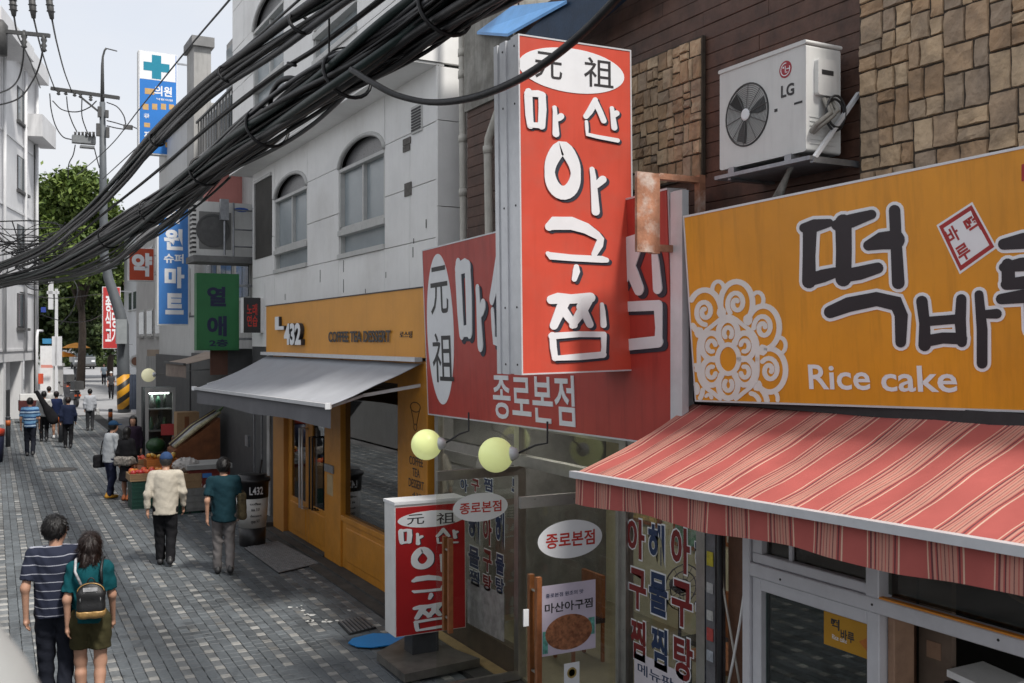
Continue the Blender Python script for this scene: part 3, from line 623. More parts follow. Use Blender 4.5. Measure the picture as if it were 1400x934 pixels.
obj('plinth', MB().box((RX-.02,YD0+.1,.02),(RX+.08,YL-.05,.29)), mat('plinth_brown', (.07,.05,.035), .7, .3, 6), rf); obj('plinth', MB().box((RX-.02,YE+.05,.02),(RX+.08,YD1-.1,.29)), MATS['plinth_brown'], rf)
obj('floor_strip', MB().box((RX-.16,YD0+.02,.02),(RX-.025,YL,.035)), mat('pale_wood', (.42,.30,.14), .6, .2, 8), rf)
lg = obj('pane', MB().box((RX,YD0+.1,.29),(RX+.008,YL-.05,HD)), M_glass, rf); rg = obj('pane', MB().box((RX,YE+.05,.29),(RX+.008,YD1-.1,HD)), M_glass, rf)
obj('transom_pane', MB().box((RX,YE+.05,HD+.11),(RX+.008,YD1-.1,HT-.06)), M_glass, rf); obj('transom_pane', MB().box((RX,YD0+.1,HD+.11),(RX+.008,YL-.05,HT-.06)), M_glass, rf)
obj('transom_pane', MB().box((RX,YD1,HD+.11),(RX+.008,YD0,HT-.06)), M_glass, rf)
def decal(parent, fr, ch, bx, m, d=.004, o1=.055, o2=.034):
    u0,v0,u1,v1 = fr.box(*bx); e = .10*(u1-u0)
    obj('letter_edge', text_mb(fr, ch, (u0-e*.55,v0-e*.55,u1+e*.55,v1+e*.55), d, o1), M_lw, parent); obj('letter', text_mb(fr, ch, (u0,v0,u1,v1), d+.002, o2), m, parent)
for ch, bx, m in (('아',(858,709,882,763),M_decr),('구',(861,778,884,833),M_decr),('찜',(863,847,883,902),M_decr),('해',(887,716,909,773),M_decn),('물',(888,784,913,841),M_decn),('찜',(891,858,913,915),M_decn),
                  ('아',(918,721,944,783),M_decr),('구',(919,795,947,857),M_decr),('탕',(922,871,948,931),M_decr),('해',(951,735,974,792),M_decn),('물',(952,806,976,870),M_decn),('탕',(955,884,980,945),M_decn)):
    decal(rg, fR, ch, bx, m)
for ch, bx, m in (('해',(641,708,656,742),M_decn),('물',(641,748,656,776),M_decn),('찜',(642,780,656,800),M_decn),('아',(661,706,673,745),M_decr),('구',(661,752,673,782),M_decr),('탕',(661,786,673,808),M_decr),('해',(678,700,690,750),M_decn),('물',(678,758,690,786),M_decn),('탕',(678,790,690,812),M_decn),
                  ('아',(630,655,640,672),M_decn),('구',(645,655,656,672),M_decr),('찜',(662,654,674,672),M_decn),('5',(700,655,712,674),M_decn)):
    decal(lg, fR, ch, bx, m)
pl = [fR.uv(640,792), fR.uv(690,812), fR.uv(690,878), fR.uv(640,852)]
obj('poster', MB().prism(fR, [pl[3],pl[2],pl[1],pl[0]], .004, .006), mat('faded_poster', (.36,.35,.36), .7, .35, 9, bump=0), lg)
u0,v0,u1,v1 = fR.box(868,905,935,990); pk = obj('poster', MB().fbox(fR,u0,v0,u1,v1,.004,.006), M_paper, rg)
obj('lettering', text_mb(fR, '메뉴판', (u0+.05,v1-.17,u1-.12,v1-.08), .008, .01), M_decn, pk)
def leaf(Y, X0, X1, handle_x, oval, label_):
    d = obj('door', MB().box((X0,Y-.006,.12),(X1,Y+.006,HD-.09)), M_glass, rf)
    obj('rail', MB().box((X0,Y-.02,HD-.09),(X1,Y+.02,HD)), M_inox, d); obj('rail', MB().box((X0,Y-.02,.04),(X1,Y+.02,.12)), M_inox, d)
    obj('hinge_stile', MB().box((X1-.03,Y-.022,.04),(X1+.01,Y+.022,HD+.002)), M_inox, d)
    for s_ in (-1, 1):
        h = obj('handle', MB().box((handle_x-.022,Y+s_*.06-.02,.62),(handle_x+.022,Y+s_*.06+.02,1.52)), M_tw, d)
        for z in (.75,1.4): obj('handle_bolt', MB().tube([(handle_x,Y,z),(handle_x,Y+s_*.05,z)],.012,8), M_inox, d)
    fy = FY(Y-.007); u0,v0,u1,v1 = fy.box(*oval)
    ob = obj('oval_sticker', ellipse(fy, (u0,v0,u1,v1), .0005, .003, 40), M_lw, d)
    w_, h_ = u1-u0, v1-v0; obj('lettering', text_mb(fy, '종로본점', (u0+w_*.12,v0+h_*.30,u1-w_*.12,v0+h_*.70), .005, .02), mat('sticker_red', (.45,.03,.02), .5, .1, 6, bump=0), d)
    return d
d1 = leaf(YD0, 3.875, RX-.02, 3.99, (619,674,694,713), '')
d2 = leaf(YD1, 3.82, RX-.02, 3.955, (735,711,823,763), '')
fy = FY(YD1-.007)
u0,v0,u1,v1 = fy.box(740,797,814,892)
ps = obj('food_poster', MB().fbox(fy,u0,v0,u1,v1,.0005,.003), mat('poster_lilac', (.56,.50,.60), .6, .08, 4, bump=0), d2)
obj('lettering', text_mb(fy, '마산아구찜', (u0+.03,v1-.225,u1-.03,v1-.145), .005, .02), M_lk, d2); obj('lettering', text_mb(fy, '종로본점 원조의 맛', (u0+.04,v1-.10,u1-.12,v1-.065), .005, .01), M_decn, d2)
M_food = mat('braised_fish', (.30,.12,.055), .4, .5, 26, bump=.6, bs=50, stain=(.12,.035,.015), stain_amt=.8, stain_scale=22)
obj('food_picture', ellipse(fy, (u0+.035,v0+.025,u1-.035,v1-.255), .003, .005, 30), M_food, d2)
obj('garnish', MB().fbox(fy,u0+.01,v0+.02,u0+.06,v0+.2,.003,.0045).fbox(fy,u1-.07,v0+.12,u1-.01,v0+.26,.003,.0045), mat('garnish_teal', (.12,.35,.30), .6, .5, 30, bump=0), d2)
u0,v0,u1,v1 = fy.box(771,906,792,940); cf = obj('notice', MB().fbox(fy,u0,v0,u1,v1,.0005,.003), M_lw, d2)
obj('emblem', MB().lathe(fy.p((u0+u1)/2,(v0+v1)/2+.02,.003), [(.045,0),(.045,.002),(.03,.002),(.03,.0)], 18, axis=fy.N), mat('gold_print', (.35,.25,.08), .5, .1, 9, bump=0), d2)
u0,v0,u1,v1 = fy.box(715,833,722,856); obj('lock_plate', MB().fbox(fy,u0,v0,u1,v1,.0,.012), M_lw, d2)
# interior things seen through the doorway
def lampstrip(p, sx, sy): 
    t = thing('ceiling_light', 'bright ceiling light inside the restaurant above the doorway' if p[1] < 8 else 'ceiling light added behind the left glass to brighten the restaurant', 'ceiling light', p)
    obj('housing', MB().box((p[0]-sx,p[1]-sy,p[2]),(p[0]+sx,p[1]+sy,p[2]+.05)), M_alu, t); obj('diffuser', MB().box((p[0]-sx*.9,p[1]-sy*.9,p[2]-.012),(p[0]+sx*.9,p[1]+sy*.9,p[2]-.001)), mat('lit_diffuser', (1,.95,.85), .5, 0, bump=0, emit=3.2), t)
lampstrip((5.9,7.0,2.54),.15,.9); lampstrip((5.9,9.7,2.54),.15,.8)  # second strip is added to brighten the room behind the left glass
fan = thing('floor_fan', 'dark standing fan with a round base inside the restaurant door', 'fan', PX(826,908,5.3))
c = Vector((5.45,7.0,.05)); obj('base', MB().lathe(c, [(.19,0),(.19,.02),(.03,.05)], 20), M_dark, fan); obj('pole', MB().tube([c, c+Vector((0,0,1.1))], .015, 8), M_dark, fan)
hd = MB()
for rr in (.2,.14,.07): hd.tube([c+Vector((rr*math.cos(a),-.05,1.2+rr*math.sin(a))) for a in [2*math.pi*i/20 for i in range(20)]], .006, 5, closed=True)
for k in range(12): a = 2*math.pi*k/12; hd.tube([c+Vector((0,-.05,1.2)), c+Vector((.2*math.cos(a),-.05,1.2+.2*math.sin(a)))], .003, 4)
obj('guard', hd, M_dark, fan); obj('motor', MB().lathe(c+Vector((0,0,1.2)), [(.05,-.05),(.07,0),(.05,.09)], 12, axis=(0,1,0)), M_dark, fan)
tb = thing('dining_table', 'low brown dining table inside the restaurant behind the lettered glass', 'table', (5.7,6.4,.05))
obj('top', MB().box((5.3,5.8,.72),(6.3,6.8,.76)), M_tw, tb)
for x in (5.35,6.25):
    for y in (5.85,6.75): obj('leg', MB().box((x-.02,y-.02,.05),(x+.02,y+.02,.72)), M_dark, tb)
for y_, z_, c_ in ((7.0,1.5,(.40,.10,.05)),(8.1,1.6,(.45,.42,.35)),(9.0,1.45,(.10,.22,.16)),(9.9,1.6,(.42,.30,.10))):
    t = thing('wall_menu', {7.0:'red framed menu board on the restaurant back wall',8.1:'pale menu board on the restaurant back wall',9.0:'green menu board on the restaurant back wall',9.9:'yellow menu board on the restaurant back wall'}[y_], 'menu board', (7.17,y_,z_)); obj('frame', MB().box((7.16,y_-.32,z_-.42),(7.198,y_+.32,z_+.42)), M_tw, t); obj('sheet', MB().box((7.15,y_-.27,z_-.37),(7.158,y_+.27,z_+.37)), mat('menu_%d' % int(y_*10), c_, .6, .5, 12, bump=0), t)
for x_, y_, l_ in ((5.6,8.9,'left dining chair inside the restaurant'),(6.3,7.6,'right dining chair inside the restaurant')):
    t = thing('dining_chair', l_, 'chair', (x_,y_,.05), 'restaurant chairs'); obj('seat', MB().box((x_-.2,y_-.2,.46),(x_+.2,y_+.2,.51)), M_dark, t); obj('backrest', MB().box((x_+.16,y_-.2,.51),(x_+.2,y_+.2,.95)), M_tw, t)
    for a_ in (-.18,.18):
        for b_ in (-.18,.18): obj('leg', MB().box((x_+a_-.015,y_+b_-.015,.05),(x_+a_+.015,y_+b_+.015,.46)), M_tw, t)
# lime globe lamps
M_globe = mat('lime_globe', (.78,.84,.36), .35, .05, 3, bump=.0, spec=.4, emit=.16); M_globec = mat('cream_globe', (.80,.76,.50), .35, .05, 3, bump=.0, spec=.4, emit=.16)
def globe(px_, py_, X, r, label, arm, gm=None):
    d = ray(px_, py_); c = CAM + d*(X/d.x); t = thing('globe_lamp', label, 'lamp', c, 'lime globe lamps')
    obj('globe', MB().ball(c, r, 28, 18), gm or M_globe, t, True)
    dirv = Vector((.72,-.68,.1)).normalized(); cp = c + dirv*r*.93
    obj('socket', MB().lathe(cp, [(.065,-.03),(.07,.0),(.05,.05),(.02,.07)], 16, axis=dirv), M_alu, t, True)
    a = cp + dirv*.06; b = Vector(arm); obj('arm', MB().tube([a, a.lerp(b,.6)+Vector((0,0,-.03)), b+Vector((0,0,-.08)), b+Vector((0,0,.12))], .010, 8), M_dark, t, True)
    return t
globe(583,608,4.26,.165,'lime globe lamp on a thin arm nearest the orange cafe pillar',(4.66,9.62,2.52))
globe(678,622,4.30,.165,'lime globe lamp on a thin arm right above the oval door sticker',(4.66,7.95,2.54))
# ------------------------------------------------------------------ small red standing sign
YT = 9.62
A, B, T = PY(541,872,YT), PY(637,858,YT), PY(540,691,YT); f4 = Frame(A, B-A, T-A); W4, H4 = (B-A).length, (T-A).length
s4 = thing('standing_sign', 'small red sign on a black pedestal beside the open glass door', 'sign', (A.x+.4,YT+.15,0))
obj('side_frame', MB().fbox(f4,0,0,W4,H4,-.30,-.006), M_white, s4)
obj('face', MB().fbox(f4,.008,.008,W4-.008,H4-.03,-.006,0), mat('red_stand_face', (.40,.015,.018), .4, .06, 3, bump=.02), s4); obj('top_cap', MB().fbox(f4,-.01,H4,W4+.01,H4+.03,-.31,.01), M_lw, s4)
X0,Y0,X1,Y1 = 711,60,862,507; x0,y0,x1,y1 = 541,695,637,866
def mapb(b): 
    kx, ky = (x1-x0)/(X1-X0), (y1-y0)/(Y1-Y0); cy_ = y0 + ((b[1]+b[3])/2-Y0)*ky - .10*(((b[0]+b[2])/2-X0)*kx-48); 
    return (x0+(b[0]-X0)*kx, cy_-(b[3]-b[1])*ky/2, x0+(b[2]-X0)*kx, cy_+(b[3]-b[1])*ky/2)
obj('oval_panel', ellipse(f4, f4.box(*mapb((715,68,860,127))), 0, .003, 40), M_lw, s4)
obj('lettering', text_mb(f4, '元', f4.box(*mapb((735,76,772,112))), .005, .004), M_lk, s4); obj('lettering', text_mb(f4, '祖', f4.box(*mapb((798,80,838,120))), .005, .004), M_lk, s4)
for ch in '마산아구찜':
    g1, g2 = MB(), MB(); glyph(g1, f4, ch, mapb(GB[ch]), .0005, .002, .3, (3,2)); glyph(g2, f4, ch, mapb(GB[ch]), .002, .006, .6)
    obj('letter_shadow', g1, M_ls, s4); obj('letter', g2, M_lw, s4)
cc = (A+B)/2; M_ped = mat('pedestal_black', (.035,.037,.042), .45, .25, 9)
obj('pedestal', MB().box((cc.x-.20,YT+.04,.12),(cc.x+.10,YT+.26,A.z+.02)), M_ped, s4)
q = [PZ(515,892,.12), PZ(553,922,.12), PZ(656,900,.12), PZ(562,866,.12)]
obj('platform', MB().hexa([p-Vector((0,0,.085)) for p in q]+q), mat('platform_steel', (.16,.15,.135), .45, .35, 5, metal=.5), s4)
obj('foot', MB().box((q[0].x+.12,YT-.1,.0),(q[2].x-.15,YT+.3,.036)), M_dark, s4)
mt = MB().prism(Frame((0,0,.022),(1,0,0),(0,1,0),(0,0,1)), [tuple(PZ(x,y,.022))[:2] for x,y in ((476,880),(482,874),(510,867),(545,868),(560,872),(540,882),(510,886),(488,885))], 0, .012)
tag(obj('blue_sheet', mt, mat('blue_plastic', (.02,.22,.55), .4, .05, 4)), 'flat bright blue plastic sheet lying on the ground beside the standing sign', 'sheet')

# ------------------------------------------------------------------ rice cake shop window front
SX = 4.75; fS = FX(SX)
M_frame = mat('shop_frame', (.62,.62,.65), .42, .06, 8, metal=.1, bump=.05)
rs_ = thing('rice_cake_shop_window', 'white framed shop window and door under the striped awning', 'shopfront', (SX,4,0))
ya, yb, yc = 5.33, 4.19, 1.5
def bxy(nm, y0, y1, z0, z1, d0=.0, d1=.06, m=None, p=rs_): return obj(nm, MB().bbox(fS, -y0, z0, -y1, z1, -d0, d1, .006), m or M_frame, p)
bxy('jamb', ya, ya-.07, .05, 2.56, .05); bxy('mullion', yb+.05, yb-.05, 1.882, 2.56, .05, .062)
bxy('mid_rail', ya-.07, yc, 1.79, 1.88, .05); bxy('head_rail', ya-.07, yc, 2.46, 2.56, .05)
# transom window
bxy('transom_frame', ya-.08, yb+.05, 1.883, 1.95, .03, .04); bxy('transom_frame', ya-.08, ya-.17, 1.952, 2.46, .03, .04)
obj('pane', MB().fbox(fS, -(ya-.15), 1.9, -(yb+.03), 2.47, -.02, -.012), M_glassd, rs_); bxy('transom_bar', 4.93, 4.90, 1.92, 2.46, .01, .015)
dr = obj('door', MB().fbox(fS, -(ya-.14), .1, -(yb+.04), 1.75, -.02, -.012), glass('teal_glass', (.30,.42,.40), 1.8), rs_)
for a_ in (((ya-.075),(ya-.16),.05,1.785),((yb+.065),(yb-.03),.05,1.785)): obj('stile', MB().bbox(fS, -a_[0], a_[2], -a_[1], a_[3], -.04, .035, .006), M_frame, dr)
obj('rail', MB().bbox(fS, -(ya-.16), 1.70, -(yb+.065), 1.785, -.04, .035, .006), M_frame, dr)
M_wj = mat('wood_jamb', (.33,.20,.13), .6, .2, 9)
bxy('inner_jamb', yb-.035, yb-.085, .05, 1.788, .2, -.03, M_wj)
obj('orange_trim', MB().fbox(fS, -(yb-.05), 1.882, -yc, 1.893, .02, .058), mat('orange_trim', (.75,.28,.03), .5, .05, 6), rs_)
obj('serving_pane', MB().fbox(fS, -(yb-.05), 1.90, -yc, 2.45, -.03, -.022), M_glassd, rs_)
for (x_, y_) in ((1076,797),(1202,831),(1375,879)):
    u, v = fS.uv(x_, y_-6); obj('bolt', MB().lathe(fS.p(u, v, .06), [(.008,0),(.007,.004)], 8, axis=fS.N), M_dark, rs_)
u0,v0,u1,v1 = fS.box(1125,846,1196,893); M_op = mat('orange_poster', (.48,.24,.01), .5, .06, 5, bump=0)
op = obj('poster', MB().fbox(fS,u0,v0,u1,v1,-.011,-.009), M_op, dr)
obj('lettering', text_mb(fS, '떡', (u0+.06,v1-.10,u0+.13,v1-.03), -.008, .03), M_lk, dr); obj('lettering', text_mb(fS, '바루', (u0+.14,v1-.15,u0+.25,v1-.08), -.008, .03), M_lk, dr); obj('lettering', text_mb(fS, 'Rice cake', (u0+.07,v0+.05,u0+.19,v0+.08), -.008, .01), M_lw, dr)
obj('rice_cake_picture', MB().prism(fS, [(u1-.13,v0+.09),(u1-.07,v0+.05),(u1-.02,v0+.09),(u1-.06,v0+.13)], -.009, -.007), mat('cake_orange', (.45,.14,.02), .5, .2, 20, bump=0), dr)
u0,v0,u1,v1 = fS.box(1056,815,1112,862); op2 = obj('poster', MB().fbox(fS,u0,v0,u1,v1,-.35,-.348), mat('olive_poster', (.22,.20,.03), .6, .15, 5, bump=0), rs_)
obj('lettering', text_mb(fS, '떡바루', (u0+.06,v1-.09,u0+.19,v1-.04), -.345, .02), M_decn, rs_)
# clutter inside the counter
bxi = thing('counter_scale', 'white topped counter scale in the dark rice cake shop', 'scale', (5.15,3.75,1.0))
obj('body', MB().box((5.02,3.45,1.05),(5.5,3.95,1.40)), M_dark, bxi); obj('tray', MB().hexa([(4.98,3.62,1.42),(5.3,3.62,1.42),(5.3,3.9,1.45),(4.98,3.9,1.45),(4.98,3.62,1.46),(5.3,3.62,1.46),(5.3,3.9,1.49),(4.98,3.9,1.49)]), M_white, bxi)
ct = thing('shop_counter', 'brown counter inside the rice cake shop at the lower right', 'counter', (5.3,2.8,0)); obj('top', MB().box((4.95,1.6,1.0),(5.7,4.1,1.05)), M_wj, ct); obj('panel', MB().box((4.98,1.6,.05),(5.0,4.1,1.0)), M_ind, ct)
hp = thing('partition_panel', 'beige panel with a small notice inside the shop beside the door', 'panel', (5.1,4.0,0)); obj('board', MB().box((5.06,3.93,.05),(5.1,4.16,2.4)), mat('beige_board', (.16,.115,.085), .7, .2, 4), hp); obj('notice', MB().box((5.053,4.0,1.5),(5.058,4.1,1.6)), M_wj, hp)
rg_ = thing('ceiling_ring_fan', 'dark round wall fan hanging in the shop behind the serving window', 'fan', (5.5,3.7,2.1))
fn_ = MB(); c = Vector((5.45,3.72,2.08))
for rr in (.22,.14): fn_.tube([c+Vector((0,rr*math.cos(a),rr*math.sin(a))) for a in [2*math.pi*i/22 for i in range(22)]], .012, 6, closed=True)
obj('guard', fn_, M_wj, rg_); obj('bracket', MB().bar(c, c+Vector((.5,-.2,.2)), .04, .04), M_dark, rg_)
# service pole and cables between the two fronts
sp_ = thing('service_column', 'narrow grey column with meters and stickers between the two shopfronts', 'column', (4.8,5.72,0))
obj('column', MB().box((4.76,5.70,.02),(4.86,5.80,2.6)), mat('column_grey', (.13,.13,.14), .6, .4, 7, bump=.4), sp_); obj('conduit', MB().tube([(4.74,5.62,.02),(4.74,5.62,2.6)], .022, 8), M_dark, sp_, True)
for z, c_ in ((1.75,(.5,.42,.03)),(1.55,(.4,.4,.4)),(1.35,(.45,.45,.43)),(1.2,(.4,.06,.05)),(1.05,(.35,.38,.42))): obj('sticker', MB().box((4.752,5.715,z),(4.758,5.785,z+random.uniform(.05,.11))), mat('sticker_%d' % int(z*100), c_, .6, .3, 30, bump=0), sp_)
wc = thing('white_cables', 'two thin white cables crossing over the brown column', 'cable', (4.75,5.5,1))
obj('cable', MB().tube([PX(984,735,4.78), PX(988,800,4.76), PX(1000,870,4.76), PX(1012,940,4.76)], .009, 6), M_pvc, wc, True); obj('cable', MB().tube([PX(1019,800,4.75), PX(1012,850,4.74), PX(1003,900,4.74), PX(994,945,4.74)], .010, 6), M_white, wc, True)
obj('brown_column', MB().box((4.80,5.36,.02),(4.9,5.60,2.6)), MATS['brown_column'], bb)

# ------------------------------------------------------------------ air conditioner on the brown wall
M_ac = mat('ac_white', (.60,.60,.585), .5, .05, 4, streak=.18, bump=.03); M_grille = mat('grille_dark', (.035,.036,.036), .5, .2, 12)
def box_r(fr, u0, v0, u1, v1, d0, d1, r=.02, n=4):
    pts = []
    for cx_, cy_, a0 in ((u1-r,v1-r,0),(u0+r,v1-r,90),(u0+r,v0+r,180),(u1-r,v0+r,270)):
        for i in range(n+1): a = R(a0+90*i/n); pts.append((cx_+r*math.cos(a), cy_+r*math.sin(a)))
    return MB().prism(fr, pts, d0, d1)
AX = 4.6; fA = FX(AX)
u0, _ = fA.uv(984,150); u1, _ = fA.uv(1102,130); _, v1 = fA.uv(984,98); _, v0 = fA.uv(990,236)
v0 += .0; ac = thing('air_conditioner', 'white outdoor air conditioner with one round fan on the brown wall', 'air conditioner', fA.p(u0,v0,-.3))
obj('case', box_r(fA,u0,v0+.02,u1,v1-.02,-.30,0,.018), M_ac, ac); obj('top_cover', box_r(fA,u0-.008,v1-.02,u1+.008,v1+.006,-.308,.008,.012), M_ac, ac)
fc = fA.uv(1021,157); rF = .215
obj('fan_recess', MB().lathe(fA.p(*fc,-.02), [(rF,0),(rF,.022),(rF-.012,.022),(rF-.02,.003)], 40, axis=fA.N), M_grille, ac)
gr = MB()
for k in range(1,17): rr = rF*k/16.6; gr.tube([fA.p(fc[0]+rr*math.cos(a), fc[1]+rr*math.sin(a), .008) for a in [2*math.pi*i/32 for i in range(32)]], .0022, 4, closed=True)
for k in range(10): a = 2*math.pi*k/10+.2; gr.tube([fA.p(fc[0]+.03*math.cos(a),fc[1]+.03*math.sin(a),.011), fA.p(fc[0]+rF*.97*math.cos(a),fc[1]+rF*.97*math.sin(a),.009)], .0028, 4)
obj('fan_guard', gr, mat('guard_wire', (.085,.085,.083), .5, .1, 9), ac)
for k in range(3):
    a0 = 2*math.pi*k/3; pts = [(fc[0]+r_*math.cos(a0+t), fc[1]+r_*math.sin(a0+t)) for r_, t in ((.04,0),(.12,-.1),(.19,.0),(.195,.5),(.13,.55),(.05,.5))]
    obj('fan_blade', MB().prism(fA, pts, .0035, .0055), mat('fan_blade', (.045,.045,.045), .5, .1, 8), ac)
obj('fan_hub', MB().lathe(fA.p(*fc,.008), [(.040,0),(.040,.008),(.03,.012)], 20, axis=fA.N), M_lw, ac)
lc = fA.uv(1074,95); M_lgr = mat('logo_red', (.33,.025,.04), .45, .03, 5, bump=0)
obj('logo', MB().lathe(fA.p(*lc,0), [(.055,0),(.055,.002)], 30, axis=fA.N), M_lgr, ac)
lo = MB(); stroke(lo, fA, [(lc[0]+.040*math.cos(a), lc[1]+.040*math.sin(a), .006) for a in [R(20-300*i/20) for i in range(21)]], .002, .0032, 0, False, 'uv'); stroke(lo, fA, [(lc[0]+.042,lc[1]-.0,.006),(lc[0]+.012,lc[1],.006)], .002,.0033,0,False,'uv'); stroke(lo, fA, [(lc[0],lc[1]+.02,.006),(lc[0],lc[1]-.02,.006),(lc[0]+.016,lc[1]-.02,.006)], .002,.0034,0,False,'uv')
obj('logo_face', lo, M_lw, ac); obj('logo_dot', MB().lathe(fA.p(lc[0]-.018,lc[1]+.014,.002), [(.007,0),(.007,.001)], 10, axis=fA.N), M_lw, ac)
bx = fA.box(1068,115,1086,132); obj('lettering', text_mb(fA,'LG',bx,.002,.03), M_lk, ac)
obj('badge', MB().fbox(fA,*fA.box(1086,139,1097,142),0,.002), M_dark, ac); obj('badge', MB().fbox(fA,*fA.box(1059,149,1063,153),0,.002), M_dark, ac)
fB = Frame(fA.p(u1,0,0), (1,0,0), (0,0,1), (0,-1,0)); Vm = (v0+v1)/2
cvp = obj('valve_cover', box_r(fB,.07,Vm+.02,.23,Vm+.25,0,.035,.02), M_ac, ac); obj('grip', MB().fbox(fB,.10,Vm+.15,.20,Vm+.18,.035,.037), M_dark, cvp)
for k in range(7): obj('louvre', MB().fbox(fB,.03,v0+.07+k*.028,.25,v0+.078+k*.028,0,.004), M_ac, ac)
for uu in (u0+.14, u1-.14): obj('foot', MB().fbox(fA,uu-.03,v0-.02,uu+.03,v0+.02,-.32,.02), M_steel, ac)
bk = thing('ac_bracket', 'grey steel shelf bracket under the white air conditioner', 'bracket', fA.p(u1,v0,-.3))
obj('shelf', MB().fbox(fA,u0-.02,v0-.045,u1+.06,v0-.02,-.40,.03), M_steel, bk)
for uu in (u0+.1,u1+.05): obj('strut', MB().bar(fA.p(uu,v0-.03,-.02), fA.p(uu,v0+.42,-.41), .03, .022), M_alu, bk)
for uu in (u0+.1,u1+.05): obj('strut', MB().bar(fA.p(uu,v0-.045,.0), fA.p(uu,v0-.045,-.43), .03, .03), M_steel, bk)
hz = thing('ac_hoses', 'taped hoses hanging from the air conditioner down behind the orange sign', 'hose', fA.p(u1,v0,-.1))
e0 = fB.p(.13,Vm+.0,.02)
for k,(dx,dz) in enumerate(((0,0),(.03,-.01),(.06,.02))):
    obj('hose', MB().tube([e0+Vector((dx,0,0)), e0+Vector((dx,-.06,-.10+dz)), e0+Vector((dx-.10,-.03,-.18+dz)), PX(1101,192,4.66)+Vector((0,.01*k,0)), PX(1090,215,4.68)+Vector((0,.02*k,0)), PX(1060+4*k,268,4.74), PX(1050+6*k,290,4.76)], .016, 7), mat('hose_grey',(.22,.21,.19),.7,.3,12), hz, True)
lp = MB(); c = fB.p(.20,Vm-.10,.05)
for k in range(2): lp.tube([c+Vector((.08*math.cos(a),-.01*k,.10*math.sin(a)+.02*k)) for a in [2*math.pi*i/18 for i in range(18)]], .008, 6, closed=True)
obj('coil', lp, M_dark, hz, True); obj('tape_wad', MB().ball(PX(1101,186,4.66),.045,10,7,(1,1,1.3)).jitter(.008), mat('hose_tape',(.42,.41,.38),.8,.3,20,bump=.4), hz, True)
# ================================================================== WHITE PANELLED BUILDING
M_pan = mat('white_cladding', (.80,.795,.78), .55, .06, 2.2, bump=.06, bs=14, streak=.07, stain=(.34,.32,.29), stain_amt=.3, stain_scale=1.1); M_seam = mat('panel_seam', (.05,.05,.05), .9, .2, 8)
M_wf = mat('window_frame_white', (.50,.50,.485), .5, .08, 6, streak=.2); M_frost = mat('frosted_pane', (.30,.34,.36), .22, .12, 1.2, bump=.02, spec=.6); M_archp = mat('arch_pane', (.16,.16,.165), .3, .15, 2, bump=.03)
wb = thing('white_building', 'white panelled building with arched windows above the grey awning', 'building', (5,15,0))
YN, YF = 11.11, 20.3
obj('core', MB().box((5.13,YN+.05,4.0),(9,YF-.05,6.8)).box((4.73,YN+.04,6.83),(9,YF+.3,10.9)), M_seam, wb)
obj('ground_core', MB().box((6.4,YN+.05,0),(9,YF,4.0)), M_ind, wb)
cols = [(20.26,19.3,0),(19.3,18.58,0),(18.58,16.49,1),(16.49,14.83,0),(14.83,12.86,1),(12.86,11.96,0),(11.96,YN,0)]
def arch_pts(ua, ub, vs_, rise, n=18): 
    c, r = (ua+ub)/2, (ub-ua)/2; return [(c + r*math.cos(math.pi*i/n), vs_ + rise*math.sin(math.pi*i/n)) for i in range(n+1)]
def storey(X, rows, spring, sill, rail, rise, skip_first=False):
    f = FX(X)
    for ya_, yb_, wnd in cols:
        ua, ub = -ya_, -yb_
        for k in range(len(rows)-1):
            z0, z1 = rows[k], rows[k+1]; g_ = .005; d = random.uniform(-.003,.003)
            if not wnd: obj('cladding_panel', MB().bbox(f, ua+g_, z0+g_, ub-g_, z1-g_, -.05, d, .003), M_pan, wb)
            else:
                if z1 <= sill + .01: obj('cladding_panel', MB().bbox(f, ua+g_, z0+g_, ub-g_, z1-g_, -.05, d, .003), M_pan, wb)
        if wnd:
            top = rows[-1]; a_ = arch_pts(ua, ub, spring, rise); pts = [(ua+.004,top-.005)] + [(max(ua+.004,min(ub-.004,p[0])), p[1]) for p in reversed(a_)] + [(ub-.004,top-.005)]
            obj('cladding_panel', MB().prism(f, list(reversed(pts)), -.05, random.uniform(-.003,.003)), M_pan, wb)
            w_ = obj('window', MB().fbox(f, ua, sill, ub, sill+.07, -.14, .03).fbox(f, ua, rail-.05, ub, rail+.03, -.14, .02).fbox(f, ua, rail+.03, ub, rail+.09, -.13, -.03).fbox(f, ua, spring-.05, ub, spring, -.14, .0).fbox(f, ua, sill+.07, ua+.05, rail-.05, -.14, -.02).fbox(f, ub-.05, sill+.07, ub, rail-.05, -.14, -.02).fbox(f, ua, rail+.09, ua+.06, spring-.05, -.14, -.01).fbox(f, ub-.06, rail+.09, ub, spring-.05, -.14, -.01).fbox(f, (ua+ub)/2-.03, rail+.09, (ua+ub)/2+.03, spring-.05, -.13, -.04), M_wf, wb)
            obj('pane', MB().fbox(f, ua+.05, sill+.07, ub-.05, rail-.05, -.12, -.09), M_frost, w_); obj('pane', MB().fbox(f, ua+.06, rail+.09, (ua+ub)/2-.03, spring-.05, -.11, -.08), M_frost, w_); obj('pane', MB().fbox(f, (ua+ub)/2+.03, rail+.09, ub-.06, spring-.05, -.12, -.095), M_frost, w_)
            obj('arch_pane', MB().prism(f, arch_pts(ua+.01, ub-.01, spring, rise-.01), -.12, -.10), M_archp, w_)
            obj('arch_trim', MB().tube([f.p(u, v, .0) for u, v in arch_pts(ua+.01, ub-.01, spring, rise)], .035, 6), M_wf, w_, True)
storey(4.95, [4.0,4.67,5.38,6.09,6.8], 6.05, 4.67, 5.07, .34)
storey(4.55, [6.8,7.6,8.4,9.2,10.0,10.8], 9.15, 7.6, 8.05, .40)
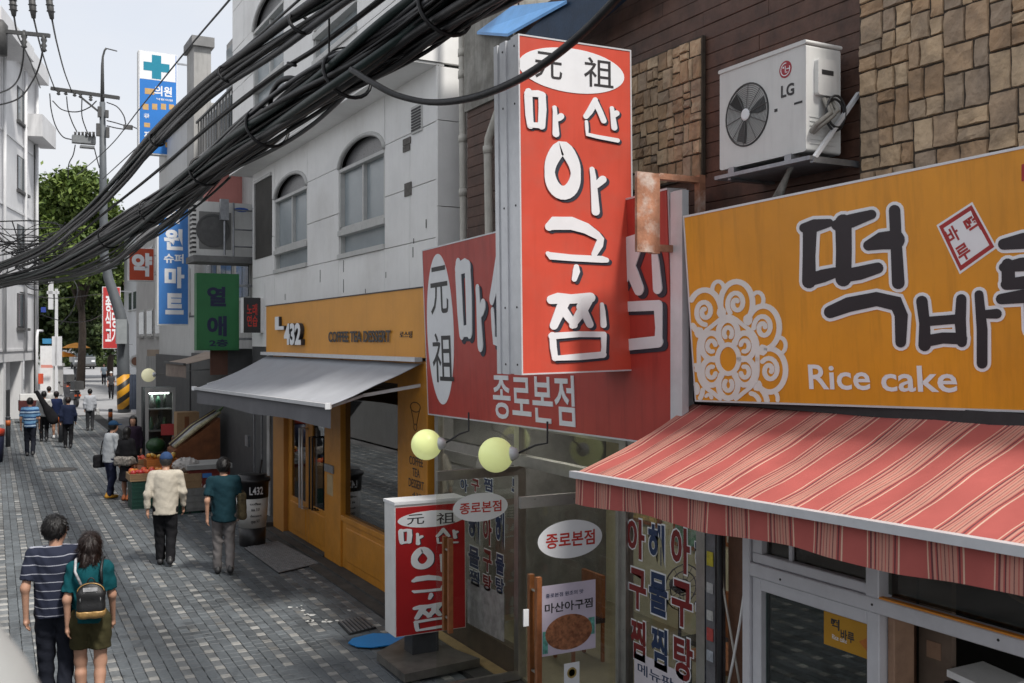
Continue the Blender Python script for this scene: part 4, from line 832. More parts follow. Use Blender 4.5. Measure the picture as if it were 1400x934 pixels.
obj('soffit', MB().box((4.55,YN,6.77),(5.05,YF+.25,6.795)), M_pan, wb)
for (z0,z1,xa,xb) in ((4.35,5.05,4.955,5.5),(5.05,6.1,4.955,5.5),(6.1,6.76,4.955,5.5),(6.8,7.9,4.56,5.5),(7.9,9.0,4.56,5.5),(9.0,10.2,4.56,5.5)): obj('corner_panel', MB().fbox(FY(YN), xa, z0+.005, xb, z1-.005, -.05, .02), M_pan, wb)
obj('side_return', MB().box((5.5,YN+.02,4.0),(9,YN+.06,10.9)), M_brown, wb)
obj('roof_edge', MB().box((4.5,YN-.03,10.82),(5.3,YF+.3,10.95)), M_pan, wb)
f5 = FX(4.95); u0,v0,u1,v1 = f5.box(564,144,578,181)
vt = obj('vent_grille', MB().fbox(f5,u0,v0,u1,v1,0,.02), M_wf, wb)
for k in range(8): obj('slat', MB().fbox(f5,u0+.02,v0+.03+k*(v1-v0-.05)/8,u1-.02,v0+.05+k*(v1-v0-.05)/8,.02,.03), M_dark, vt)
for bx in ((552,189,562,198),(552,199,561,207),(554,250,563,268)): obj('wall_clip', MB().fbox(f5,*f5.box(*bx),0,.015), mat('clip_rust',(.12,.11,.10),.8,.4,20), wb)
for x_, y0_, y1_ in ((438,369,386),(470,356,372),(470,382,400),(565,338,352),(566,326,333),(500,395,401),(528,372,380),(390,402,410),(583,300,312)):
    u_, va = f5.uv(x_,y1_); _, vb = f5.uv(x_,y0_); obj('drip_stain', MB().fbox(f5,u_-.012,va,u_+.012,vb,.004,.0055), mat('drip_dark',(.10,.098,.09),.9,.3,20,bump=0), wb)
u0,v0,u1,v1 = f5.box(350,246,372,352); hd_ = obj('balcony_door', MB().fbox(f5,u0,v0,u1,v1,0,.012), M_ind, wb); obj('door_frame', MB().fbox(f5,u0-.06,v0,u0,v1+.06,0,.04).fbox(f5,u0,v1,u1,v1+.06,0,.04), M_wf, hd_)

# ------------------------------------------------------------------ cafe
M_cor = mat('cafe_orange', (.56,.23,.022), .48, .14, 3, bump=.06, bs=20, streak=.12); M_cors = mat('cafe_sign_orange', (.66,.29,.035), .5, .07, 1.5, bump=.03, streak=.1)
CX = 4.85; fC = FX(CX)
cf = thing('cafe_shopfront', 'orange painted wooden cafe front with a double door and large window', 'shopfront', (CX,15,0))
def cb(nm, xa, xb, z0, z1, d0, d1, m=M_cor, p=cf, b=.008): return obj(nm, MB().bbox(fC, -YX(xa,CX), z0, -YX(xb,CX), z1, d0, d1, b), m, p)
ZT = 3.16
cb('pilaster', 377, 391.5, .02, ZT, -.2, .05, mat('cafe_orange_edge',(.50,.22,.045),.5,.08,3)); cb('pilaster', 446, 468, .02, ZT, -.12, .03); cb('pilaster', 545.5, 586, .02, ZT, -.12, .02)
cb('transom', 391.5, 446, 2.42, ZT, -.12, .0); cb('head', 468, 545.5, 2.85, ZT, -.12, .0)
cb('sill', 468, 545.5, .72, .80, -.12, .03); cb('apron_panel', 468, 545.5, .02, .72, -.12, .0); cb('raised_panel', 474, 541, .14, .64, 0, .014, b=.012)
cb('threshold', 391.5, 446, .0, .05, -.15, .06, M_apron)
M_cglass = glass('cafe_glass', (.45,.47,.47), 3.0, .012)
cb('window_pane', 468, 545.5, .80, 2.85, -.06, -.05, M_cglass, b=.001)
for xa, xb in ((391.8,419.5),(420,445.8)):
    d = cb('door', xa, xb, .05, .70, -.08, -.03); w_ = (xb-xa)
    cb('raised_panel', xa+3.4, xb-3.4, .14, .62, -.03, -.016, p=d, b=.012); cb('stile', xa, xa+4.6, .70, 2.42, -.08, -.03, p=d); cb('stile', xb-4.2, xb, .70, 2.42, -.08, -.03, p=d); cb('top_rail', xa+4.6, xb-4.2, 2.30, 2.42, -.08, -.03, p=d); cb('pane', xa+4.6, xb-4.2, .70, 2.30, -.06, -.05, M_cglass, p=d, b=.001)
def pull(px_, z0, z1, m):
    y = YX(px_, CX); x = CX-.07; obj('handle', MB().tube([(CX+.03,y,z0),(x,y,z0),(x,y,z1),(CX+.03,y,z1)], .017, 8).tube([(CX+.03,y-.15,z0),(x,y-.15,z0),(x,y-.15,z1),(CX+.03,y-.15,z1)], .017, 8), m, cf, True)
pull(415, .62, 1.95, M_alu); pull(429, .68, 1.85, M_dark)
cb('notice', 450, 458, 1.03, 1.35, .03, .035, mat('kraft_paper',(.45,.33,.18),.7,.1,9), b=.001); cb('lock_box', 448, 459.5, 1.38, 1.5, .03, .06, M_steel)
obj('lettering', text_mb(fC, 'COFFEE\nTEA\nDESSERT', fC.box(561,625,582,668), .024, .01), M_lk, cf); obj('lettering', text_mb(fC, '432', fC.box(566,674,579,681), .024, .0), M_lk, cf)
lg_ = MB(); c = fC.uv(570,560)
stroke(lg_, fC, [(c[0]+.16*math.cos(a), c[1]+.03+.06*math.sin(a), .012) for a in [2*math.pi*i/24 for i in range(24)]], .02, .024, 0, True, 'uv'); stroke(lg_, fC, [(c[0]-.15,c[1]+.03,.012),(c[0]-.07,c[1]-.12,.012),(c[0]-.04,c[1]-.2,.012)], .02,.0243,0,False,'uv'); stroke(lg_, fC, [(c[0]+.15,c[1]+.03,.012),(c[0]+.07,c[1]-.12,.012),(c[0]+.04,c[1]-.2,.012)], .02,.0244,0,False,'uv'); stroke(lg_, fC, [(c[0]+.05*math.cos(a), c[1]-.22+.04*math.sin(a), .012) for a in [2*math.pi*i/16 for i in range(16)]], .02,.0246,0,True,'uv')
obj('dripper_drawing', lg_, mat('pencil_brown',(.10,.045,.015),.7,.1,9,bump=0), cf)
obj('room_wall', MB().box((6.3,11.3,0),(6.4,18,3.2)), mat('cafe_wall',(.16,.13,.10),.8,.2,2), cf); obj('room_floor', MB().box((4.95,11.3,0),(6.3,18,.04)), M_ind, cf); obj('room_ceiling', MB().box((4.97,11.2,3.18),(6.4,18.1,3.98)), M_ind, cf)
cn = thing('cafe_counter', 'pale cafe counter seen through the glass of the orange double door', 'counter', (5.6,16,.04)); obj('body', MB().box((5.4,15.2,.04),(5.9,17.6,1.05)), mat('counter_white',(.5,.5,.48),.5,.1,4), cn); obj('top', MB().box((5.34,15.1,1.05),(5.96,17.7,1.1)), M_wj, cn)
for y, z in ((12.9,2.2),(13.5,1.95)):
    t = thing('pendant_lamp', 'higher glowing pendant lamp inside the cafe window' if z > 2 else 'lower glowing pendant lamp inside the cafe window', 'pendant lamp', (5.7,y,z), 'cafe pendant lamps'); obj('bulb', MB().lathe((5.7,y,z), [(.02,-.10),(.05,-.08),(.05,.06),(.02,.09)], 12), mat('warm_bulb',(1,.72,.38),.5,0,bump=0,emit=2.5), t, True); obj('cord', MB().tube([(5.7,y,z+.09),(5.7,y,3.17)],.006,5), M_dark, t)
# sign board
fG = FX(4.80); cs = thing('cafe_sign', 'long orange cafe sign board with white number letters', 'sign', (4.8,15,3.2))
ua, ub = -YX(364,4.8), -YX(581,4.8)
obj('board', MB().fbox(fG, ua, 3.2, ub, 4.055, -.12, 0), M_cors, cs); obj('top_flashing', MB().fbox(fG, ua-.01, 4.055, ub+.01, 4.07, -.13, .012), M_dark, cs)
def raised(txt, bx, d, th, m, bold=.0, sh=None):
    if sh: obj('letter_side', text_mb(fG, txt, fG.box(*bx), d/2, bold+.02, thick=d/2-.003), sh, cs)
    obj('lettering', text_mb(fG, txt, fG.box(*bx), d+.003, bold, thick=.003), m, cs)
raised('L', (380,433,392,451), .05, .02, M_lw, .06, M_lk); raised('432', (394,442,417,472), .07, .02, M_lw, .04, M_lk)
raised('COFFEE TEA DESSERT', (451,452.5,536,468), .02, .01, M_lk, .025); raised('로스팅', (547,453,564,462), .004, .002, M_lk, .0)
# grey awning
M_gray = mat('grey_canvas', (.33,.34,.365), .8, .06, 3, bump=.1, bs=150, spec=.2); M_grayv = mat('grey_valance', (.15,.15,.16), .85, .08, 3, bump=.1, bs=150, spec=.2)
ga = thing('grey_awning', 'plain grey fabric awning over the orange cafe front', 'awning', (4.85,15,3.1))
B0, B1 = Vector((4.80,YX(365,4.8),3.13)), Vector((4.80,YX(577,4.8)+.02,3.13)); F0 = PY(268,531,B0.y+.05); F1 = PY(450,555,B1.y)
awning(ga, B0, B1, F0, F1, .24, M_gray, M_alu, 40, .025, M_grayv)
obj('cassette', MB().bar(B0+Vector((-.06,.05,.05)), B1+Vector((-.06,-.05,.05)), .10, .055), M_alu, ga)
for y in (B1.y+.12, B0.y-.12): 
    obj('arm', MB().bar((4.84,y,2.86),(F1.x+.5,y+.1,F1.z+.10),.05,.04), M_alu, ga); obj('arm', MB().bar((F1.x+.5,y+.1,F1.z+.10),(F1.x+.06,y+.02,F1.z-.02),.04,.03), M_alu, ga)
obj('end_cap', MB().bar(F1+Vector((-.05,-.03,0)), F1+Vector((.0,-.06,0)), .07, .07), M_lw, ga); obj('end_cap', MB().bar(F0+Vector((-.05,.03,0)), F0+Vector((.0,.06,0)), .07, .07), M_lw, ga)
# dark wing left of the cafe
M_dkg = mat('dark_grey_panel', (.052,.053,.055), .6, .25, 4); dw = thing('dark_door_recess', 'dark grey panelled doorway between cafe and fruit stall', 'doorway', (4.95,19.2,0))
obj('panel', MB().box((4.93,18.1,.0),(5.0,18.75,3.3)), M_dkg, dw); obj('panel', MB().box((4.96,18.95,.0),(5.0,20.3,3.3)), M_dkg, dw); obj('pillar', MB().box((4.9,18.75,0),(5.0,18.95,3.3)), mat('pale_pillar',(.36,.35,.34),.7,.3,5,streak=.5), dw); obj('frame', MB().box((4.94,19.5,.0),(4.958,19.55,2.3)).box((4.94,20.1,.0),(4.958,20.15,2.3)), M_steel, dw); obj('lintel', MB().box((4.95,18.05,3.3),(5.05,20.3,4.0)), M_pan, dw)
p = PX(338,602,4.92); obj('intercom', MB().box((4.90,p.y-.12,p.z-.12),(4.955,p.y+.12,p.z+.1)), M_steel, dw); obj('step', MB().box((4.6,18.1,0),(4.93,19.0,.10)), M_apron, dw)
# coffee cup bin
cbp = PZ(345,745,0); cup = thing('coffee_cup_bin', 'big black and white coffee cup shaped bin beside the cafe door', 'bin', cbp)
M_cb = mat('cup_black',(.012,.011,.012),.4,.2,5); obj('base', MB().lathe(cbp, [(.205,0),(.215,.02),(.222,.31)], 28), M_cb, cup, True); obj('sleeve', MB().lathe(cbp, [(.224,.312),(.262,.80)], 28), mat('cup_white',(.60,.59,.56),.5,.06,5), cup, True)
obj('rim', MB().lathe(cbp, [(.262,.802),(.272,1.06),(.30,1.07),(.305,1.10),(.29,1.13),(.24,1.15),(.235,1.185),(.22,1.19)], 28), M_cb, cup, True); obj('straw', MB().tube([cbp+Vector((.12,-.02,1.19)), cbp+Vector((.15,-.03,1.42))], .018, 8), M_cb, cup)
def wrap_text(txt, ang, z0, z1, r, w_, m, nm='lettering', bold=.02):
    vs_, fs_ = text2d(txt, bold); mb = MB(); dv = (Vector((0,0,0)) - cbp); a0 = math.atan2(dv.y, dv.x) + ang
    mb.add([(cbp.x+(r(z0+(z1-z0)*y)+.004)*math.cos(a0+(x-.5)*w_), cbp.y+(r(z0+(z1-z0)*y)+.004)*math.sin(a0+(x-.5)*w_), z0+(z1-z0)*y) for x, y, z in vs_], fs_); obj(nm, mb, m, cup)
rr_ = lambda z: .224+.038*(z-.312)/.488 if z < .8 else .263+.01*(z-.8)/.26
wrap_text('L432', .25, .87, 1.0, rr_, .85, M_lw); wrap_text('coffee', .2, .70, .74, rr_, .7, M_lk); wrap_text('tea 3.0', .2, .60, .65, rr_, .55, M_lk); wrap_text('dessert', .25, .50, .54, rr_, .8, M_lk); wrap_text('open 9-9', .2, .38, .46, rr_, .6, M_lk)
# door mat with slats
q = [PZ(334,749,.022), PZ(380,740,.022), PZ(437,770,.022), PZ(381,783,.022)]
dm = thing('door_mat', 'grey slatted door mat on the pavement before the orange cafe door', 'mat', q[0])
obj('backing', MB().hexa([p-Vector((0,0,.02)) for p in q]+[p-Vector((0,0,.004)) for p in q]), M_dark, dm)
for i in range(12):
    t0, t1 = (i+.06)/12, (i+.82)/12; a, b = q[0].lerp(q[1],t0), q[3].lerp(q[2],t0); c_, d_ = q[3].lerp(q[2],t1), q[0].lerp(q[1],t1); up = Vector((0,0,.008))
    obj('slat', MB().hexa([a-up*.5,b-up*.5,c_-up*.5,d_-up*.5,a+up,b+up,c_+up,d_+up]), mat('mat_grey',(.20,.20,.205),.7,.25,12), dm)
# black sign box with red letters
f6 = FY(19.4); u0,v0,u1,v1 = f6.box(333,407,356,455)
sb = thing('black_sign_box', 'small black sign box with red letters by the orange cafe sign', 'sign', f6.p(u0,v0)); obj('box', MB().fbox(f6,u0,v0,u1+.08,v1,-.25,0), M_white, sb); obj('face', MB().fbox(f6,u0,v0,u1,v1,.0,.01), M_dark, sb); obj('lettering', text_mb(f6,'노래\n연습',(u0+.06,v0+.12,u1-.06,v1-.12),.013,.02), mat('red_neon',(.45,.03,.02),.5,.1,5,bump=0), sb)

# ================================================================== BUILDINGS FURTHER ALONG ON THE RIGHT
M_pink = mat('salmon_wall',(.42,.17,.15),.8,.12,2,streak=.3); M_gw = mat('grey_wall',(.36,.355,.345),.85,.15,1.5,streak=.5,bump=.2); M_bred = mat('brick_red',(.20,.055,.045),.8,.25,4); M_win = mat('far_window',(.06,.075,.085),.15,.3,1.5,bump=0); M_bal = mat('dark_rail',(.06,.06,.06),.6,.2,9)
b3 = thing('grey_balcony_building', 'grey building with a red sloping band and stair column past the white building', 'building', (6,24,0))
obj('wall', MB().box((5.15,20.62,0),(9,27.4,9.2)), M_gw, b3); obj('pink_wall', MB().box((4.42,22.0,6.2),(5.16,22.5,7.15)), M_pink, b3)
obj('ground_front', MB().box((5.05,20.6,0),(5.15,27.3,3.1)), M_dkg, b3)
obj('stair_column', MB().box((4.95,26.4,6.0),(5.38,27.35,11.0)), M_gw, b3); obj('column_cap', MB().box((4.88,26.3,11.0),(5.45,27.45,11.25)), mat('cap_grey',(.2,.2,.2),.8,.2,3), b3)
obj('red_band', MB().hexa([(5.0,20.7,7.2),(5.14,20.7,7.2),(5.14,27.3,7.2),(5.0,27.3,7.2),(5.0,20.7,7.75),(5.14,20.7,7.75),(5.14,27.3,7.75),(5.0,27.3,7.75)]), M_bred, b3)
obj('roof_room', MB().box((5.6,21.2,9.2),(8,25.6,10.9)), M_gw, b3); obj('roof_glass', MB().box((5.55,21.4,9.4),(5.6,25.4,10.7)), M_frost, b3)
for z in (4.3,8.0):
    for y in (21.2,22.8,24.4):
        w_ = obj('window', MB().box((5.12,y,z),(5.149,y+1.2,z+1.05)), M_wf, b3); obj('pane', MB().box((5.10,y+.06,z+.06),(5.119,y+.57,z+.99)).box((5.10,y+.63,z+.06),(5.119,y+1.14,z+.99)), M_win, w_)
rl = obj('balcony_rail', MB().bar((4.9,20.8,8.9),(4.9,25.8,8.9),.04,.05), M_bal, b3)
for k in range(16): obj('baluster', MB().bar((4.9,20.9+k*.31,7.95),(4.9,20.9+k*.31,8.9),.025,.025), M_bal, b3)
obj('balcony_slab', MB().box((4.8,20.7,7.80),(5.14,25.85,7.93)), M_gw, b3)
# low shop roofs under the green sign
obj('shop_box', MB().box((4.5,20.7,2.75),(5.05,22.2,3.25)), M_dkg, b3); obj('brown_side', MB().fbox(FY(20.69),4.2,2.72,4.55,3.28,-.02,0), mat('brown_box',(.10,.045,.03),.7,.2,5), b3)
ta = thing('small_tan_awning', 'small faded tan awning with a skirt beyond the grey awning', 'awning', (4.5,23.5,2.9))
awning(ta, (5.0,25.2,3.15),(5.0,22.6,3.15),(4.05,25.2,2.9),(4.05,22.6,2.9),.30, mat('tan_canvas',(.34,.27,.22),.85,.15,3), M_bal, 14, .02, mat('tan_skirt',(.20,.155,.13),.85,.2,4))
# air conditioner on the balcony
Ya = 20.95; fa = FY(Ya); u0,v0,u1,v1 = fa.box(270,277,346,351)
a2 = thing('balcony_air_conditioner', 'white air conditioner with slatted side on a railed ledge, blue oval badge', 'air conditioner', fa.p(u0,v0))
obj('case', box_r(fa,u0-.02,v0,u1,v1,-.35,0,.03), M_ac, a2); cF = fa.uv(291,315)
obj('fan_panel', MB().fbox(fa,*fa.box(272,290,316,341),0,.006), mat('ac_panel',(.17,.17,.165),.6,.1,6), a2); obj('fan_guard', MB().lathe(fa.p(*cF,.006), [(.34,0),(.34,.02),(.30,.02),(.30,.008),(.05,.012)], 30, axis=fa.N), mat('ac_fan_grey',(.085,.085,.085),.6,.2,8), a2)
obj('badge', ellipse(fa, fa.box(320,284,340,290), 0, .006, 24), mat('badge_blue',(.03,.10,.40),.4,.05,5), a2)
for k in range(11): obj('side_slat', MB().fbox(fa,u0-.10,v0+.06+k*.094,u0-.02,v0+.10+k*.094,-.30,-.02), M_dark, a2)
obj('side_panel', MB().fbox(fa,u0-.09,v0,u0-.02,v1-.01,-.29,-.03), M_ac, a2)
ledge = thing('ac_ledge', 'railed metal ledge holding the air conditioner above the green sign', 'ledge', fa.p(u0,v0-.1)); obj('slab', MB().fbox(fa,u0-.12,v0-.14,u1+.4,v0-.01,-.6,.25), mat('ledge_grey',(.15,.15,.15),.7,.3,5), ledge)
for v in (v0+.2,v0+.55,v0+.95): obj('rail', MB().tube([fa.p(u1-.45,v,.2), fa.p(u1+.35,v,.2)], .018, 6), M_steel, ledge)
for u in (u1-.45,u1-.05,u1+.33): obj('upright', MB().tube([fa.p(u,v0-.02,.2), fa.p(u,v0+1.1,.2)], .02, 6), M_steel, ledge)
mb_ = thing('meter_box', 'small grey box fixed to the ledge rail before the air conditioner', 'box', fa.p(u1-.4,v1-.4)); obj('case', MB().fbox(fa,*fa.box(297,275,308,303),.22,.34), M_steel, mb_); obj('pipe', MB().tube([fa.p(fa.uv(303,303)[0],fa.uv(303,303)[1],.28), fa.p(fa.uv(303,350)[0],fa.uv(303,350)[1],.28)], .025, 6), M_steel, mb_)
# hanging signs
def vsign(nm, label, Y, bx, thick, m, texts, edge=M_white):
    f = FY(Y); u0,v0,u1,v1 = f.box(*bx); t = thing(nm, label, 'sign', f.p(u0,v0)); obj('box', MB().fbox(f,u0-.03,v0-.03,u1+.03,v1+.03,-thick,-.01), edge, t); obj('face', MB().fbox(f,u0,v0,u1,v1,-.01,0), m, t)
    for tx, b, mm, bold in texts: obj('lettering', text_mb(f, tx, f.box(*b), .004, bold), mm, t)
    [obj('bracket', MB().bar(f.p(u1,v_,-thick/2), f.p(u1+.7,v_,-thick/2), .05, .05), M_steel, t) for v_ in (v1-.2, v0+.2)]; return t, f
M_dnv = mat('deep_navy',(.008,.012,.05),.6,.1,4,bump=0); M_gs = mat('green_face',(.018,.14,.045),.5,.08,3,bump=.02); M_bs = mat('blue_face',(.055,.20,.52),.45,.08,3,bump=.02); M_bs2 = mat('clinic_blue',(.015,.16,.50),.45,.06,3,bump=.02); M_rs2 = mat('pharmacy_red',(.46,.06,.02),.45,.08,3,bump=.02)
vsign('green_sign','green vertical sign with dark navy letters below the balcony air conditioner',20.4,(271,376,325,477),.25,M_gs,[('열',(283,392,309,419),M_dnv,.04),('애',(283,432,310,460),M_dnv,.04),('2층',(286,464,312,474),M_dnv,.03)],M_gs)
vsign('blue_mart_sign','tall light blue mart sign with white letters',26.3,(217,274,257,443),.3,M_bs,[('낙',(225,277,249,306),M_lw,.05),('원',(224,313,250,342),M_lw,.05),('슈퍼',(224,347,251,360),M_lw,.03),('마',(225,365,252,394),M_lw,.05),('트',(226,401,251,430),M_lw,.05)])
t, f = vsign('clinic_sign','tall blue clinic sign with a teal cross on white above the roofs',32.0,(191,73,241,210),.35,M_bs2,[('의원',(211,118,235,132),M_lw,.03)])
u0,v0,u1,v1 = f.box(191,73,240,110); obj('white_panel', MB().fbox(f,u0,v0,u1,v1,0,.004), M_lw, t); cc = f.uv(214,92); k = .33
obj('cross', MB().prism(f, [(cc[0]+x*k*1.15,cc[1]+y*k*1.1) for x,y in ((-.36,-1),(.36,-1),(.36,-.36),(1,-.36),(1,.36),(.36,.36),(.36,1),(-.36,1),(-.36,.36),(-1,.36),(-1,-.36),(-.36,-.36))], .004,.008), mat('teal_cross',(.0,.20,.30),.5,.05,4), t)
M_tan = mat('tan_print',(.50,.31,.12),.6,.15,8,bump=0)
for bx in ((198,121,211,129),(195,142,203,150),(208,142,215,150),(220,142,227,150),(231,143,238,150),(197,168,205,174),(226,195,239,202)): obj('tan_square', MB().fbox(f,*f.box(*bx),0,.004), M_tan, t)
obj('lettering', text_mb(f,'내과',f.box(197,155,204,162),.005,.03), M_lw, t); obj('lettering', text_mb(f,'진료',f.box(197,180,213,192),.005,.03), M_lw, t); obj('lettering', text_mb(f,'낙원의원',f.box(214,135,236,138),.005,.02), M_lw, t)
t, f = vsign('pharmacy_sign','square red pharmacy sign with one white letter',34.5,(177,340,210,383),.3,M_rs2,[('약',(180,346,208,378),M_lw,.05)])
vsign('red_banner_sign','narrow red vertical sign with white marks behind the striped pole',60.0,(141,393,164,476),.2,mat('banner_red',(.42,.03,.03),.5,.1,3),[('종로\n식당\n고기',(144,405,161,470),M_lw,.03)])
# further blocks
def block(nm, label, x0, x1, y0, y1, h, m, wins=(), base=None):
    t = thing(nm, label, 'building', ((x0+x1)/2,y0,0)); obj('wall', MB().box((x0,y0,0),(x1,y1,h)), m, t); obj('parapet', MB().box((x0-.08,y0-.08,h),(x1+.08,y1+.08,h+.25)), M_gw, t)
    for y, z, w_, hh in wins:
        wn = obj('window', MB().box((x0-.03,y,z),(x0-.002,y+w_,z+hh)), M_wf, t); obj('pane', MB().box((x0-.05,y+.08,z+.08),(x0-.031,y+w_-.08,z+hh-.08)), M_win, wn); obj('sill', MB().box((x0-.10,y-.05,z-.06),(x0-.002,y+w_+.05,z-.004)), M_gw, wn)
    return t
b4 = block('white_mart_building','white tiled building behind the blue mart sign',5.2,11,27.6,33.5,9.6,mat('white_tile',(.52,.52,.51),.6,.06,2,streak=.25),[(28.2+i*1.7,z,1.2,1.2) for i in range(3) for z in (4.2,6.8)])
for k in range(5): obj('panel_joint', MB().box((5.185,27.65,5.6+k*.8),(5.199,33.4,5.62+k*.8)), M_seam, b4)
obj('shop_front', MB().box((5.08,27.7,0),(5.19,33.4,3.0)), M_dkg, b4)
b5 = block('pharmacy_building','pale building with a teal strip above the red pharmacy sign',5.65,12,35.0,42,8.0,mat('pale_block',(.47,.46,.45),.7,.1,2,streak=.3),[(35.6+i*2,z,1.4,1.0) for i in range(3) for z in (3.6,5.9)])
fy = FY(34.95); obj('teal_strip', MB().fbox(fy,5.6,6.2,6.6,6.6,0,.03), mat('teal_print',(.03,.20,.24),.5,.1,4), b5); obj('green_strip', MB().fbox(fy,5.55,5.1,6.6,5.5,0,.03), mat('green_print',(.02,.13,.05),.5,.1,4), b5); obj('blue_panel', MB().fbox(fy,5.9,7.0,6.4,7.6,0,.03), M_bs, b5)
block('distant_tower','pale distant office block rising between the signs',9.4,20,62,76,11.5,mat('tower_pale',(.50,.51,.52),.7,.06,.5),[(63+i*2.2,z,1.5,1.3) for i in range(5) for z in (5.5,8.5)])
block('corner_shop_block','low white shop block past the pharmacy with grey shutter',7.6,14,43.5,52,6.0,mat('shop_block',(.45,.44,.43),.75,.1,1.5,streak=.3),[(44.2+i*2,3.6,1.3,1.2) for i in range(3)])
# ================================================================== LEFT SIDE
M_lb = mat('left_wall',(.66,.66,.67),.75,.07,1.0,streak=.28,bump=.08); M_lbd = mat('left_plinth',(.07,.07,.072),.8,.2,2)
lb = thing('left_apartment_block', 'tall pale building at the left edge with rows of dark windows', 'building', (.8,46,0))
Pn, Pf = Vector((-2.4,32.0,0)), Vector((2.56,52.0,0)); D = (Pf-Pn); fl_ = Frame(Pn, D, (0,0,1)); L_ = D.length
fl_.N = Vector((D.y,-D.x,0)).normalized()
bk_ = -9
def lbx(nm,u0,v0,u1,v1,d0,d1,m,p=lb): return obj(nm, MB().fbox(fl_,u0,v0,u1,v1,d0,d1), m, p)
lbx('wall',0,2.9,L_,15.6,bk_,0,M_lb); lbx('ground_storey',0,0,L_-.4,2.9,bk_,-.9,M_lb); lbx('plinth',0,0,L_-.35,1.2,-.9,-.86,M_lbd)
lbx('parapet',-.1,15.6,L_+.45,16.3,bk_,.45,M_lb)
for u in (10.5,14.2,17.4,20.2): lbx('pillar',u,0,u+.42,2.9,-.45,.0,M_lb)
lbx('ground_beam',0,2.55,L_,2.9,-.9,.02,M_lb)
for k in range(4):
    z = 4.0+k*3.0
    for u in (10.6,16.6):
        w_ = lbx('window',u,z,u+1.9,z+1.5,.0,.03,M_lbd); lbx('pane',u+.06,z+.06,u+.82,z+1.44,.03,.045,M_win,w_); lbx('pane',u+.88,z+.06,u+1.84,z+1.44,.03,.045,M_win,w_); lbx('sill',u-.1,z-.12,u+2.0,z-.004,.0,.14,M_lbd,w_)
    lbx('floor_band',0,z-1.02,L_,z-.92,0,.05,M_lb)
lbx('balcony_box',L_-2.6,12.6,L_+.5,13.6,.05,.75,M_lb); lbx('roof_canopy',9,15.0,14.5,15.55,.0,1.1,M_lb)
for u in (L_-.55,L_-2.9,13.9): obj('downpipe', MB().tube([fl_.p(u,15.4,.12),fl_.p(u,2.9,.12)],.07,8), M_lb, lb, True)
obj('thin_pipe', MB().tube([fl_.p(L_-1.0,12.5,.1),fl_.p(L_-1.0,.6,.1)],.035,6), M_bal, lb, True)
obj('gas_pipe', MB().tube([fl_.p(L_-.3,3.9,.3),fl_.p(L_-1.3,3.9,.3),fl_.p(L_-1.5,3.6,.3),fl_.p(L_-1.5,.2,.3)],.06,6), M_lb, lb, True)
bn = thing('blue_name_sign', 'dark blue street plate with white marks on the left building', 'sign', PD(12,443,44)); fS2 = Frame(PD(0,453,44)+Vector((-.4,0,0)), RGT, (0,0,1))
obj('plate', MB().fbox(fS2,0,0,1.25,.36,-.04,0), mat('plate_blue',(.02,.04,.22),.4,.05,3), bn); obj('lettering', text_mb(fS2,'낙원로 2',(.5,.09,1.15,.27),.004,.03), M_lw, bn)
# stair house opposite the cafe: only its mirror image shows, in the cafe glass
sh = thing('stair_house', 'grey house with sloping white stair parapet mirrored in the cafe window', 'building', (-3,10,0))
M_par = mat('parapet_white',(.46,.46,.455),.7,.08,2,streak=.25)
obj('wall', MB().box((-9,-6,0),(-3.4,31,3.7)), mat('stair_house_wall',(.36,.36,.36),.8,.2,1.5,streak=.4), sh); obj('shopfront', MB().box((-3.38,3,0),(-3.3,20,2.8)), M_dkg, sh)
obj('stair_parapet', MB().hexa([(-2.2,34.6,0),(-1.95,34.6,0),(-1.95,26.2,0),(-2.2,26.2,0),(-2.2,34.6,.35),(-1.95,34.6,.35),(-1.95,26.2,4.6),(-2.2,26.2,4.6)]), M_par, sh)
obj('stair_flank', MB().box((-3.35,24,0),(-2.25,33.8,.3)), M_par, sh)
for k in range(18): obj('step', MB().box((-3.35,33.9-k*.34,.0),(-2.21,33.6-k*.34,.35+k*.19)), M_gw, sh)
obj('lit_sign', MB().box((-3.29,15.0,1.2),(-3.2,18.0,2.4)), M_white, sh)
# rail head close to the lens at the lower left corner
pr = thing('stair_rail_head', 'pale rounded stair parapet blurred in the lower left corner', 'parapet', PD(-20,900,.8))
a = PD(-60,812,.75); pts = [PD(x,y,.75) for x,y in ((-290,810),(-190,850),(-115,905),(-66,965),(-30,1035),(-6,1125))]
obj('coping', MB().tube(pts, [.058]*6, 18), mat('rail_paint',(.30,.30,.29),.5,.05,3), pr, True); 
low = [p + Vector((-.06,-.02,-.25)) for p in pts]; wbm = MB()
for i in range(5): wbm.hexa([low[i],low[i+1],low[i+1]+Vector((-.04,0,0)),low[i]+Vector((-.04,0,0)),pts[i],pts[i+1],pts[i+1]+Vector((-.05,0,0)),pts[i]+Vector((-.05,0,0))])
obj('panel', wbm, MATS['rail_paint'], pr)

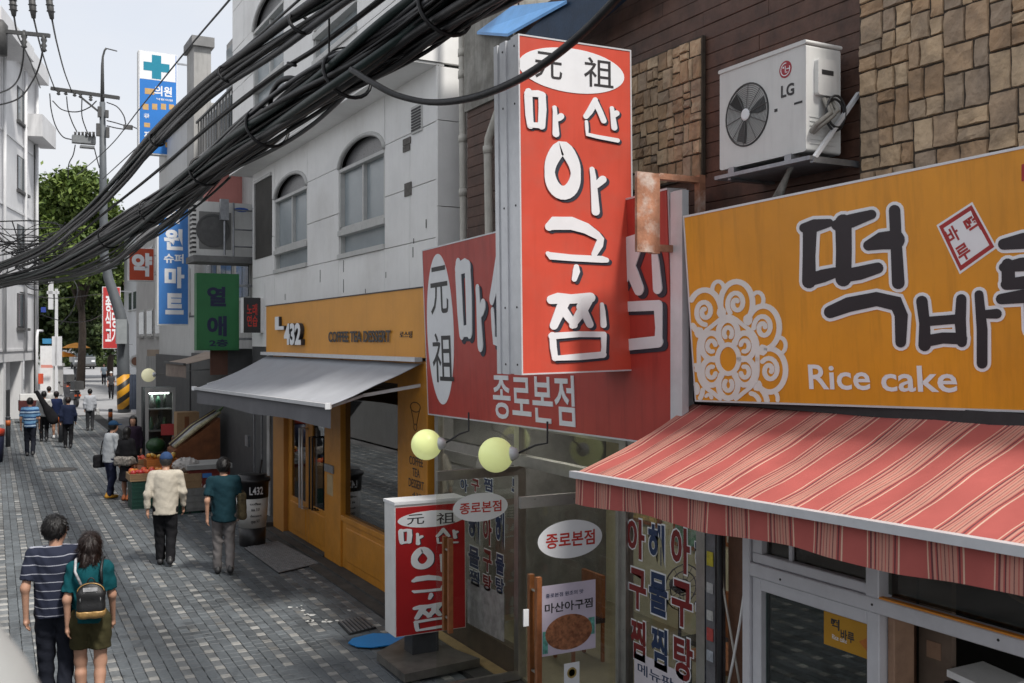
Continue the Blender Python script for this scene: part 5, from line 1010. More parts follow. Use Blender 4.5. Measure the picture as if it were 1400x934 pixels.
# ------------------------------------------------------------------ striped utility pole and its fittings
M_pole = mat('pole_grey',(.09,.10,.11),.6,.12,3); zP = 48
up = thing('utility_pole', 'grey utility pole with a yellow and black striped guard at its foot', 'pole', PD(170,565,zP))
b0 = PD(170,566,zP); b0.z = 0
pp = [b0, PD(168.5,500,zP), PD(168,445,zP), PD(163,425,zP), PD(148,380,zP), PD(142.5,350,zP), PD(141,250,zP), PD(140,140,zP)]
obj('shaft', MB().tube(pp[:3]+pp[3:], [.30,.29,.27,.26,.22,.20,.17,.13], 14), M_pole, up, True)
obj('lamp_mast', MB().tube([PD(140,140,zP),PD(140,90,zP),PD(140.5,78,zP),PD(143,69,zP),PD(145.5,66,zP)],[.10,.07,.05,.045,.05],8), M_bal, up, True); obj('lamp_arm', MB().bar(PD(144,66,zP),PD(160,70,zP),.04,.05), M_bal, up)
def hazard():
    m = bpy.data.materials.new('hazard_stripes'); m.use_nodes = True; n = m.node_tree.nodes; l = m.node_tree.links; b = n['Principled BSDF']
    tc = n.new('ShaderNodeTexCoord'); s_ = n.new('ShaderNodeSeparateXYZ'); l.new(tc.outputs['Object'], s_.inputs[0]); a_ = n.new('ShaderNodeMath'); a_.operation = 'MULTIPLY_ADD'; a_.inputs[1].default_value = -.75; l.new(s_.outputs['X'], a_.inputs[0]); l.new(s_.outputs['Z'], a_.inputs[2])
    f_ = n.new('ShaderNodeMath'); f_.operation = 'MULTIPLY'; f_.inputs[1].default_value = 1.55; l.new(a_.outputs[0], f_.inputs[0]); g_ = n.new('ShaderNodeMath'); g_.operation = 'FRACT'; l.new(f_.outputs[0], g_.inputs[0])
    r = n.new('ShaderNodeValToRGB'); r.color_ramp.interpolation = 'CONSTANT'; r.color_ramp.elements[0].color = (.55,.26,.01,1); r.color_ramp.elements[1].position = .55; r.color_ramp.elements[1].color = (.015,.014,.013,1); l.new(g_.outputs[0], r.inputs['Fac']); l.new(r.outputs['Color'], b.inputs['Base Color']); b.inputs['Roughness'].default_value = .5; return m
obj('striped_guard', MB().tube([b0+Vector((0,0,.15)),PD(168.8,512,zP)],.325,16), hazard(), up, True)
obj('cabinet', MB().box(tuple(PD(156,437,zP)-Vector((0,.9,0))),tuple(PD(171,470,zP)-Vector((0,.3,0)))), mat('cabinet_grey',(.26,.28,.29),.5,.1,4), up)
def xarm(a, b, w=.10): obj('crossarm', MB().bar(a,b,w,w), M_bal, up)
xarm(PD(70,121,zP), PD(163,134,zP), .16); xarm(PD(112,134,zP),PD(134,152,zP),.09)
for x,y in ((80,128),(90,128),(102,130),(110,132),(124,136)): obj('insulator', MB().lathe(PD(x,y-4,zP),[(.04,-.22),(.10,-.16),(.05,-.10),(.10,-.04),(.05,.02)],10), M_bal, up, True)
for x,y,hh in ((136,147,.5),(146,152,.35),(134,170,.6),(147,175,.5)): obj('clamp_box', MB().box(tuple(PD(x-3,y,zP)-Vector((0,.3,0))),tuple(PD(x+2,y+hh*28,zP))), M_bal, up)
tr = thing('cable_junction_box', 'grey junction box hanging on wires left of the utility pole', 'junction box', PD(115,195,zP))
obj('case', MB().box(tuple(PD(99,184,zP-.5)),tuple(PD(131,197,zP)+Vector((0,.4,0)))), mat('junction_grey',(.17,.18,.185),.5,.2,5), tr); obj('lower_case', MB().box(tuple(PD(110,198,zP-.4)),tuple(PD(129,203,zP)+Vector((0,.3,0)))), MATS['junction_grey'], tr)
for k in range(6): obj('bushing', MB().lathe(PD(103+k*5,184,zP-.2),[(.07,-.1),(.05,.06),(.07,.12)],8), M_bal, tr, True)
sp2 = thing('wire_splice', 'black splice box on wires right of the utility pole', 'splice box', PD(175,174,zP)); obj('case', MB().box(tuple(PD(169,170,zP-.3)),tuple(PD(181,178,zP))), M_bal, sp2)
xa = thing('near_crossarm', 'dark steel crossarm with insulators in the upper left corner', 'crossarm', PD(30,45,30))
obj('arm', MB().bar(PD(-25,40,30),PD(68,49,30),.10,.11), M_bal, xa); obj('pole_head', MB().lathe(PD(0,48,30),[(.2,-.6),(.22,.3),(.1,.45)],12), M_bal, xa, True)
for x,y in ((33,45),(60,50)):
    obj('insulator', MB().lathe(PD(x,y+10,30),[(.03,-.25),(.09,-.2),(.05,-.12),(.09,-.05),(.05,.02),(.09,.1),(.04,.3)],10), M_bal, xa, True)
for x,y,x2,y2 in ((17,-5,19,22),(43,-8,46,25),(66,-8,71,26)):
    t = thing('hanging_insulator', {17:'leftmost dark hanging insulator at the top left edge',43:'middle dark hanging insulator at the top left edge',66:'rightmost dark hanging insulator at the top left edge'}[x], 'insulator', PD(x,y,30)); a_, b_ = PD(x,y,30), PD(x2,y2,30)
    obj('body', MB().tube([a_, a_.lerp(b_,.6), b_], [.09,.10,.06], 8), M_bal, t, True)
    for k in range(3): p = a_.lerp(b_, .2+.25*k); obj('shed', MB().lathe(p,[(.05,-.03),(.13,0),(.05,.03)],10), M_bal, t, True)

# ------------------------------------------------------------------ street clutter in the distance
M_boll = mat('bollard_grey',(.06,.063,.07),.5,.1,5); M_orr = mat('reflective_orange',(.55,.13,.03),.5,.08,5)
def bollard(px_, py_, label):
    p = PZ(px_, py_, 0); t = thing('bollard', label, 'bollard', p, 'dark bollards with orange bands'); obj('shaft', MB().lathe(p,[(.075,0),(.072,.9),(.07,.92)],14), M_boll, t, True); obj('band', MB().lathe(p,[(.075,.68),(.075,.86)],14), M_orr, t, True); obj('cap', MB().lathe(p,[(.078,.92),(.078,.96),(.04,.98)],14), M_boll, t, True)
bollard(11,611,'dark bollard with orange band at the left edge beside the striped shirt man'); bollard(83,605,'grey bollard behind the navy jacket woman'); bollard(151,596,'bollard with orange band behind the blue capped shopper')
rb = thing('red_topped_bin', 'dark bin with a red top cut by the left edge', 'bin', PZ(-9,630,0)); p = PZ(-9,632,0); obj('body', MB().lathe(p,[(.24,0),(.28,.75)],14), mat('bin_navy',(.015,.018,.045),.5,.1,5), rb, True); obj('lid', MB().lathe(p,[(.29,.752),(.29,.93),(.1,.98)],14), mat('bin_red',(.55,.06,.03),.4,.08,5), rb, True)
ls = thing('left_stall', 'small stall with red and blue boxes under a white board at the left building', 'stall', PZ(38,575,0)); p = PZ(38,578,0)
obj('board', MB().box((p.x-.3,p.y-.3,.95),(p.x+.65,p.y+.3,1.2)), M_white, ls); obj('cloth', MB().box((p.x-.3,p.y-.35,.05),(p.x+.6,p.y+.35,.5)), mat('stall_blue',(.02,.06,.11),.7,.3,5), ls); obj('red_box', MB().box((p.x-.35,p.y-.4,.52),(p.x+.4,p.y+.3,.94)), mat('stall_red',(.07,.012,.012),.7,.3,5), ls)
# street signal post with white cabinet
sg = thing('signal_post', 'slim white post with a box and blue plate beyond the left building', 'post', PZ(77,545,0)); zs = 56
def pb(x0,y0,x1,y1,z,m,nm,par,dep=.25): return obj(nm, MB().fbox(Frame(PD(700,467,z),RGT,(0,0,1),-FWD), (x0-700)*z/FPX,(467-y1)*z/FPX,(x1-700)*z/FPX,(467-y0)*z/FPX,-dep,0), m, par)
pb(75,395,78,545,zs,M_lb,'post',sg,.12); pb(71,460,82,500,zs,M_lb,'cabinet',sg); pb(58,463,70,470,zs,mat('sky_plate',(.05,.25,.45),.5,.1,3),'plate',sg,.08); pb(66,385,72,423,zs,M_lb,'panel',sg,.1); pb(56,420,62,427,zs,mat('deep_plate',(.03,.06,.3),.5,.1,3),'plate',sg,.08); pb(64,398,80,402,zs,M_lb,'arm',sg,.1)
p2_ = thing('white_shop_sign', 'white standing shop board with pink stripe past the left building', 'sign', PD(63,520,60)); pb(55,473,71,534,60,M_white,'board',p2_,.3); pb(56,499,72,503,59.6,mat('pink_stripe',(.6,.25,.2),.6,.1,3),'stripe',p2_,.05); pb(50,511,56,525,59,mat('red_light_sign',(.6,.08,.03),.5,.1,3),'red_panel',p2_,.3)
gp = thing('gate_post', 'grey concrete gate post beyond the walkers', 'post', PD(76,530,58)); pb(73,500,81,540,58,M_gw,'shaft',gp,.5); pb(72,497,82,501,57.9,M_gw,'cap',gp,.6)
# small truck far away
zt = 112
tk = thing('grey_truck', 'small grey truck parked far down the street', 'truck', PD(115,510,zt)); tp = PZ(116,505,-.03)
def tb_(nm,x0,x1,y0,y1,z0,z1,m,p=tk,b=.1):
    fr_ = FY(tp.y+y0); return obj(nm, MB().bbox(fr_,tp.x+x0,z0,tp.x+x1,z1,-(y1-y0),0,b), m, p)
M_tk = mat('truck_grey',(.17,.18,.19),.4,.1,1); tb_('cab',-1.25,1.25,0,1.9,.55,1.5,M_tk); tb_('cab_top',-1.15,1.15,.25,1.8,1.5,2.45,M_tk); tb_('windscreen',-1.0,1.0,.2,.26,1.55,2.3,M_win,b=.02); tb_('cargo_box',-1.3,1.3,2.0,6.0,.8,2.1,M_gw); tb_('bumper',-1.3,1.3,-.1,.05,.35,.6,M_bal,b=.03)
for x in (-.95,.95): obj('headlight', MB().fbox(FY(tp.y-.02),tp.x+x-.2,.85,tp.x+x+.2,1.1,0,.06), M_lw, tk)
for x in (-1.1,1.1):
    for y in (1.0,4.8): w_ = obj('wheel', MB().lathe((tp.x+x-.12,tp.y+y,.37),[(.28,0),(.4,.04),(.4,.2),(.28,.24)],16,axis=(1,0,0)), M_dark, tk, True)
# parked scooters
def scooter(px_, py_, z, label, col, heading=.2, box=True):
    c = PZ(px_, py_, 0); t = thing('scooter', label, 'scooter', c, 'parked delivery scooters'); ca, sa = math.cos(heading), math.sin(heading)
    T_ = lambda x,y,zz: Vector((c.x + x*ca - y*sa, c.y + x*sa + y*ca, zz))
    for y in (-.6,.6): w_ = obj('wheel', MB().lathe(T_(-.06,y,.25),[(.16,0),(.25,.02),(.25,.10),(.16,.12)],16,axis=(ca,sa,0)), M_dark, t, True)
    M_s = mat('scooter_%s' % px_, col, .35, .1, 4); fr_ = Frame(c,(-sa,ca,0),(0,0,1),(ca,sa,0))
    obj('body', MB().prism(fr_,[(-.75,.45),(-.2,.32),(.25,.30),(.5,.55),(.62,.95),(.50,1.0),(.36,.62),(.12,.45),(-.1,.72),(-.78,.78)],-.14,.14), M_s, t); obj('seat', MB().prism(fr_,[(-.72,.785),(-.1,.74),(-.08,.82),(-.70,.88)],-.13,.13), M_dark, t)
    obj('handlebar', MB().tube([T_(-.32,.48,1.05),T_(0,.56,.98),T_(.32,.48,1.05)],.02,6), M_bal, t); obj('fork', MB().tube([T_(0,.55,.98),T_(0,.62,.25)],.035,6), M_bal, t)
    for x in (-.34,.34): obj('mirror', MB().tube([T_(x,.48,1.05),T_(x*1.1,.48,1.22)],.012,5).ball(T_(x*1.15,.48,1.26),.06,8,6), M_bal, t)
    if box: obj('cargo_box', MB().fbox(fr_,-.95,.9,-.45,1.35,-.24,.24), M_bal, t)
    for x in (-.11,.11): obj('tail_light', MB().fbox(fr_,-.80,.56,-.755,.66,x-.06,x+.06), mat('tail_red',(.6,.10,.03),.4,.1,4), t)
scooter(97,556,0,'dark parked scooter with cargo box beyond the walking group',(.03,.03,.035),.35)
scooter(88,541,0,'orange tailed parked scooter farthest up the left side',(.10,.03,.02),.3)
scooter(106,520,0,'black scooter in front of the distant truck',(.02,.02,.025),.25,False)
hd2 = thing('clipped_hedge', 'long dark green clipped hedge across the end of the street', 'hedge', PD(120,500,135))
# orange umbrella tops
for x,y,l_ in ((104,470,'orange parasol top by the distant truck'),(86,482,'lower orange parasol top near the white post')):
    t = thing('orange_parasol', l_, 'parasol', PD(x,y,75), 'orange parasols'); p = PD(x,y,75); obj('canopy', MB().lathe(p,[(1.0,-.32),(.6,-.08),(.03,.08)],8), mat('parasol_orange',(.62,.25,.02),.7,.1,4), t); obj('pole', MB().tube([(p.x,p.y,p.z),(p.x,p.y,0)],.03,6), M_bal, t)

# ------------------------------------------------------------------ shopfront things past the cafe
M_shopgl = mat('shop_glass_dark',(.035,.045,.045),.12,.3,2,bump=0)
fsd = thing('fridge_cabinet', 'tall glass fronted drinks cabinet behind the fruit stall', 'cabinet', (4.6,25.6,0)); f = FY(25.0); u0,v0,u1,v1 = f.box(199,530,240,610); v0 = .02
obj('case', MB().fbox(f,u0,v0,u1,v1,-.7,-.5), M_dkg, fsd); obj('frame', MB().fbox(f,u0,v0,u0+.07,v1,-.05,0).fbox(f,u1-.07,v0,u1,v1,-.05,0).fbox(f,u0+.07,v1-.12,u1-.07,v1,-.05,0), M_gw, fsd); gcol = [(.02,.09,.05),(.28,.05,.05),(.16,.17,.17),(.03,.12,.09),(.05,.06,.05)]
for k in range(4):
    uu = u0+.12
    while uu < u1-.2: i_ = random.randrange(5); w_ = random.uniform(.05,.14); obj('goods', MB().lathe(f.p(uu+w_/2,.231+k*.52,-.30),[(w_*.45,0),(w_*.48,random.uniform(.1,.25)),(w_*.2,random.uniform(.27,.36))],10), mat('goods_%d' % i_, gcol[i_], .4, .4, 20, bump=0), fsd, True); uu += w_*random.uniform(1.1,1.8)
obj('door_pane', MB().fbox(f,u0+.07,.05,u1-.07,v1-.12,-.02,-.012), M_glass, fsd); obj('added_glow_strip', MB().fbox(f,u0+.12,v1-.16,u1-.12,v1-.13,-.3,-.2), mat('added_fridge_glow',(.85,1,.95),.5,0,bump=0,emit=5), fsd); obj('price_card', MB().fbox(f,u0+.35,1.15,u0+.65,1.42,.0,.01), mat('card_red',(.45,.05,.05),.6,.1,5), fsd)  # glowing strip added inside the cabinet to brighten the goods
for k in range(4): obj('shelf', MB().fbox(f,u0+.07,.20+k*.52,u1-.07,.23+k*.52,-.5,-.03), M_steel, fsd)
gt = globe(203,513,4.25,.19,'far pale yellow globe lamp above the drinks cabinet',(4.9,22.0,2.9),M_globec)
nr = thing('round_shop_sign', 'round pale hanging shop plate right of the striped pole', 'sign', PD(186,494,40)); p = PD(186,494,40); obj('disc', MB().lathe(p,[(.25,-.04),(.25,.04)],24,axis=-FWD), M_white, nr); obj('emblem', MB().lathe(p,[(.17,.041),(.17,.05)],20,axis=-FWD), mat('emblem_brown',(.25,.12,.08),.6,.2,8), nr); obj('arm', MB().bar(p+Vector((0,0,.2)),p+Vector((.9,0,.3)),.03,.03), M_bal, nr)
wl = thing('wall_cabinet', 'grey metal cabinet on the wall above the far globe lamp', 'cabinet', PD(207,505,33)); pb(200,487,219,508,33,M_gw,'case',wl,.5); pb(201,478,217,487,33,mat('beige_lid',(.35,.28,.22),.7,.1,4),'lid',wl,.5)
bk2 = thing('blue_shutter', 'dark blue grey shutter beside the striped pole', 'shutter', PD(186,540,44)); 
for k in range(5): pb(177+k*4,512,180.6+k*4,560,44,mat('shutter_blue',(.06,.075,.11),.6,.15,4),'slat',bk2,.1)
for x0,x1,y0,y1,l_ in ((155,172,470,478,'white plate on the grey cabinet of the striped pole'),): pass
# ================================================================== PEOPLE
def nets(fn, lo, hi, h):
    lo = np.array(lo, float); n = np.ceil((np.array(hi)-lo)/h).astype(int)+1
    ax = [lo[i]+h*np.arange(n[i]) for i in range(3)]; P = np.stack(np.meshgrid(*ax, indexing='ij'), -1)
    K = 4; nc = [(m+K-1)//K+1 for m in n]; axc = [lo[i]+h*K*(np.arange(nc[i])+.0) + h*(K-1)/2 for i in range(3)]   # coarse pass first
    Pc = np.stack(np.meshgrid(*axc, indexing='ij'), -1); vc = fn(Pc.reshape(-1,3)).reshape(nc)
    v = np.repeat(np.repeat(np.repeat(vc,K,0),K,1),K,2)[:n[0],:n[1],:n[2]].copy(); fine = np.abs(v) < h*K*1.9; v[fine] = fn(P[fine]); c = [m-1 for m in n]
    acc = np.zeros((*c,3)); cnt = np.zeros(c)
    sl = lambda o, k: slice(o, o+k)
    corners = [(i,j,k) for i in (0,1) for j in (0,1) for k in (0,1)]
    for a in corners:
        for d in range(3):
            if a[d]: continue
            b = list(a); b[d] = 1
            va = v[tuple(sl(a[i],c[i]) for i in range(3))]; vb = v[tuple(sl(b[i],c[i]) for i in range(3))]
            mk = (va < 0) != (vb < 0); t = np.where(mk, va/(va-vb+1e-12), 0)
            for i in range(3): acc[...,i] += mk*(a[i] + (t if i == d else 0))
            cnt += mk
    act = cnt > 0; idx = -np.ones(c, int); idx[act] = np.arange(act.sum()); ii = np.argwhere(act)
    verts = lo + h*(ii + acc[act]/cnt[act][:,None]); quads = []
    for d in range(3):
        u, w_ = (d+1) % 3, (d+2) % 3
        s0 = [slice(None)]*3; s1 = [slice(None)]*3; s0[d] = slice(0,-1); s1[d] = slice(1,None)
        A, B = v[tuple(s0)] < 0, v[tuple(s1)] < 0; e = np.argwhere(A != B); flip = A[tuple(e.T)]
        ok = (e[:,u] > 0) & (e[:,w_] > 0) & (e[:,u] < c[u]) & (e[:,w_] < c[w_]); e = e[ok]; flip = flip[ok]
        q = []
        for du, dw in ((-1,-1),(0,-1),(0,0),(-1,0)):
            f = e.copy(); f[:,u] += du; f[:,w_] += dw; q.append(idx[tuple(f.T)])
        q = np.stack(q, 1); q[~flip] = q[~flip][:,::-1]; quads.append(q)
    return verts, np.concatenate(quads)
def cap_(P, a, b, ra, rb, sy=1.0):
    a = np.array(a, float); b = np.array(b, float); S = np.array([1, sy, 1.]); p = (P-a)*S; d = (b-a)*S
    t = np.clip(p@d/(d@d+1e-9), 0, 1); return np.linalg.norm(p-t[:,None]*d, axis=1) - (ra+(rb-ra)*t)
def ell_(P, c, r, R3=None):
    p = P-np.array(c, float)
    if R3 is not None: p = p@R3
    r = np.array(r, float); k0 = np.linalg.norm(p/r, axis=1); k1 = np.linalg.norm(p/(r*r), axis=1); return k0*(k0-1)/(k1+1e-9)
def smin(a, b, k=.03):
    h = np.maximum(k-np.abs(a-b), 0)/k; return np.minimum(a, b) - h*h*k*.25
def smin_all(L, k=.03):
    r = L[0]
    for x in L[1:]: r = smin(r, x, k)
    return r
def rz(a): c, s = math.cos(a), math.sin(a); return np.array([[c,-s,0],[s,c,0],[0,0,1]])
def folds(P, amp, seed):
    x, y, z = P[:,0], P[:,1], P[:,2]
    return amp*(np.sin(23*x+31*z+seed)*np.sin(17*y-19*z+2*seed) + .6*np.sin(41*z+11*np.sin(9*x+seed)+7*y) + .5*np.sin(13*z-29*x+3*seed))
def addmesh(nm, vq, m, parent, smooth=True):
    v, q = vq; me = bpy.data.meshes.new(nm); me.from_pydata(v.tolist(), [], q.tolist()); me.update(); return obj(nm, me, m, parent, smooth)
M_skin = mat('skin_light',(.42,.235,.16),.5,.06,8,bump=.04,spec=.4); M_skin2 = mat('skin_tan',(.33,.165,.105),.5,.06,8,bump=.04,spec=.4); M_hair = mat('hair_black',(.006,.005,.005),.42,.3,60,bump=.4,bs=160,spec=.4); M_hairb = mat('hair_brown',(.015,.007,.005),.4,.3,60,bump=.4,bs=160,spec=.45); M_hairg = mat('hair_dark_grey',(.03,.028,.028),.5,.3,60,bump=.5,bs=120)
def cloth(nm, c, **k): return mat(nm, c, .85, .14, 7, bump=.5, bs=24, spec=.15, **k)
def striped(nm, bands, period):
    m = bpy.data.materials.new(nm); m.use_nodes = True; n = m.node_tree.nodes; l = m.node_tree.links; b = n['Principled BSDF']; tc = n.new('ShaderNodeTexCoord'); s = n.new('ShaderNodeSeparateXYZ'); l.new(tc.outputs['Object'], s.inputs[0])
    nz_ = n.new('ShaderNodeTexNoise'); nz_.inputs['Scale'].default_value = 5; l.new(tc.outputs['Object'], nz_.inputs['Vector']); a = n.new('ShaderNodeMath'); a.operation = 'MULTIPLY_ADD'; a.inputs[1].default_value = .03; l.new(nz_.outputs['Fac'], a.inputs[0]); l.new(s.outputs['Z'], a.inputs[2])
    d = n.new('ShaderNodeMath'); d.operation = 'MULTIPLY'; d.inputs[1].default_value = 1/period; l.new(a.outputs[0], d.inputs[0]); f = n.new('ShaderNodeMath'); f.operation = 'FRACT'; l.new(d.outputs[0], f.inputs[0]); r = n.new('ShaderNodeValToRGB'); r.color_ramp.interpolation = 'CONSTANT'; e = r.color_ramp.elements
    e[0].color = (*bands[0][1],1); e[1].position = bands[1][0]; e[1].color = (*bands[1][1],1)
    for p, c in bands[2:]: x = e.new(p); x.color = (*c,1)
    l.new(f.outputs[0], r.inputs['Fac']); l.new(r.outputs['Color'], b.inputs['Base Color']); b.inputs['Roughness'].default_value = .85; b.inputs['Specular IOR Level'].default_value = .15
    n3 = n.new('ShaderNodeTexNoise'); n3.inputs['Scale'].default_value = 16; n3.inputs['Detail'].default_value = 4; l.new(tc.outputs['Object'], n3.inputs['Vector']); bq = n.new('ShaderNodeBump'); bq.inputs['Strength'].default_value = .5; bq.inputs['Distance'].default_value = .01; l.new(n3.outputs['Fac'], bq.inputs['Height']); l.new(bq.outputs['Normal'], b.inputs['Normal']); return m
def person(label, pos, head, H, h, top, bottom, hair='short', hairm=None, skin=None, sleeve='short', hem=.86, leg='trousers', legm=None, shoem=None, step=.12, lean=.0, hy=0.0, arms=None, build=1.0, cap=None, seed=1.0, glasses=False, male=True, legw=1.0, toplen=None, noleg=False):
    s = H/1.72; skin = skin or M_skin; hairm = hairm or M_hair; root = thing('person', label, 'person', pos); BASE[root.name] = Vector((0,0,0)); root.rotation_euler = (0,0,head); root.scale = (s,s,s)
    bw = build; dy = lambda z: lean*max(0, z-.95)
    sh = .165*bw if male else .145*bw; zS = 1.405
    hipw = .085 if male else .09
    ank = {-1:(-hipw*.95, step, .075+max(0,-step)*.25), 1:(hipw*.95, -step, .075+max(0,step)*.35)}
    kn = {k:(hipw*k*1.02, ank[k][1]*.45+.035+ (.03 if ank[k][1] < 0 else 0), .485) for k in (-1,1)}
    hp_ = {k:(hipw*k, 0, .90) for k in (-1,1)}
    A = arms or {}
    def arm(k):
        d = A.get(k, ((k*(sh+.048*bw), -.02+step*.5*k, 1.12), (k*(sh+.046*bw), .045+step*.9*k, .875))); return (k*sh, dy(zS), zS), (d[0][0], d[0][1]+dy(1.1), d[0][2]), (d[1][0], d[1][1]+dy(.9), d[1][2])
    lk = .78 if leg == 'trousers' else legw
    hc = np.array([0, .02+dy(1.6)*1.15, 1.605]); Rh = rz(hy)
    def HP(x, y, z): return hc + Rh@np.array([x,y,z])
    def hand(k):
        _, e, w_ = arm(k); e = np.array(e); w_ = np.array(w_); d = (w_-e)/np.linalg.norm(w_-e); fwd = np.array([0,1.,0]) - d*d[1]; fwd /= np.linalg.norm(fwd); side = np.cross(d, fwd); inn = side*(-k if np.sign(side[0]) == 1 else k); L = []
        c = w_+d*.045; L.append(('c', w_, w_+d*.075, .022, .026)); L.append(('c', c+fwd*.022, c-fwd*.022+d*.02, .018, .018))
        for i, (o, ln) in enumerate(((.030,.062),(.011,.072),(-.009,.067),(-.028,.052))):
            p0 = w_+d*.078+fwd*o; p1 = p0+d*ln*.55+inn*.008; p2 = p1+d*ln*.40+inn*.022; L += [('c',p0,p1,.0095,.009),('c',p1,p2,.009,.0075)]
        p0 = w_+d*.025+fwd*.026; p1 = p0+d*.035+fwd*.022+inn*.01; L += [('c',p0,p1,.012,.0105),('c',p1,p1+d*.03+inn*.012,.0105,.008)]
        return L
    def body(P):
        L = [cap_(P,(0,dy(1.0),.98),(0,dy(1.3),1.30),.115*bw,.128*bw,1.35), cap_(P,(-sh*.8,dy(zS),zS-.01),(sh*.8,dy(zS),zS-.01),.055,.055), cap_(P,(-.055,0,.92),(.055,0,.92),.10,.10,1.18), cap_(P,(0,dy(1.42),1.42),(0,hc[1]-.012,1.53),.058,.052)]
        for k in (-1,1):
            a,e,w_ = arm(k); L += [cap_(P,a,e,.046,.035), cap_(P,e,w_,.035,.024), cap_(P,hp_[k],kn[k],.082*lk,.056*lk), cap_(P,kn[k],ank[k],.054*lk,.036), cap_(P,np.array(kn[k])+(0,-.02,-.12),np.array(kn[k])+(0,-.015,-.2),.050*lk,.042*lk)]
            t = np.array(ank[k]); L += [cap_(P,t+(0,-.03,-.035),t+(0,.13,-.05),.034,.026)]
        r = smin_all(L,.035)
        for k in (-1,1):
            for _, a, b, ra, rb in hand(k): r = smin(r, cap_(P,a,b,ra,rb), .006)
        hd = smin_all([ell_(P,HP(0,0,.015),(.076,.094,.105),Rh), ell_(P,HP(0,.025,-.055),(.056,.062,.062),Rh), ell_(P,HP(0,.092,-.012),(.013,.022,.022),Rh)], .025)
        for k in (-1,1): hd = smin(hd, ell_(P,HP(.078*k,-.005,-.01),(.012,.022,.032),Rh), .008)
        hd = smin(hd, ell_(P,HP(0,.085,-.052),(.024,.012,.010),Rh), .01)
        return smin(r, hd, .03)
    ex = max(.42*bw, .36); bnd = ((-ex,-.5,-.01),(ex,.55,1.76)); hh = h/s
    b_ = addmesh('body', nets(body,*bnd,hh), skin, root)
    def topf(P):
        g = .022; zb = toplen or hem
        L = [cap_(P,(0,dy(zb),zb),(0,dy(1.32),1.32),(.135 if male else .130)*bw+g,.140*bw+g,1.18), cap_(P,(-sh*.85,dy(zS),zS-.005),(sh*.85,dy(zS),zS-.005),.062+g*.3,.062+g*.3), cap_(P,(-.05,dy(1.44),1.44),(.05,dy(1.44),1.44),.055,.055)]
        for k in (-1,1):
            a,e,w_ = arm(k); a,e,w_ = map(np.array,(a,e,w_))
            if sleeve == 'short': L.append(cap_(P,a,a+(e-a)*.80,.062,.066))
            else: L += [cap_(P,a,e,.064,.056), cap_(P,e,e+(w_-e)*.9,.056,.045)]
        f = smin_all(L,.04) + folds(P,.004,seed)
        f = np.maximum(f, (zb+.012*np.sin(9*P[:,0]+seed)) - P[:,2]) if sleeve == 'short' else np.maximum(f, np.where(np.abs(P[:,0]) < .20*bw, zb - P[:,2], -1))
        if sleeve == 'short':
            for k in (-1,1):
                a,e,_ = arm(k); a = np.array(a); e = np.array(e); d = (e-a)/np.linalg.norm(e-a); q = (P-a)@d-.78*np.linalg.norm(e-a); near_ = np.linalg.norm((P-a)-np.outer((P-a)@d,d),axis=1) < .09; f = np.where(near_ & (np.sign(P[:,0]) == k) & (np.abs(P[:,0]) > sh*.9), np.maximum(f,q), f)
        else:
            for k in (-1,1):
                a,e,w_ = arm(k); e = np.array(e); w_ = np.array(w_); d = (w_-e)/np.linalg.norm(w_-e); q = (P-e)@d-.92*np.linalg.norm(w_-e); near_ = np.linalg.norm((P-e)-np.outer((P-e)@d,d),axis=1) < .075; f = np.where(near_ & ((P-e)@d > 0), np.maximum(f,q), f)
        return np.maximum(f, P[:,2]-(1.475))
    addmesh('shirt', nets(topf,(-ex,-.45,(toplen or hem)-.05 if sleeve == 'short' else .6),(ex,.5,1.55),hh*1.1), top, root)
    if leg == 'skirt':
        def legf(P):
            f = cap_(P,(0,0,1.0),(0,.01,.50),.14,.185,1.15) + folds(P,.006,seed+2); return np.maximum(np.maximum(f,.47-P[:,2]),P[:,2]-1.03)
    else:
        stop = .07 if leg == 'trousers' else (.62 if leg == 'shorts' else .2)
        def legf(P):
            L = [cap_(P,(-.045,0,.94),(.045,0,.94),.112,.112,1.12)]
            for k in (-1,1): L += [cap_(P,hp_[k],kn[k],.098*legw,.074*legw), cap_(P,kn[k],ank[k],.073*legw,.062*legw)] if leg != 'shorts' else [cap_(P,hp_[k],np.array(hp_[k])*.35+np.array(kn[k])*.65,.105,.098)]
            f = smin_all(L,.025) + folds(P,.005,seed+4); return np.maximum(np.maximum(f,stop-P[:,2]),P[:,2]-1.03)
    if not noleg: addmesh({'skirt':'skirt','shorts':'shorts'}.get(leg,'trousers'), nets(legf,(-.36,-.45,.03),(.36,.5,1.06),hh*1.1), bottom, root)
    for k in (-1,1):
        t = np.array(ank[k]); 
        def sf(P): return np.maximum(smin(cap_(P,t+(0,-.045,-.025),t+(0,.14,-.045),.046,.036), cap_(P,t+(0,-.03,-.03),t+(0,-.02,.03),.045,.043), .02), t[2]-.078-P[:,2])
        addmesh('shoe', nets(sf,t+(-.08,-.13,-.09),t+(.08,.24,.09),hh*.9), shoem or M_dark, root)
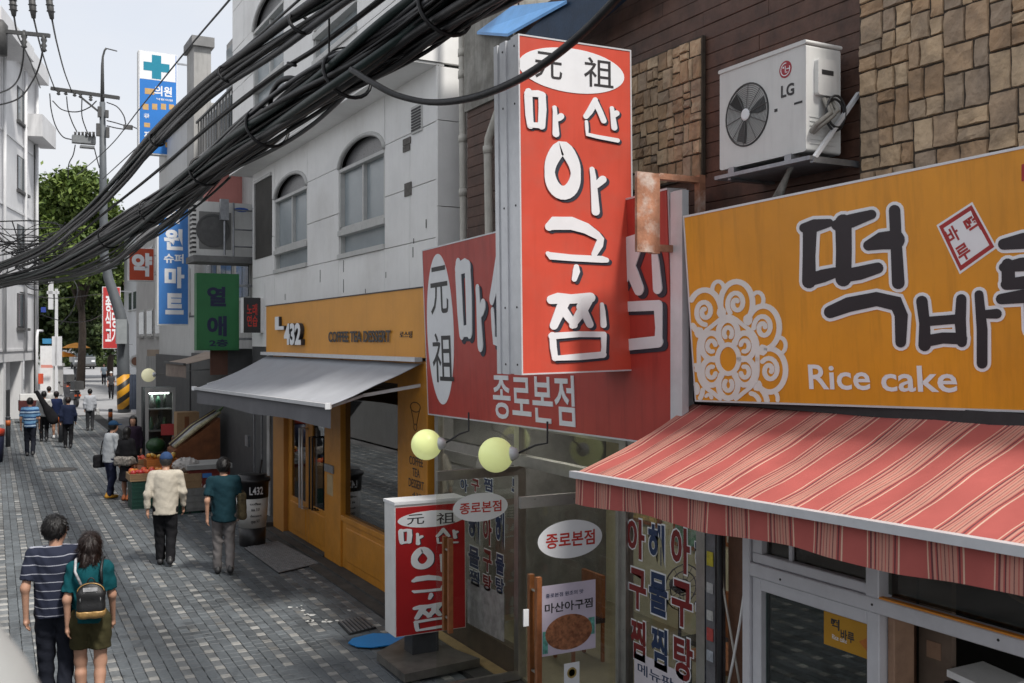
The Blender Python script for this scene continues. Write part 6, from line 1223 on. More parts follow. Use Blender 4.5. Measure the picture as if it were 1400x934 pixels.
    def hairf(P):
        q = (P-hc)@Rh; f = ell_(P,HP(0,-.012,.026),(.094,.112,.118),Rh) + .0022*np.sin(47*q[:,0]+5*np.sin(37*q[:,1])+31*q[:,2]) + .0016*np.sin(110*q[:,1]+60*q[:,0]-50*q[:,2])
        face = np.maximum(.045-q[:,1] , q[:,2]-.055); f = np.maximum(f, -face)          # open at the face
        if hair == 'short': f = np.maximum(f, (-.098+.03*np.cos(9*q[:,0]))-q[:,2]+ np.maximum(0,q[:,1]+.02)*.9)
        else:
            L = {'bob':-.15,'long':-.24}[hair]; lo_ = cap_(P,HP(0,-.025,.01),HP(0,-.045,L),.092,.10,1.25)+.007*np.sin(75*q[:,0]+5*np.sin(16*q[:,2]))+.004*np.sin(140*q[:,0]+3*np.sin(25*q[:,2])); lo_ = np.maximum(lo_, L-.02+.03*np.sin(31*q[:,0]+1)+.015*np.sin(83*q[:,0])-q[:,2]); lo_ = np.maximum(lo_, q[:,1]-.02); f = smin(f, lo_, .02)
        return f
    hv, hq = nets(hairf,hc-(.18,.2,.36),hc+(.18,.2,.19),hh*.8)
    if h < .016 and cap is None:                         # loose locks over the hair mass of the nearer people
        rg2 = np.random.default_rng(int(seed*10)); n_l = 2600; base = hv[rg2.integers(0,len(hv),n_l)]+rg2.normal(size=(n_l,3))*.002; e_ = .002
        gr_ = np.stack([hairf(base+np.eye(3)[i]*e_)-hairf(base-np.eye(3)[i]*e_) for i in range(3)],1); gr_ /= np.linalg.norm(gr_,axis=1)[:,None]+1e-9
        crown = hc+Rh@np.array([.012,-.045,.12]); away = base-crown; away[:,2] -= .05; away += rg2.normal(size=(n_l,3))*.035; tg = away-gr_*(away*gr_).sum(1)[:,None]; tg /= np.linalg.norm(tg,axis=1)[:,None]+1e-9
        L_h = rg2.uniform(.018,.042,(n_l,1)) if hair == 'short' else rg2.uniform(.04,.10,(n_l,1)); sd_ = np.cross(gr_,tg); wd = rg2.uniform(.0016,.0034,(n_l,1)); lift = rg2.uniform(.0,.008,(n_l,1))
        p0 = base-gr_*.001; p1 = base+tg*L_h*.5+gr_*(lift+.002); p2 = base+tg*L_h+gr_*(lift*1.2-.003)
        V = np.stack([p0-sd_*wd,p0+sd_*wd,p1+sd_*wd*.8,p1-sd_*wd*.8,p2],1).reshape(-1,3); o_ = np.arange(n_l)[:,None]*5+len(hv)
        fs = hq.tolist()+(o_+np.array([0,1,2,3])).tolist()+(o_+np.array([3,2,4])).tolist()
        me = bpy.data.meshes.new('hair'); me.from_pydata(np.concatenate([hv,V]).tolist(),[],fs); me.update(); obj('hair', me, hairm, root, True)
    else: addmesh('hair', (hv,hq), hairm, root)
    if cap is not None:
        def cf_(P):
            q = (P-hc)@Rh; return np.minimum(np.maximum(ell_(P,HP(0,-.01,.045),(.098,.115,.105),Rh), .035-q[:,2]), np.maximum(ell_(P,HP(0,.12,.045),(.075,.085,.014),Rh), .0-q[:,1]))
        addmesh('hat', nets(cf_,hc-(.2,.2,.1),hc+(.2,.28,.2),hh*.8), cap, root)
    eb = MB()
    for k in (-1,1): eb.ball(HP(.030*k,.079,.0),.009,8,6)
    obj('eyes', eb, M_dark, root, True); m_ = MB(); m_.ball(HP(0,.088,-.052),.012,8,6,(1,1,1)); 
    if glasses:
        gm = MB()
        for k in (-1,1): gm.lathe(HP(.036*k,.096,.008),[(.024,-.003),(.024,.003)],14,axis=tuple(Rh@np.array([0,1,0])),sy=.8); gm.bar(HP(.062*k,.09,.012),HP(.083*k,-.01,.008),.005,.008)
        gm.bar(HP(-.02,.10,.015),HP(.02,.10,.015),.005,.005); obj('sunglasses', gm, M_dark, root)
    return root
def ground_at(px_, py_): p = PZ(px_, py_, 0); return (p.x, p.y, 0)
def under(px_, py_, H, fz=None):                    # where a person of height H stands, from the top of the head
    p = PZ(px_, py_, H); return (p.x, p.y, 0)
W = R(-8)
navy_str = striped('navy_striped_knit',[(0,(.022,.026,.045)),(.80,(.30,.31,.36)),(.90,(.022,.026,.045))],.075)
blue_str = striped('blue_striped_knit',[(0,(.16,.32,.52)),(.35,(.03,.07,.16)),(.55,(.40,.52,.64)),(.75,(.03,.08,.20))],.20)
M_jean = cloth('dark_jeans',(.014,.016,.024)); M_blk = cloth('black_cloth',(.012,.012,.014))
person('man in navy striped shirt and sunglasses walking beside the woman with the backpack', under(76,708,1.77), R(-10), 1.77, .0105, navy_str, M_jean, hy=R(-52), step=.10, glasses=True, build=1.12, seed=1.3, hem=.84)
wpos = under(123,731,1.63)
person('woman in teal top and olive shorts wearing a small black backpack', wpos, R(-12), 1.63, .0095, cloth('teal_top',(.004,.062,.075)), cloth('olive_shorts',(.045,.040,.018)), hair='bob', hairm=M_hairb, leg='shorts', step=.09, male=False, seed=2.1, hem=.88, build=1.02)
person('older man in cream jacket and blue cap walking away', ground_at(226,773), R(-14), 1.68, .015, cloth('cream_jacket',(.47,.43,.36)), M_blk, sleeve='long', hem=.80, cap=cloth('blue_cap',(.03,.06,.14)), hairm=M_hairg, step=.10, lean=.16, build=1.22, seed=3.0, legw=1.12)
person('man in dark teal t-shirt and grey trousers walking by the cup bin', ground_at(306,785), R(-6), 1.68, .015, cloth('dark_teal_tee',(.008,.030,.040)), cloth('grey_slacks',(.15,.14,.14)), hem=.80, step=.09, build=1.15, seed=4.0, lean=.05)
person('shopper in grey jacket and navy cap with a black shoulder bag', ground_at(150,682), R(-70), 1.66, .02, cloth('light_grey_jacket',(.36,.38,.40)), cloth('navy_slacks',(.02,.024,.05)), sleeve='long', hem=.82, cap=cloth('navy_cap',(.012,.04,.09)), step=.07, build=1.15, lean=.10, seed=5, shoem=mat('yellow_shoe',(.45,.22,.02),.6,.2,9), arms={-1:((-.22,.05,1.14),(-.15,.24,1.0)),1:((.22,.05,1.14),(.15,.26,1.02))})
person('woman in black dress with a flower patterned waist cloth at the stall', ground_at(173,685), R(-40), 1.56, .02, M_blk, cloth('black_skirt',(.014,.013,.016)), sleeve='long', leg='skirt', hair='bob', step=.05, male=False, seed=6, shoem=mat('orange_shoe',(.30,.08,.02),.6,.2,9), skin=M_skin2, hem=.98)
person('stall keeper in dark purple cardigan facing the camera behind the fruit', ground_at(182,662), R(165), 1.62, .02, cloth('purple_cardigan',(.022,.014,.026)), M_blk, sleeve='long', hair='bob', step=.03, male=False, seed=7, hem=.8)
person('man in blue striped t-shirt walking away on the left', ground_at(41,624), R(-6), 1.72, .024, blue_str, M_jean, step=.10, build=1.12, seed=8, hem=.84)
person('person in white shirt carrying a long black case on the back', ground_at(60,604), R(-6), 1.70, .026, cloth('white_shirt',(.5,.5,.5)), M_blk, step=.11, seed=9)
person('woman in navy jacket and black trousers walking in the group', ground_at(93,613), R(-8), 1.62, .024, cloth('navy_jacket',(.014,.020,.045)), M_blk, sleeve='long', hair='short', hairm=M_hairb, step=.07, male=False, seed=10, hem=.82, build=1.2)
person('person in navy top with red banded black hat in the group', ground_at(77,600), R(-4), 1.64, .026, cloth('navy_top',(.015,.024,.07)), cloth('pale_socks_trouser',(.03,.03,.05)), sleeve='short', leg='shorts', step=.08, male=False, seed=11, cap=mat('red_black_hat',(.02,.012,.014),.7,.2,8), shoem=mat('white_shoe',(.6,.6,.6),.6,.1,9))
person('woman in white top ahead of the walking group', ground_at(67,585), R(-6), 1.62, .03, MATS['white_shirt'], M_jean, step=.08, male=False, seed=12, hairm=M_hairb)
person('woman in pale grey cardigan carrying a white bag alone mid street', ground_at(123,589), R(-8), 1.58, .026, cloth('pale_cardigan',(.42,.44,.48)), cloth('charcoal_slacks',(.035,.036,.04)), sleeve='long', hem=.82, hair='short', step=.06, male=False, seed=13, build=1.1)
person('distant person in dark clothes and white hat near the striped pole', ground_at(152,546), R(170), 1.62, .035, cloth('dark_grey_top',(.05,.05,.055)), M_blk, step=.08, male=False, seed=14, cap=MATS['white_shirt'])
person('farthest walker in pale blue shirt beyond the striped pole', ground_at(142,527), R(175), 1.66, .04, cloth('pale_blue_shirt',(.30,.36,.42)), M_jean, step=.14, seed=15)
# ---- what they carry
def rbox(P, c, hs, r, R3=None):
    p = P-np.array(c)
    if R3 is not None: p = p@R3
    q = np.abs(p)-(np.array(hs)-r); return np.linalg.norm(np.maximum(q,0),axis=1)+np.minimum(q.max(1),0)-r
def carried(nm, label, cat, pos, rot):
    t = thing(nm, label, cat, pos); BASE[t.name] = Vector((0,0,0)); t.rotation_euler = (0,0,rot); return t
bp_ = carried('backpack','small black backpack with gold base on the woman in teal','backpack',wpos,R(-12)); sc_ = 1.63/1.72
M_bpk = mat('backpack_black',(.010,.010,.011),.5,.2,14,bump=.3,bs=120); M_gold = mat('gold_cloth',(.33,.20,.07),.45,.35,20,metal=.3)
cb_ = np.array((.035,-.21,1.13))*sc_
addmesh('bag', nets(lambda P: np.maximum(smin(rbox(P,cb_+(0,0,-.02),(.118,.062,.13),.045), ell_(P,cb_+(0,0,.085),(.115,.060,.085)),.03)+.002*np.sin(60*P[:,2]), cb_[2]-.085-P[:,2]), cb_-(.16,.12,.2), cb_+(.16,.12,.22), .009), M_bpk, bp_)
addmesh('gold_base', nets(lambda P: np.maximum(rbox(P,cb_+(0,0,-.07),(.124,.066,.085),.045)+.0015*np.sin(70*P[:,0]), P[:,2]-(cb_[2]-.083)), cb_-(.16,.12,.2), cb_+(.16,.12,.1), .009), M_gold, bp_)
obj('front_pocket', MB().tube([tuple(cb_+(.085*math.cos(a),-.058,.02+.085*math.sin(a))) for a in [R(-10+200*i/14) for i in range(15)]],.005,6), mat('zip_grey',(.25,.25,.25),.4,.1,8), bp_, True)
obj('zip', MB().tube([tuple(cb_+(.112*math.cos(a),-.035,.09+.075*math.sin(a))) for a in [R(180*i/14) for i in range(15)]],.005,6), M_gold, bp_, True)
fbk = Frame(tuple(cb_+(-.06,-.062,.098)),(1,0,0),(0,0,1),(0,-1,0)); obj('label_patch', MB().fbox(fbk,0,0,.12,.035,0,.006), mat('patch_silver',(.35,.35,.36),.5,.4,40,bump=0), bp_)
obj('top_loop', MB().tube([tuple(cb_+(.03*math.cos(a),0.0,.16+.045*math.sin(a))) for a in [R(180*i/10) for i in range(11)]],.007,6), M_bpk, bp_, True)
for k in (-1,1): obj('strap', MB().tube([tuple(cb_+(k*.085,.04,.13)), (k*.115*sc_,-.145*sc_,1.40*sc_),(k*.12*sc_,-.055*sc_,1.492*sc_),(k*.125*sc_,.05*sc_,1.485*sc_)],.0125,8), MATS['patch_silver'] if k < 0 else M_bpk, bp_, True)
def simplebag(nm, label, pos_px, off, hs, m, strap=None, heading=0.0, cat='bag'):
    p = ground_at(*pos_px); t = carried(nm, label, cat, p, heading); addmesh('bag', nets(lambda P: rbox(P,off,hs,min(hs)*.6)+folds(P,.004,3), np.array(off)-np.array(hs)-.05, np.array(off)+np.array(hs)+.05, .018), m, t)
    if strap: obj('strap', MB().tube(strap,.012,6), m, t, True)
simplebag('shoulder_bag','black shoulder bag hanging behind the shopper in grey jacket',(150,682),(-.27,-.08,.80),(.055,.15,.14),M_blk,[(-.27,-.08,.93),(-.24,-.05,1.2),(-.10,.02,1.46),(.06,.06,1.43)],R(-70))
simplebag('tote_bag','patterned brown tote bag at the side of the dark teal t-shirt man',(306,785),(.26,.05,.98),(.06,.13,.20),mat('tote_brown',(.10,.075,.035),.8,.6,14,bump=.2),[(.26,-.02,1.17),(.20,.02,1.42),(.26,.12,1.17)],R(-6))
simplebag('plastic_bag','small white carrier bag held by the woman in pale cardigan',(123,589),(.27,.05,.72),(.06,.08,.15),MATS['white_shirt'],[(.27,.05,.87),(.24,.05,.92)],R(-8))
simplebag('waist_cloth','grey flower patterned cloth round the waist of the woman in black',(173,685),(.0,-.02,.86),(.21,.17,.10),mat('flower_cloth',(.20,.18,.16),.8,.9,22,bump=.2),None,R(-40),'cloth')
t = carried('instrument_case','long black instrument case slung across the back of a walker','instrument case',ground_at(60,604),R(-6))
cR = np.array([[math.cos(.5),0,math.sin(.5)],[0,1,0],[-math.sin(.5),0,math.cos(.5)]])
def gc(P): 
    p = (P-np.array((.10,-.25,1.15)))@cR.T; q = p.copy(); f1 = cap_(p,(0,0,-.42),(0,0,-.10),.19,.15,2.0); f2 = cap_(p,(0,0,-.1),(0,0,.62),.12,.07,1.6); return smin(f1,f2,.06)
addmesh('case', nets(gc,(-.7,-.5,.3),(.8,.05,2.0),.03), M_blk, t)
obj('strap', MB().tube([(-.05,-.15,1.45),(.1,.1,1.42),(.18,-.14,.95)],.02,6), M_blk, t, True)

# ================================================================== FRUIT STALL
M_card = mat('cardboard',(.30,.19,.10),.85,.15,6,bump=.2); M_crg = mat('green_crate',(.008,.045,.032),.5,.2,8); M_bred2 = mat('cooler_red',(.16,.022,.015),.45,.15,4); M_brn = mat('brown_board',(.17,.06,.02),.7,.3,5)
def crate(nm, label, c, sx, sy, z0, z1, m, cat='crate', group=None, rot=0.0, open_=True):
    t = thing(nm, label, cat, (c[0],c[1],z0), group); BASE[t.name] = Vector((0,0,0)); t.rotation_euler = (0,0,rot); w_ = .018; hgt = z1-z0
    obj('base', MB().box((-sx,-sy,0),(sx,sy,w_)), m, t)
    for a, b in (((-sx,-sy),(sx,-sy+w_)),((-sx,sy-w_),(sx,sy)),((-sx,-sy+w_),(-sx+w_,sy-w_)),((sx-w_,-sy+w_),(sx,sy-w_))): obj('side', MB().box((a[0],a[1],w_),(b[0],b[1],hgt)), m, t)
    for k in range(3): obj('rib', MB().box((-sx-.008,-sy-.008,.05+k*hgt/3.4),(sx+.008,-sy-.001,.075+k*hgt/3.4)), m, t)
    if not open_: obj('top', MB().box((-sx,-sy,hgt),(sx,sy,hgt+.01)), m, t)
    return t
cA = PZ(203,692,0); crate('plastic_crate','lower dark green crate under the fruit tray at the stall corner',cA,.36,.30,.0,.27,M_crg,group='green crates',open_=False); crate('plastic_crate','upper dark green crate directly under the red fruit tray',cA,.36,.30,.285,.55,M_crg,group='green crates',open_=False)
crate('fruit_tray','cardboard tray of red and orange fruit nearest the shoppers',cA,.40,.32,.565,.70,M_card,'tray')
cB = PZ(246,700,0); crate('plastic_crate','dark green crate behind the cream jacketed man',cB,.34,.3,0,.3,M_crg,group='green crates',open_=False); crate('fruit_tray','cardboard tray with white packs behind the cream jacketed man',cB,.36,.32,.32,.78,M_card,'tray',open_=False)
def fruit(p, r, col, label, nm='fruit', sc=(1,1,.92)):
    t = obj(nm, MB().ball(p,r,12,8,sc), mat('fruit_%d%d%d' % tuple(int(c*100) for c in col), col,.4,.15,12,bump=.1), None, True); tag(t, label, 'fruit', label)
for i in range(6):
    for j in range(4):
        fruit((cA.x-.32+i*.128+random.gauss(0,.012), cA.y-.24+j*.15+random.gauss(0,.012), .70+random.uniform(0,.05)), .062, [(.50,.07,.02),(.55,.18,.02),(.42,.03,.03)][random.randrange(3)], 'red or orange fruit heaped in the cardboard tray')
cM = PD(213,609,23.6); fruit((cM.x,cM.y,cM.z),.20,(.02,.065,.02),'large dark green watermelon on the stall','watermelon',(1.15,1,.9))
c2 = PZ(220,632,.78); crate('fruit_box','orange fruit box in front of the watermelon',(c2.x,c2.y),.32,.25,.70,.86,mat('box_orange',(.45,.15,.03),.7,.2,6),'box')
for i in range(8): fruit((c2.x-.24+i*.07+random.gauss(0,.02), c2.y+random.gauss(0,.1), .90+random.uniform(-.01,.04)),.055,[(.55,.25,.03),(.5,.35,.1)][i % 2],'yellow orange fruit in the orange box')
ft = thing('stall_table','low wooden stall table carrying the fruit boxes','table',(c2.x,c2.y,0)); obj('top', MB().box((c2.x-.6,c2.y-.4,.64),(c2.x+1.1,c2.y+.7,.69)), M_brn, ft)
for x in (-.55,1.05):
    for y in (-.35,.65): obj('leg', MB().box((c2.x+x-.03,c2.y+y-.03,0),(c2.x+x+.03,c2.y+y+.03,.64)), M_brn, ft)
for k_,(px_,py_,l_,cols_,m_) in enumerate(((232,628,'cardboard tray of green peppers beside the watermelon',[(.05,.12,.02),(.10,.16,.03)],M_card),(196,628,'cardboard tray of tomatoes behind the shoppers',[(.45,.04,.02),(.5,.08,.03)],M_card),(246,640,'cardboard tray of onions next to the red cooler',[(.45,.26,.12),(.5,.42,.25)],M_card))):
    cq = PD(px_,py_,22.6-.4*k_); crate('fruit_tray', l_, (cq.x,cq.y), .30,.24, cq.z-.12, cq.z, m_, 'tray')
    for i in range(5):
        for j in range(3): fruit((cq.x-.22+i*.11+random.gauss(0,.012), cq.y-.14+j*.14+random.gauss(0,.012), cq.z+random.uniform(-.02,.04)), .055, cols_[(i+j) % 2], l_.split(' of ')[1].split(' ')[0 if 'green' not in l_ else 1] + ' heaped in the tray ' + l_.split(' ',5)[5].split(' ',0)[0] if False else {0:'green pepper in the tray beside the watermelon',1:'tomato in the tray behind the shoppers',2:'onion in the tray next to the red cooler'}[k_])
ds = thing('slanted_display','slanted brown display box with leeks and dark vegetables','display',(4.3,22.0,0)); o = PZ(238,640,.6); a = Vector((o.x,o.y,.72)); 
side = [(0,0),(1.0,0),(1.0,.95),(0,.25)]; fd = Frame(a,(1,0,0),(0,0,1),(0,-1,0)); obj('box', MB().prism(fd,side,-.9,0), M_brn, ds); n_ = Vector((-.57,0,.82))
for k in range(7):
    yy = a.y+.06+k*.115; p0 = Vector((a.x+.03,yy,a.z+.31)); p1 = Vector((a.x+1.05,yy+.02,a.z+1.05)); c_ = [(.40,.36,.22),(.30,.31,.30),(.36,.36,.34),(.02,.008,.02),(.025,.008,.022),(.35,.30,.12),(.03,.012,.03)][k]
    obj('produce', MB().tube([p0+n_*.03,p0.lerp(p1,.5)+n_*.06,p1+n_*.03],[.035,.055,.03],8), mat('produce_%d' % k, c_, .6, .35, 14), ds, True)
obj('leaf_tips', MB().tube([Vector((a.x+1.0,a.y+.3,a.z+1.05)),Vector((a.x+1.15,a.y+.3,a.z+1.2))],[.05,.01],6), mat('leek_green',(.06,.11,.03),.6,.3,12), ds)
cbx = PZ(258,592,1.1); bxo = thing('cardboard_box','upright cardboard box behind the slanted vegetables','box',(a.x+.5,a.y+1.2,0)); obj('case', MB().box((a.x+.25,a.y+1.1,1.15),(a.x+.75,a.y+1.5,1.75)), M_card, bxo); obj('side_label', MB().box((a.x+.42,a.y+1.092,1.3),(a.x+.52,a.y+1.098,1.65)), M_brn, bxo); obj('stand', MB().box((a.x+.2,a.y+1.05,0),(a.x+.8,a.y+1.55,1.14)), M_brn, bxo)
cl = PZ(283,700,0); co = thing('red_cooler','red chest cooler with grey lid behind the man in dark teal','cooler',(cl.x,cl.y,0)); obj('body', MB().box((cl.x-.36,cl.y-.05,.30),(cl.x+.44,cl.y+.75,.86)), M_bred2, co); obj('lid', MB().box((cl.x-.40,cl.y-.09,.862),(cl.x+.48,cl.y+.8,.95)), mat('lid_grey',(.33,.33,.32),.5,.1,5), co); fk = FY(cl.y-.05)
obj('sticker', MB().fbox(fk,cl.x-.30,.66,cl.x-.20,.78,0,.003), M_lw, co); obj('sticker', MB().fbox(fk,cl.x-.10,.69,cl.x+.08,.78,0,.003), M_bs, co); obj('lettering', text_mb(fk,'ICE',(cl.x-.15,.42,cl.x+.25,.58),.004,.03), M_lw, co)
for x in (-.34,.42):
    for y in (-.03,.72): obj('leg', MB().box((cl.x+x-.02,cl.y+y-.02,0),(cl.x+x+.02,cl.y+y+.02,.30)), M_dark, co)
ck = PZ(268,700,0); crate('wire_basket','grey basket on the ground before the red cooler',(ck.x,ck.y),.22,.18,.05,.50,mat('basket_grey',(.20,.20,.19),.6,.2,9),'basket')
wbg = thing('white_bundle','crumpled white plastic bundle between tray and cooler','bundle',(cB.x+.1,cB.y,.8)); addmesh('bundle', nets(lambda P: ell_(P,(cB.x+.12,cB.y+.05,.92),(.26,.22,.15))+folds(P*2.2,.02,5)+folds(P*5,.008,2),(cB.x-.3,cB.y-.35,.6),(cB.x+.5,cB.y+.4,1.25),.03), cloth('white_plastic',(.42,.40,.38)), wbg)
rbk = thing('red_stool','red plastic stool and bucket by the dark doorway','stool',PZ(312,690,0)); p = PZ(311,655,.5); obj('seat', MB().lathe((p.x,p.y,.42),[(.17,0),(.19,.03),(.16,.05)],16), mat('stool_red',(.35,.02,.02),.4,.1,5), rbk, True)
for k in range(4): aa = math.pi/4+k*math.pi/2; obj('leg', MB().tube([(p.x+.13*math.cos(aa),p.y+.13*math.sin(aa),.42),(p.x+.19*math.cos(aa),p.y+.19*math.sin(aa),0)],.02,6), MATS['stool_red'], rbk)
# ================================================================== CABLES
M_cab = mat('cable_black',(.007,.007,.008),.45,.3,8,bump=.1,spec=.3); M_cabg = mat('cable_grey',(.035,.036,.04),.4,.2,8,bump=.05,spec=.4); M_cabn = mat('cable_green',(.006,.016,.015),.45,.2,8,bump=.05,spec=.3)
def cr(pts, n):                                             # smooth path through points
    pts = [Vector(p) for p in pts]; P = [pts[0]*2-pts[1]] + pts + [pts[-1]*2-pts[-2]]; out = []
    for i in range(1,len(P)-2):
        for k in range(n):
            t = k/n; a,b,c,d = P[i-1],P[i],P[i+1],P[i+2]; out.append(.5*((2*b)+(c-a)*t+(2*a-5*b+4*c-d)*t*t+(3*b-a-3*c+d)*t**3))
    out.append(P[-2]); return out
def bundle(nm, label, path, R0, ncab, rc, seed, rings, loose=0.0):
    random.seed(seed); t = thing(nm, label, 'cable bundle', path[0]); C = cr(path, 10); m = len(C)
    tang = [(C[min(i+1,m-1)]-C[max(i-1,0)]).normalized() for i in range(m)]
    for k in range(ncab):
        ph = random.uniform(0,6.28); rad = R0*math.sqrt(random.random()); tw = random.uniform(-.25,.25); wob = random.uniform(.1,.35)*R0; p1, p2 = random.uniform(0,6), random.uniform(0,6); pts = []
        for i in range(m):
            s_ = tang[i].cross(Vector((0,0,1))).normalized(); u_ = s_.cross(tang[i]); a_ = ph+tw*i/10; r_ = rad
            off = s_*(r_*math.cos(a_)+wob*math.sin(i*.21+p1)) + u_*(r_*math.sin(a_)+wob*math.sin(i*.17+p2)) - Vector((0,0,1))*loose*R0*math.sin(i*.33+p1)*random.random()*.2; pts.append(C[i]+off)
        r = rc*random.choice((.6,.8,1,1,1.3,1.7)); obj('cable', MB().tube(pts, r, 7), random.choice((M_cab,M_cab,M_cab,M_cab,M_cabg,M_cabn)), t, True)
    for f in rings:
        i = int(f*(m-1)); s_ = tang[i].cross(Vector((0,0,1))).normalized(); u_ = s_.cross(tang[i]); rr = R0*random.uniform(1.15,1.35)
        obj('tie_ring', MB().tube([C[i]-u_*R0*.12+s_*rr*math.cos(a)+u_*rr*math.sin(a)+tang[i]*.08*math.sin(a) for a in [2*math.pi*j/22 for j in range(22)]], .016, 6, closed=True), M_cab, t, True)
    return t
def LZ(px_, py_, Z): d = ray(px_,py_); return CAM+d*((Z-HC)/d.z)
main = [PD(755,-95,5.6), PD(608,10,7.1), PD(512,75,7.9), PD(420,135,9.1), PD(330,195,10.9), PD(250,255,13.6), PD(180,305,17.2), PD(110,345,22.5), PD(50,372,27.5), PD(-40,395,33)]
bundle('cable_bundle','thick sagging bundle of black cables crossing the picture diagonally', main, .165, 46, .021, 3, (.12,.27,.40,.52,.63,.72))
up_ = [PD(580,-75,7.0), PD(462,0,8.2), PD(378,52,9.4), PD(295,114,11.2), PD(215,190,14), PD(165,245,17), PD(110,300,21), PD(50,345,26), PD(-40,380,32)]
bundle('upper_cable_bundle','thinner upper bundle of black cables above the thick one', up_, .085, 10, .026, 5, (.2,.36,.5))
mid = [PD(560,-30,7.6), PD(440,62,8.8), PD(380,100,9.8), PD(300,160,11.8), PD(225,225,15), PD(150,285,19), PD(70,345,25), PD(-30,390,31)]
bundle('middle_cable_strand','single twisted pair of cables hanging between the two bundles', mid, .02, 2, .024, 8, (.25,))
low_ = [PD(300,235,12.5), PD(245,290,14.5), PD(200,325,17), PD(150,358,21), PD(90,378,26), PD(20,384,31), PD(-40,378,35)]
bundle('lower_cable_bundle','loose lower fringe of cables under the thick bundle', low_, .16, 12, .016, 9, ())
def wire(label, pts, r, m=None, nm='overhead_wire', n=8, smooth=True):
    o = obj(nm, MB().tube(cr(pts,n) if smooth else pts, r, 6), m or M_cab, None, True); return tag(o, label, 'wire', 'overhead wires')
wire('thick black cable looping across the oval of the tall red sign', [PD(480,95,7.6),PD(514,116,7.3),PD(545,131,7.1),PD(590,140,6.8),PD(640,135,6.4),PD(690,118,6.0),PD(740,90,5.6),PD(800,42,5.2),PD(860,-20,4.8)], .024, None, 'thick_cable')
wire('straight wire running from the top edge down left past the clinic sign', [PD(330,-20,14),PD(312,2,15),PD(250,75,20),PD(190,150,28),PD(150,200,36),PD(105,240,48)], .018)
wire('long wire crossing the clinic sign above the bundle', [PD(420,-10,11),PD(330,70,14),PD(270,125,18),PD(200,190,26),PD(140,245,40)], .017)
wire('low wire running beneath the thick bundle to the pole', [PD(330,205,11),PD(270,268,14),PD(215,318,18),PD(165,355,30),PD(150,364,44),PD(60,376,47)], .03)
for i,(lab,pts) in enumerate((
 ('wire dropping from the left insulator toward the crossarm',[PD(19,22,30),PD(25,50,33),PD(40,80,38),PD(55,120,46)]),
 ('wire dropping from the middle insulator to the pole crossarm',[PD(46,25,30),PD(55,62,35),PD(65,95,42),PD(75,122,48)]),
 ('wire dropping from the right insulator to the pole crossarm',[PD(71,26,30),PD(78,60,35),PD(88,98,42),PD(98,125,48)]),
 ('loop of wire from the near crossarm to the left building',[PD(33,58,30),PD(31,85,31),PD(25,108,32),PD(12,122,34),PD(-10,130,36)]),
 ('second loop of wire from the near crossarm to the left building',[PD(60,58,30),PD(55,85,31),PD(45,110,32),PD(25,135,34),PD(-10,146,36)]),
 ('wire looping under the pole crossarm left of the pole',[PD(68,128,48),PD(70,150,48),PD(76,172,48),PD(86,187,48),PD(98,191,48)]),
 ('wire from crossarm to junction box',[PD(91,132,48),PD(93,150,48),PD(99,168,48),PD(105,180,48)]),
 ('wire hanging straight above the junction box',[PD(112,134,48),PD(112,158,48),PD(117,175,48),PD(122,186,48)]),
 ('slack wire under the crossarm toward the pole',[PD(72,138,48),PD(85,150,48),PD(105,153,48),PD(122,147,48),PD(132,138,48)]),
 ('wire from the pole to the splice box',[PD(146,165,48),PD(158,168,48),PD(171,172,48)]),
 ('lower wire from the pole to the splice box',[PD(146,172,48),PD(158,175,48),PD(171,177,48)]),
 ('wire from the splice box to the clinic sign',[PD(181,173,48),PD(192,178,44),PD(205,183,40)]),
 ('arched wire right of the pole top',[PD(146,140,48),PD(160,146,48),PD(169,158,48),PD(172,170,48)]),
 ('wire hanging below the junction box on the left',[PD(103,198,48),PD(100,212,48),PD(94,225,48),PD(93,245,48)]),
 ('wire hanging below the junction box on the right',[PD(129,203,48),PD(132,215,48),PD(136,230,48)]),
 ('wire along the left building at mid height',[PD(-10,286,45),PD(20,290,46),PD(50,289,47)]),
 ('wire sagging from left building below the bundle',[PD(-10,395,40),PD(30,400,44),PD(75,408,50),PD(140,402,55)]),
 ('pale wire running right across the far trees',[PD(60,384,40),PD(100,378,42),PD(130,372,44),PD(160,366,46)]),
 ('thin sagging wire before the far trees',[PD(55,430,50),PD(90,440,52),PD(120,439,54),PD(140,430,56)]),
 ('thin crooked wire hanging before the trees',[PD(100,382,42),PD(106,395,42),PD(104,410,42),PD(97,428,42),PD(82,444,42)]))):
    wire(lab, pts, .028 if i < 15 else .022, M_cabg if 'pale' in lab or 'crooked' in lab else M_cab)
random.seed(21)
tang = thing('cable_tangle','dense tangle of looped wires in front of the left building','cable bundle',PD(20,360,33))
for k in range(34):
    x0, y0 = random.uniform(-20,30), random.uniform(300,385); x1, y1 = random.uniform(50,120), random.uniform(300,372); z = random.uniform(29,36); sagy = random.uniform(-14,22)
    obj('cable', MB().tube(cr([PD(x0,y0,z),PD(x0*.6+x1*.4+random.gauss(0,5),y0*.6+y1*.4+sagy,z),PD(x0*.2+x1*.8,y0*.2+y1*.8+sagy*.6+random.gauss(0,4),z-1),PD(x1,y1,z-2)],6), random.uniform(.012,.026), 5), M_cab, tang, True)
for k in range(5):
    x, y = random.uniform(0,60), random.uniform(345,385); rr = random.uniform(.2,.45); c = PD(x,y,31); obj('coil', MB().tube([c+RGT*rr*math.cos(a)+Vector((0,0,rr*.8*math.sin(a))) for a in [2*math.pi*j/18 for j in range(18)]], .016, 5, closed=True), M_cab, tang, True)
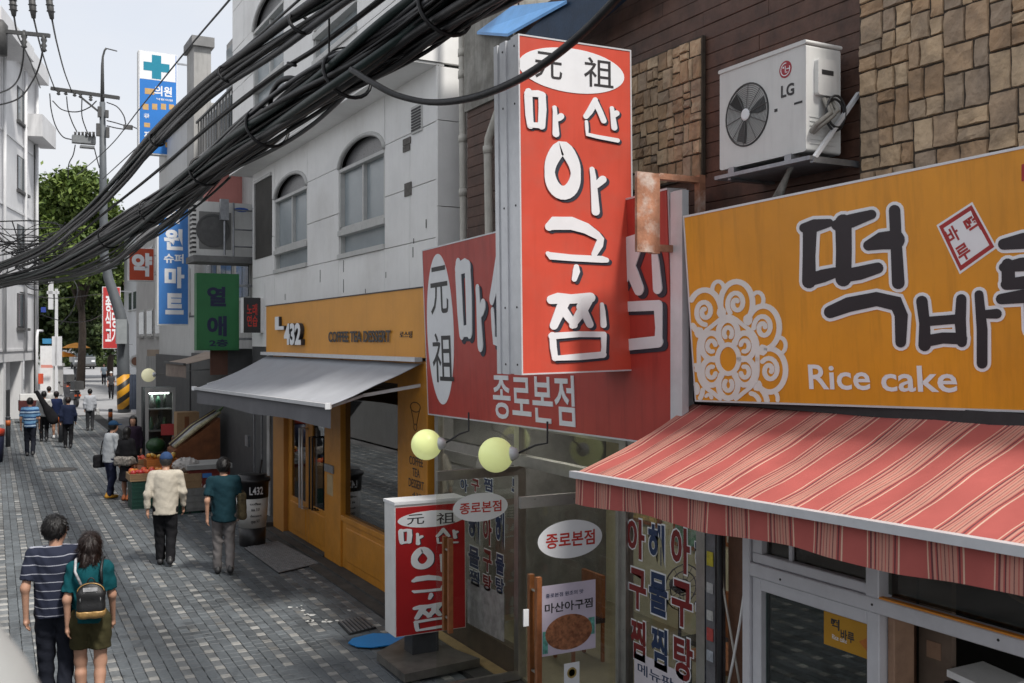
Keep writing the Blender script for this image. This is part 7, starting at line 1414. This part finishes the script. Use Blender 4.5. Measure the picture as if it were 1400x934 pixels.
# wisps and clips on the bundles
for (lab,pts) in (('short loose wire end sticking up from the bundle over the white wall',[PD(425,103,8.6),PD(440,92,8.6),PD(449,82,8.6),PD(450,60,8.6),PD(450,25,8.5)]),('curled wire tip on the white wall above the bundle',[PD(449,80,8.6),PD(455,70,8.6),PD(465,66,8.6),PD(474,65,8.6)]),('black cable hook beside the clip over the white wall',[PD(413,110,9.0),PD(395,107,9.1),PD(380,114,9.3),PD(370,135,9.6),PD(374,155,9.8),PD(392,170,9.6)])):
    wire(lab, pts, .009 if 'hook' not in lab else .026)
# ================================================================== TREES
def leafmat(nm, c1, c2):
    m = bpy.data.materials.new(nm); m.use_nodes = True; n = m.node_tree.nodes; l = m.node_tree.links; b = n['Principled BSDF']; g = n.new('ShaderNodeNewGeometry'); r = n.new('ShaderNodeValToRGB'); r.color_ramp.elements[0].color = (*c1,1); r.color_ramp.elements[1].color = (*c2,1); l.new(g.outputs['Random Per Island'], r.inputs['Fac']); l.new(r.outputs['Color'], b.inputs['Base Color']); b.inputs['Roughness'].default_value = .6
    b.inputs['Specular IOR Level'].default_value = .3; return m
M_leaf = leafmat('leaf_green',(.04,.075,.012),(.14,.19,.04)); M_leafd = leafmat('leaf_dark',(.018,.035,.010),(.06,.085,.02)); M_bark = mat('bark',(.06,.045,.035),.9,.3,6,bump=.5)
def tree(label, base, trunk_h, blobs, n, size, m, seed):
    rng = np.random.default_rng(seed); t = thing('tree', label, 'tree', base, 'trees at the end of the street'); b = Vector(base); top = b+Vector((0,0,trunk_h))
    tr_ = MB().tube([b, b.lerp(top,.5)+Vector((.15,0,0)), top],[.32,.25,.18],9)
    for c, r in blobs: c = Vector(c); tr_.tube([b.lerp(top,.7), (b.lerp(top,.9)+c)/2, c],[.15,.10,.04],6)
    obj('trunk', tr_, M_bark, t, True); cs = []
    for c, r in blobs:
        k = int(n*(r[0]*r[1]*r[2])**.67/sum((q[1][0]*q[1][1]*q[1][2])**.67 for q in blobs)); sub = rng.normal(size=(max(6,k//90),3)); sub /= np.linalg.norm(sub,axis=1)[:,None]; sub *= rng.uniform(.45,1.0,(len(sub),1)); 
        pick = rng.integers(0,len(sub),k); p = sub[pick]+rng.normal(size=(k,3))*.16; cs.append(p*np.array(r)+np.array(c))
    C = np.concatenate(cs); N = len(C); u = rng.normal(size=(N,3)); u /= np.linalg.norm(u,axis=1)[:,None]; v = rng.normal(size=(N,3)); v -= u*(u*v).sum(1)[:,None]; v /= np.linalg.norm(v,axis=1)[:,None]; s_ = size*rng.uniform(.6,1.4,(N,1))
    V = np.stack([C-u*s_, C+v*s_*.5, C+u*s_, C-v*s_*.5],1).reshape(-1,3); F = np.arange(4*N).reshape(-1,4); addmesh('crown', (V,F), m, t, False)
def blob(x, y, z, rx, rz, ry=None): p = PD(x,y,z); k = z/FPX; return (tuple(p), (rx*k, (ry or rx)*k, rz*k))
b = PD(110,490,72); tree('tall bright green tree rising behind the wires at the street end',(b.x,b.y,0),8,[blob(75,290,72,42,50),blob(110,275,70,36,38),blob(130,310,72,38,46),blob(70,340,70,40,42),blob(150,330,73,30,40),blob(100,350,69,45,40),blob(105,255,73,26,24)],30000,.20,M_leaf,1)
b = PD(60,490,84); tree('darker tree standing to the left behind the tall bright one',(b.x,b.y,0),6,[blob(70,400,84,45,50),blob(110,410,82,45,45),blob(85,450,84,40,34),blob(50,440,84,30,40)],16000,.26,M_leafd,2)
b = PD(150,490,95); tree('far dark tree filling the right end of the street',(b.x,b.y,0),6,[blob(140,420,95,40,50),blob(165,440,95,36,46),blob(125,455,93,36,30),blob(185,400,95,26,60)],16000,.28,M_leafd,3)
b = PD(200,470,80); tree('small light green tree beside the pharmacy sign',(b.x,b.y,0),5,[blob(172,400,82,22,36),blob(192,420,82,16,30),blob(160,370,82,20,26)],3500,.28,M_leaf,4)
rng = np.random.default_rng(9); N = 6000; c0 = PD(60,494,135); c1 = PD(175,494,135); C = np.array(c0)+(np.array(c1)-np.array(c0))*rng.random((N,1))+rng.normal(size=(N,3))*np.array([.4,1.0,.55]); C[:,2] = np.abs(rng.normal(size=N))*.6+.1
u = rng.normal(size=(N,3)); v = rng.normal(size=(N,3)); V = np.stack([C-u*.16,C+v*.1,C+u*.16,C-v*.1],1).reshape(-1,3); addmesh('foliage',(V,np.arange(4*N).reshape(-1,4)),M_leafd,hd2,False)
